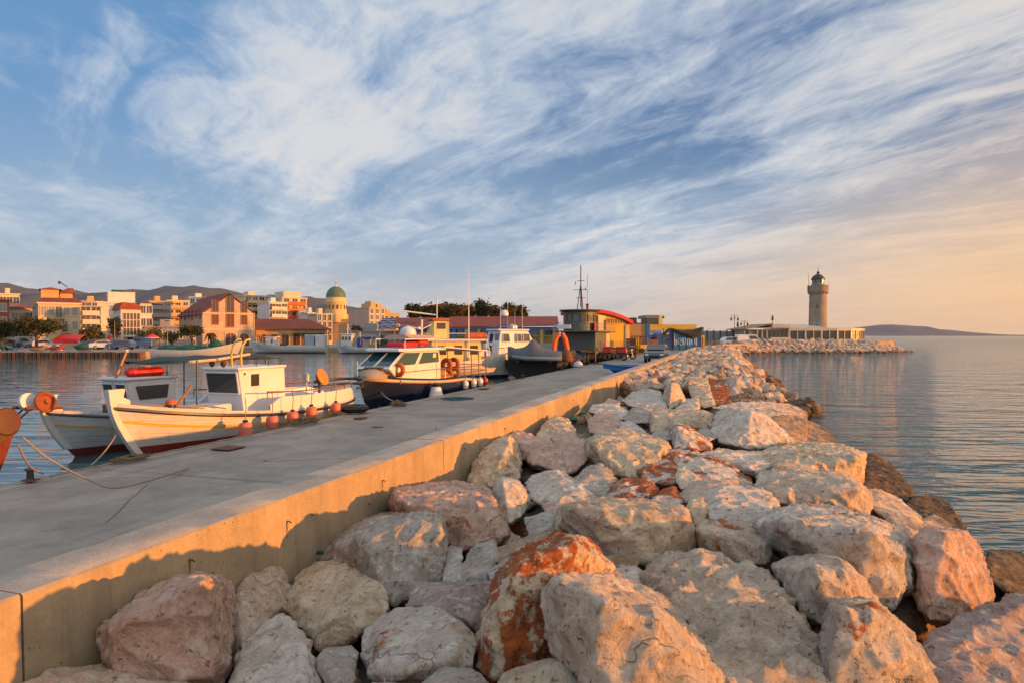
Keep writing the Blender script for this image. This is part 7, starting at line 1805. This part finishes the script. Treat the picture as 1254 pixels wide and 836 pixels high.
# church with drum and dome
Yc = 235; t = thing('church', 'domed church with yellow drum and green dome topped by a cross', 'church', (Gx(411.5, Yc), Yc, ZL)); pm_ = F / Yc
r_ = 12.5 / pm_; zz = lambda py: Zy(py, Yc) - ZL
mb = MB(); mb.box(-4.2, 5.2, -3, 8, 0, zz(391)); mb.build('nave', P_o, t)
mb = MB(); mb.lathe([(r_ * 1.1, zz(395)), (r_ * 1.1, zz(385)), (r_ * 1.02, zz(384)), (r_ * 1.0, zz(372)), (r_ * 1.06, zz(371)), (r_ * 1.06, zz(369.5)), (r_ * .97, zz(369)), (r_ * .95, zz(364.5))], 32); mb.build('drum', P_y, t, smooth=True)
mb = MB(); mb.lathe([(r_ * .98, zz(364.6))] + [(r_ * .95 * math.cos(a), zz(364) + (zz(351) - zz(364)) * math.sin(a)) for a in [R(q) for q in range(0, 86, 8)]], 32); mb.build('dome', mat('green_copper', (.09, .16, .10), .6, var=.25), t, smooth=True)
mb = MB(); mb.lathe([(.35, zz(351.5)), (.3, zz(350)), (.15, zz(349.5))], 10); mb.box(-.14, .14, -.1, .1, zz(350), zz(344)); mb.box(-.6, .6, -.1, .1, zz(347.2), zz(346.3)); mb.build('cross', M_white2, t)
for k in range(16):
    a = 2 * math.pi * k / 16; Mk = Matrix.Rotation(a, 4, 'Z'); mb = MB(); mb.box(r_ * .97, r_ * 1.03, -.32, .32, zz(379), zz(374), M=Mk); mb.build('drum_window', M_glass, t)
for x_ in (-2, .5, 3):
    mb = MB(); mb.prism([(x_ - .5, zz(408)), (x_ + .5, zz(408))] + [(x_ + .5 * math.cos(a), zz(398) + .5 * math.sin(a)) for a in [math.pi * q / 6 for q in range(7)]], -3.06, -2.98, 'y'); mb.build('nave_window', M_brickp, t)
mb = MB(); mb.lathe([(r_ * .55, 0), (r_ * .55, zz(396)), (r_ * .1, zz(391))], 20, c=(7.0, -2)); mb.build('apse', P_o, t, smooth=True)
t, W, H = building('church_wing', 'orange-lit arcaded building right of the domed church', 424, 452, 235, 386.5, R(28), 9, P_o, roof='flat', floors=2, cols=5, ww=.9, wh=1.7)
t, W, H = building('tower_block', 'tan block with rooftop clutter right of the arcaded building', 452, 472, 215, 377.5, R(40), 14, P_b, floors=5, cols=3, ww=1.0)
mb = MB(); mb.box(W * .2, W * .5, 1, 5, H + .25, H + 2.2); mb.box(W * .6, W * .9, 1, 6, H + .25, H + 1.4); mb.build('roof_huts', P_o, t)
building('apartment_block', 'low orange-lit block peeping over the market roof', 470, 490, 240, 384.5, R(30), 9, P_o, floors=3, cols=3, group='town buildings')
building('low_building', 'long low beige building beneath the blue and white banner', 425, 486, 128, 406.5, R(4), 9, P_b, floors=1, cols=5, floor0=.6, ww=1.4, wh=.5, roofm=P_g)

# market hall: long red roofs, blue-white painted end
Ym = 117
t = thing('market_hall', 'long market hall with dark red pitched roofs and blue columns', 'market hall', (Gx(488, Ym), Ym, ZL), R(-2))
x1_ = Gx(684, Ym) - Gx(488, Ym); zm = lambda py: Zy(py, Ym) - ZL
mb = MB(); mb.box(0, x1_, 0, 14, 0, zm(400.5)); mb.build('wall', plaster('yellow_ochre_wall', (.48, .34, .10)), t)
mb = MB(); mb.loft([[(-.4, -1.6, zm(402)), (x1_, -1.6, zm(399.5)), (x1_, 7, zm(388)), (9.0, 7, zm(388))], [(-.4, -1.6, zm(401.2)), (x1_, -1.6, zm(398.6)), (x1_, 7, zm(386.3)), (9.0, 7, zm(386.3))]]); mb.build('front_roof', M_tiled, t)
mb = MB(); xr0 = Gx(466, Ym + 8) - t.location.x; mb.loft([[(xr0, 6, zm(396)), (x1_ - 14, 6, zm(396)), (x1_ - 14, 13, zm(388.8)), (xr0 + .5, 13, zm(388.8))], [(xr0, 6, zm(395.4)), (x1_ - 14, 6, zm(395.4)), (x1_ - 14, 13, zm(386.8)), (xr0 + .5, 13, zm(386.8))]]); mb.build('rear_roof', M_tiled, t)
mb = MB(); mb.box(.3, x1_, -1.5, -1.3, zm(403.2), zm(401.4)); mb.build('fascia', M_blue, t)
for i in range(13):
    x_ = 1.2 + (x1_ - 2) * i / 12
    mb = MB(); mb.box(x_ - .28, x_ + .28, -1.4, -.9, 0, zm(403)); mb.build('column', M_blue if i % 3 == 1 else MATS['yellow_ochre_wall'], t)
windows(t, [((i + .5) / 12 * .97 + .01, zm(410.5), 1.6, zm(404) - zm(410.5)) for i in range(12)], x1_, M_glass, M_white)
mb = MB(); mb.box(-1.2, x1_, -2.6, -1.6, 0, .9); mb.build('loading_ledge', P_g, t)
t = thing('banner_wall', 'tall board painted with blue and white waves at the market\'s left end', 'painted wall', (Gx(463.5, 113), 113, 0), R(2)); w_ = Gx(484.5, 113) - Gx(463.5, 113)
mb = MB(); z0_, z1_ = Zy(404, 113), Zy(390, 113)
mb.prism([(0, z0_), (w_, z0_), (w_, z1_ - .4), (w_ * .85, z1_), (.25 * w_, z1_), (0, z1_ - .7)], 0, .3, 'y'); mb.build('panel', mat('banner_blue', (.03, .09, .26), .6), t)
mb = MB()
for k in range(6):
    zc = z0_ + .15 + k * .29; xa = (.3 if k in (1, 3) else 0); n = 12
    pl_ = [(.1 + xa + (w_ - .2 - xa) * i / n, zc + .06 * math.sin(i * .9 + k * 2)) for i in range(n + 1)]
    mb.prism(pl_ + [(p[0], p[1] + (.09 + .03 * math.sin(k * 4))) for p in reversed(pl_)], -.02, -.005, 'y')
mb.build('white_waves', mat('banner_white', (.42, .50, .60), .6), t)
mb = MB(); mb.box(.1, .25, .05, .25, ZL, z0_); mb.box(w_ - .25, w_ - .1, .05, .25, ZL, z0_); mb.build('legs', M_steel, t)
# yellow arch-roofed hall
Ya = 95; rz_ = R(20); x0, W = facade(708, 771, Ya, rz_)
t = thing('arched_hall', 'bright yellow hall under a curved red roof edge with a strip of small windows', 'market hall', (x0, Ya, ZL), rz_); za = lambda py: Zy(py, Ya + W / 2 * math.sin(rz_)) - ZL
N_ = 18; arc = [(W * i / N_, lerp_tab([(0, za(383.5)), (.25, za(381.4)), (.42, za(381.2)), (.6, za(383.4)), (.8, za(387.8)), (1, za(394.6))], i / N_)) for i in range(N_ + 1)]
mb = MB(); mb.prism([(0, 0), (W, 0)] + [(p[0], p[1] - .3) for p in reversed(arc)], 0, 5, 'y'); mb.build('wall', plaster('bright_yellow_wall', (.72, .42, .05)), t)
mb = MB(); ar2 = [(p[0] - .3 + .6 * p[0] / W, p[1]) for p in arc]
for i in range(N_): a, b_ = ar2[i], ar2[i + 1]; mb.prism([(a[0], a[1] - .28), (b_[0], b_[1] - .28), (b_[0], b_[1] + .22), (a[0], a[1] + .22)], -.5, 5.3, 'y')
mb.build('roof', mat('signal_red', (.55, .012, .02), .5), t)
windows(t, [(f, za(395.8), .42, .62) for f in (.1, .17, .24, .34, .41, .48, .58, .65, .72, .82)], W, M_glass, MATS['bright_yellow_wall'])
mb = MB(); mb.box(W * .06, W * .12, -.05, 0, 0, 2.4); mb.build('door', M_glass, t)
mb = MB(); mb.box(W * .9, W * .93, -.1, .0, 0, za(398)); mb.build('downpipe', M_ltblue, t)
t, W, H = building('annexe', 'plain tan flat-roofed annexe between the yellow hall and the blue column', 770.5, 791, 101, 396.3, R(3), 9, plaster('tan_wall', (.40, .28, .12)), roof=None)
mb = MB(); mb.box(-.1, W + .1, -.1, 9, H, H + .12); mb.build('roof', M_dark, t); mb = MB(); mb.box(W * .2, W * .55, 1, 3, H + .12, H + .9); mb.build('roof_unit', M_dark, t); mb = MB(); mb.box(W * .12, W * .88, -.05, 0, .3, H * .55); mb.build('brown_panel', P_br, t); mb = MB(); mb.box(W - .05, W + .55, -.15, .3, 0, H); mb.build('blue_column', M_blue, t)
t, W, H = building('harbour_office', 'yellow-banded harbour office with a small raised white control room', 793.5, 852, 110, 397.6, R(1), 9, P_w, roof=None)
mb = MB(); mb.box(-.1, W + .1, -.12, 9, H - .75, H + .02); mb.build('yellow_band', M_yellow, t); windows(t, [(.04 + i * .055, H - 1.5, .3, .65) for i in range(5)], W)
mb = MB(); x_a, x_b = 0, W * .27; mb.box(x_a - .1, x_b * .8, 0, 5, H + .05, H + 1.45); mb.build('control_room', M_glass, t); mb = MB(); mb.box(x_a - .5, x_b * .8, -.5, 5.5, H + 1.0, H + 1.5); mb.build('control_roof', M_grey, t); mb = MB(); mb.box(x_b * .8 + .01, x_b * 1.1, -.2, 5, H + .05, H + 1.5); mb.build('control_end', M_yh, t)
mb = MB(); mb.tube([(W * .33, 1, H), (W * .33, 1, H + 1.6)], .05, 5); mb.box(W * .33 - .3, W * .33 + .3, .9, 1.1, H + 1.0, H + 1.4); mb.build('floodlight_pole', M_dark, t)
t = put('kiosk', 'bright blue awning kiosk left of the scrawled container', 'kiosk', 805, 106, ZL); mb = MB(); mb.box(-1.4, 1.3, 0, 2, 0, Zy(413, 106) - ZL); mb.build('body', M_grey, t); mb = MB(); mb.box(-1.5, 1.4, -.8, .0, Zy(413, 106) - ZL, Zy(410, 106) - ZL); mb.lathe([(.8, Zy(410, 106) - ZL), (.7, Zy(408.5, 106) - ZL), (.2, Zy(406.5, 106) - ZL)], 12); mb.build('awning', mat('sky_blue_canvas', (.02, .20, .60), .6), t)

# ------------------------------------------------------------------ trees
def leaf_mat(name, c1, c2):
    m_ = bpy.data.materials.new(name); m_.use_nodes = True; t = NT(m_.node_tree); b = m_.node_tree.nodes['Principled BSDF']
    P = t.node('ShaderNodeTexCoord').outputs['Object']; n = t.noise(P, 1.3, 4, .6); n2 = t.noise(P, 9, 2)
    t.put(b.inputs['Base Color'], t.mix(t.ramp(t.m('ADD', t.m('MULTIPLY', n, .6), t.m('MULTIPLY', n2, .4)), .35, .65), (*c1, 1), (*c2, 1))); b.inputs['Roughness'].default_value = .75; b.inputs['Specular IOR Level'].default_value = .2
    return m_
M_leaf = [leaf_mat('dark_foliage', (.018, .028, .010), (.07, .065, .02)), leaf_mat('olive_foliage', (.05, .055, .018), (.12, .095, .03)), leaf_mat('pine_foliage', (.035, .04, .014), (.16, .09, .025))]
M_bark = mat('bark', (.10, .07, .05), .9, bump=.5)
def foliage(mb, clumps, n, leaf, rg):
    tot = sum(c[3] * c[4] for c in clumps)
    for (x, y, z, rx, rz_) in clumps:
        k = int(n * rx * rz_ / tot)
        for _ in range(k):
            d = Vector((rg.gauss(0, 1), rg.gauss(0, 1), rg.gauss(0, 1))).normalized() * (rg.random() ** .38) * (1 + .18 * rg.gauss(0, 1))
            c = Vector((x + d.x * rx, y + d.y * rx, z + d.z * rz_)); a = Vector((rg.gauss(0, 1), rg.gauss(0, 1), rg.gauss(0, 1))).normalized(); b_ = a.orthogonal().normalized(); s_ = leaf * rg.uniform(.6, 1.4)
            b2_ = a.cross(b_) * s_; b_ = b_ * s_
            mb.add([c - b_ * .5, c + b2_ * .35, c + b_ * .5, c - b2_ * .35], [(0, 1, 2, 3)])
def tree(label, px0, px1, Y, ytop, ybot, kind, seed, group=None, name='tree', n=1500, shape='round', z0=ZL, leaf=.42):
    rg = random.Random(seed); X = Gx((px0 + px1) / 2, Y); w_ = (Gx(px1, Y) - Gx(px0, Y)) / 2; zt = Zy(ytop, Y) - z0; zb = Zy(ybot, Y) - z0
    t = thing(name, label, 'tree', (X, Y, z0), 0, group); h_ = zt - zb
    mb = MB(); mb.tube([(0, 0, -.1), (.1, 0, zb * .6), (0, .1, zb + h_ * .3), (.1, 0, zb + h_ * .7)], [.28, .22, .15, .05], 7)
    for k in range(4):
        a = rg.uniform(0, 6.3); mb.tube([(0, 0, zb * .7 + .2 * k), (w_ * .4 * math.cos(a), w_ * .4 * math.sin(a), zb + h_ * .35), (w_ * .7 * math.cos(a), w_ * .7 * math.sin(a), zb + h_ * .6)], [.12, .08, .03], 5)
    mb.build('trunk', M_bark, t)
    cl = []
    nc = 9 if shape != 'cone' else 7
    for k in range(nc):
        if shape == 'cone': f = k / (nc - 1); cl.append((0, 0, zb + h_ * (f * .9 + .05), w_ * (1 - f * .8), h_ * .16))
        else:
            a = rg.uniform(0, 6.3); q = rg.uniform(.2, .72); zz_ = zb + h_ * rg.uniform(.3, .75); cl.append((w_ * q * math.cos(a), w_ * q * math.sin(a) * .8, zz_, w_ * rg.uniform(.36, .52), h_ * rg.uniform(.20, .34)))
    if shape != 'cone': cl.append((0, 0, zb + h_ * .5, w_ * .85, h_ * .44))
    mb = MB(); foliage(mb, cl, n, leaf, rg); mb.build('crown', M_leaf[kind], t, fix=False)
    return t
tree('broad dark umbrella-like tree left of the yellow mansion', 14, 74, 112, 388.5, 412, 0, 1, n=4200, leaf=.38)
tree('dark bushy tree at the far left edge of the picture', -18, 20, 116, 391, 416, 0, 2, n=2400, leaf=.38)
tree('ragged olive-coloured tree between mansion and glass-fronted house', 96, 128, 118, 400, 421, 1, 3, n=1800, leaf=.34)
tree('narrow dark cypress-like tree left of the glass front', 130, 149, 119, 388, 415, 0, 4, n=1900, leaf=.3)
tree('small brown-green tree right of the glass-fronted house', 168, 200, 122, 400, 420, 1, 5, n=1700, leaf=.34)
tree('rounded dark tree in front of the warehouse\'s shaded side', 220, 249, 124, 397.5, 414, 0, 6, n=2300, leaf=.3)
tree('low dark shrubby tree below the low grey shed', 196, 224, 126, 406, 420, 1, 16, n=900, leaf=.3)
# palm
t = thing('palm', 'short palm in front of the warehouse facade', 'palm', (Gx(258, 124), 124, ZL)); mb = MB(); mb.tube([(0, 0, 0), (.1, 0, 1.2), (0, 0, 2.3)], [.3, .26, .22], 8); mb.build('trunk', M_bark, t)
mb = MB(); rg = random.Random(8)
for k in range(30):
    a = rg.uniform(0, 6.3); up = rg.uniform(-.2, 1.2); pr = Vector((0, 0, 2.3)); d = Vector((math.cos(a), math.sin(a), up)); sd_ = Vector((-math.sin(a), math.cos(a), 0)) * .14; vs = []
    for i in range(6): p_ = pr + d * (i * .26) + Vector((0, 0, -.075 * i * i)); w_ = sd_ * (1 - abs(i - 2) / 4.5); vs += [p_ - w_, p_ + w_]
    mb.add(vs, [(2 * i, 2 * i + 1, 2 * i + 3, 2 * i + 2) for i in range(5)])
mb.build('fronds', M_leaf[0], t, fix=False)
grove = [(496, 522, 371, 0), (514, 541, 370.5, 2), (532, 558, 369, 1), (549, 572, 372.5, 2), (562, 584, 374, 2), (574, 604, 366.5, 0), (596, 622, 374.5, 2), (612, 634, 371, 1), (626, 648, 373, 0)]
names = ['leftmost tree of the grove behind the market roof', 'second tree from the left in the grove behind the market', 'third tree from the left in the grove, orange-lit', 'lower brownish tree in the middle-left of the grove', 'lowest tree of the grove, just left of the tallest one', 'tallest dark tree of the grove behind the market roof', 'sunlit ochre tree right of the tallest one in the grove', 'second tree from the right end of the grove', 'rightmost tree of the grove behind the market roof']
for i, ((a, b_, y_2, k), lab) in enumerate(zip(grove, names)): tree(lab, a, b_, 148 + 3 * (i % 3), y_2, 392, k, 30 + i, 'trees behind the market hall', n=2000, leaf=.5)
for i, (a, b_, y_2, lab) in enumerate(((428, 446, 399, 'dark trees left of the banner, nearest the church house'), (446, 462, 397, 'dark tree right beside the blue and white banner'))): tree(lab, a, b_, 140, y_2, 412, 0, 60 + i, n=1000, leaf=.35)

# ------------------------------------------------------------------ far quay: cars, upturned boats, clutter
cl = [(9, 424, M_carg, 'hatch', 'dark car at the very left of the far quay'), (27, 423.5, M_cars, 'van', 'silver van fourth from the left on the far quay'), (43, 423, M_carg, 'saloon', 'dark saloon under the broad dark tree'), (58, 424, M_carw, 'hatch', 'white car below the yellow mansion\'s left corner'),
      (112, 425, M_carb, 'hatch', 'blue car right of the red awning on the far quay'), (130, 425.5, M_carw, 'saloon', 'white car with red spot beside the round red sign'), (148, 425.5, M_carb, 'hatch', 'blue-grey car in front of the glass-fronted house'), (173, 424, M_carb, 'van', 'blue van near the red umbrella on the far quay')]
for px, py, m_, k, lab in cl:
    Yk = F * (CAMZ - ZL) / (py + 2.2 - HZ); Yk = min(max(Yk, 100), 135); car((Gx(px, Yk), Yk, ZL), R(random.Random(px).choice([0, 180, 15])), lab, m_, k, 'cars parked on the far quay')
M_clut = [M_blue, mat('faded_wood_hull', (.42, .26, .12), .7), M_tealg, M_red, M_grey]
for px0, px1, k, lab in ((8, 20, 0, 'small blue and white boat ashore left of the tan one'), (38, 62, 1, 'long tan boat lying ashore on the far quay edge'), (62, 80, 3, 'little red and white boat ashore beside the long tan one'), (0, 9, 2, 'green-netted boat ashore at the left edge'), (90, 110, 2, 'green net-covered boat ashore below the yellow mansion')):
    Yk = 97; x0, x1 = Gx(px0, Yk), Gx(px1, Yk); t = thing('small_boat', lab, 'boat', ((x0 + x1) / 2, Yk, ZL), 0 if k % 2 else math.pi, 'small boats ashore on the far quay')
    hull(t, x1 - x0, 1.0, .75, .5, .5, keel=.02, mats=[M_clut[k] if k != 1 else M_clut[1], M_white, M_wood], boot=.22, rake=.12, double=False)
    if k == 2: mb = MB(); heap(mb, 0, 0, .4, (x1 - x0) * .35, .45, .5, seed=px0); mb.build('net', M_tealg, t, smooth='all')
t = put('awning', 'red shop awning in front of the yellow mansion', 'awning', 84, 112, ZL); mb = MB(); mb.loft([[(-2, -.8, 1.5), (2, -.8, 1.5), (2, 1, 2.2), (-2, 1, 2.2)], [(-2, -.8, 1.6), (2, -.8, 1.6), (2, 1, 2.3), (-2, 1, 2.3)]]); mb.box(-2, 2, -.8, -.75, .9, 1.55); mb.build('canvas', MATS['red_canvas'], t); mb = MB()
for x_ in (-1.9, 1.9): mb.tube([(x_, -.75, 0), (x_, -.75, 1.5)], .04, 5)
mb.build('poles', M_steel, t)
t = put('road_sign', 'round red sign beside the white car on the far quay', 'sign', 134, 104, ZL); mb = MB(); mb.tube([(0, 0, 0), (0, 0, 2.0)], .04, 5); mb.build('pole', M_steel, t); mb = MB(); mb.lathe([(.38, -.02), (.38, .02)], 16, M=Matrix.Translation((0, -.05, 1.9)) @ Matrix.Rotation(R(90), 4, 'X')); mb.build('disc', M_red, t)
t = put('parasol', 'tilted red and white parasol on the far quay', 'parasol', 186, 98, ZL); mb = MB(); mb.tube([(0, 0, 0), (0, 0, 2.2)], .03, 5); mb.build('pole', M_steel, t); mb = MB(); mb.lathe([(.9, 1.9), (.5, 2.2), (.03, 2.4)], 12); mb.build('canopy', MATS['red_canvas'], t); mb = MB(); mb.lathe([(.95, 1.82), (.92, 1.89)], 12); mb.build('valance', M_white2, t)
for px, h_, lab in ((140.5, 4.5, 'slim lamp post before the narrow dark tree'), (149.5, 3.6, 'wooden pole left of the glass-fronted house'), (205, 4.4, 'lamp post in front of the low grey shed')):
    t = put('lamp_post', lab, 'lamp post', px, 108, ZL); mb = MB(); mb.tube([(0, 0, 0), (0, 0, h_)], [.06, .04], 7); mb.build('pole', M_wood if px == 149.5 else M_grey, t); mb = MB(); mb.box(-.3, .3, -.15, .15, h_, h_ + .14, bev=.04); mb.build('head', M_dark, t)
# piles of the far quay face
mb = MB()
rg = random.Random(14)
for i in range(60):
    x_ = -74 + i * .39 * 1.0
t = thing('quay_fender_piles', 'row of old timber piles along the far quay face', 'piles', (0, 0, 0))
for i in range(34):
    x_ = Gx(2 + i * 5.1, 94.8); mb = MB(); mb.box(x_ - .13, x_ + .13, 94.7, 95.0, -.5, ZL - .08 - rg.random() * .1); mb.build('pile', M_dark if i % 3 else M_rust, t)

# ------------------------------------------------------------------ hills beyond the town and across the sea
M_hill = mat('hazy_scrub', (.055, .062, .070), .95, var=.35, vscale=.0015)  # bluish base has part of the distance haze put into it
M_hill2 = mat('far_shore', (.06, .065, .07), .95, var=.2, vscale=.001)
def hill(name, pts, Y, depth, m_, zb=-2, rough=.012, seed=0):
    """ridge given as (column, row) points at depth Y, a body with a rounded back"""
    n = 160; xs0, xs1 = pts[0][0], pts[-1][0]; rows = 14; vs = []
    for i in range(n + 1):
        px = xs0 + (xs1 - xs0) * i / n; py = lerp_tab(pts, px); hmax = max(0.5, Zy(py, Y) )
        hmax *= 1 + rough * mnoise.noise((px * .06, seed, 0)) * 2 + rough * mnoise.noise((px * .25, seed, 3)) + rough * .5 * mnoise.noise((px * .8, seed, 5))
        for k in range(rows + 1):
            f = k / rows; yy = Y - depth + depth * 2 * f; prof = math.sin(math.pi * f) ** .8 * (1 + .22 * mnoise.noise((px * .05, f * 5, seed + 7)) * (1 - abs(2 * f - 1) * 0) * (abs(f - .5) > .01))
            x = (px - CX) / F * Y * (1 + 0 * f)
            vs.append((x, yy, zb + (hmax - zb) * max(0, prof) if 0 < k < rows else zb))
    fs = [(i * (rows + 1) + k, (i + 1) * (rows + 1) + k, (i + 1) * (rows + 1) + k + 1, i * (rows + 1) + k + 1) for i in range(n) for k in range(rows)]
    mb = MB(); mb.add(vs, fs); o = mb.build(name, m_, smooth='all'); o['kind'] = 'structure'; return o
hill('hills', [(-260, 372), (-120, 350), (-30, 345), (12, 351.5), (40, 358), (75, 362), (105, 361), (150, 363), (185, 361), (210, 354), (228, 351.8), (245, 354.5), (268, 353.2), (280, 356), (296, 366), (330, 368), (345, 362), (362, 368), (375, 369), (388, 364.5), (400, 366), (425, 375), (445, 378), (470, 384), (500, 395), (560, 408), (640, 411)], 3600, 900, M_hill)
hill('far_coast', [(1040, 409), (1058, 400.5), (1075, 398.2), (1092, 397.6), (1112, 399.8), (1128, 402), (1148, 404.5), (1170, 407), (1200, 409.8), (1225, 410.6), (1400, 411.2)], 8500, 900, M_hill2, seed=9)
hill('far_coast_strip', [(1030, 407.5), (1060, 407.6), (1120, 408.6), (1200, 409.6), (1300, 410.6), (1420, 411)], 6800, 300, M_hill2, seed=11)
hz = MB(); hz.box(-6500, 9500, -60, 10500, -5.0, 285); o = None
def make_haze(dens):
    m_ = bpy.data.materials.new('haze_air'); m_.use_nodes = True; n = m_.node_tree.nodes; n.clear(); out = n.new('ShaderNodeOutputMaterial'); v_ = n.new('ShaderNodeVolumePrincipled')
    v_.inputs['Color'].default_value = (.62, .74, 1.0, 1); v_.inputs['Density'].default_value = dens; v_.inputs['Anisotropy'].default_value = 0.0
    m_.node_tree.links.new(v_.outputs[0], out.inputs['Volume']); h = hz.build('haze', m_); h['kind'] = 'stuff'; return h
make_haze(3.2e-5)
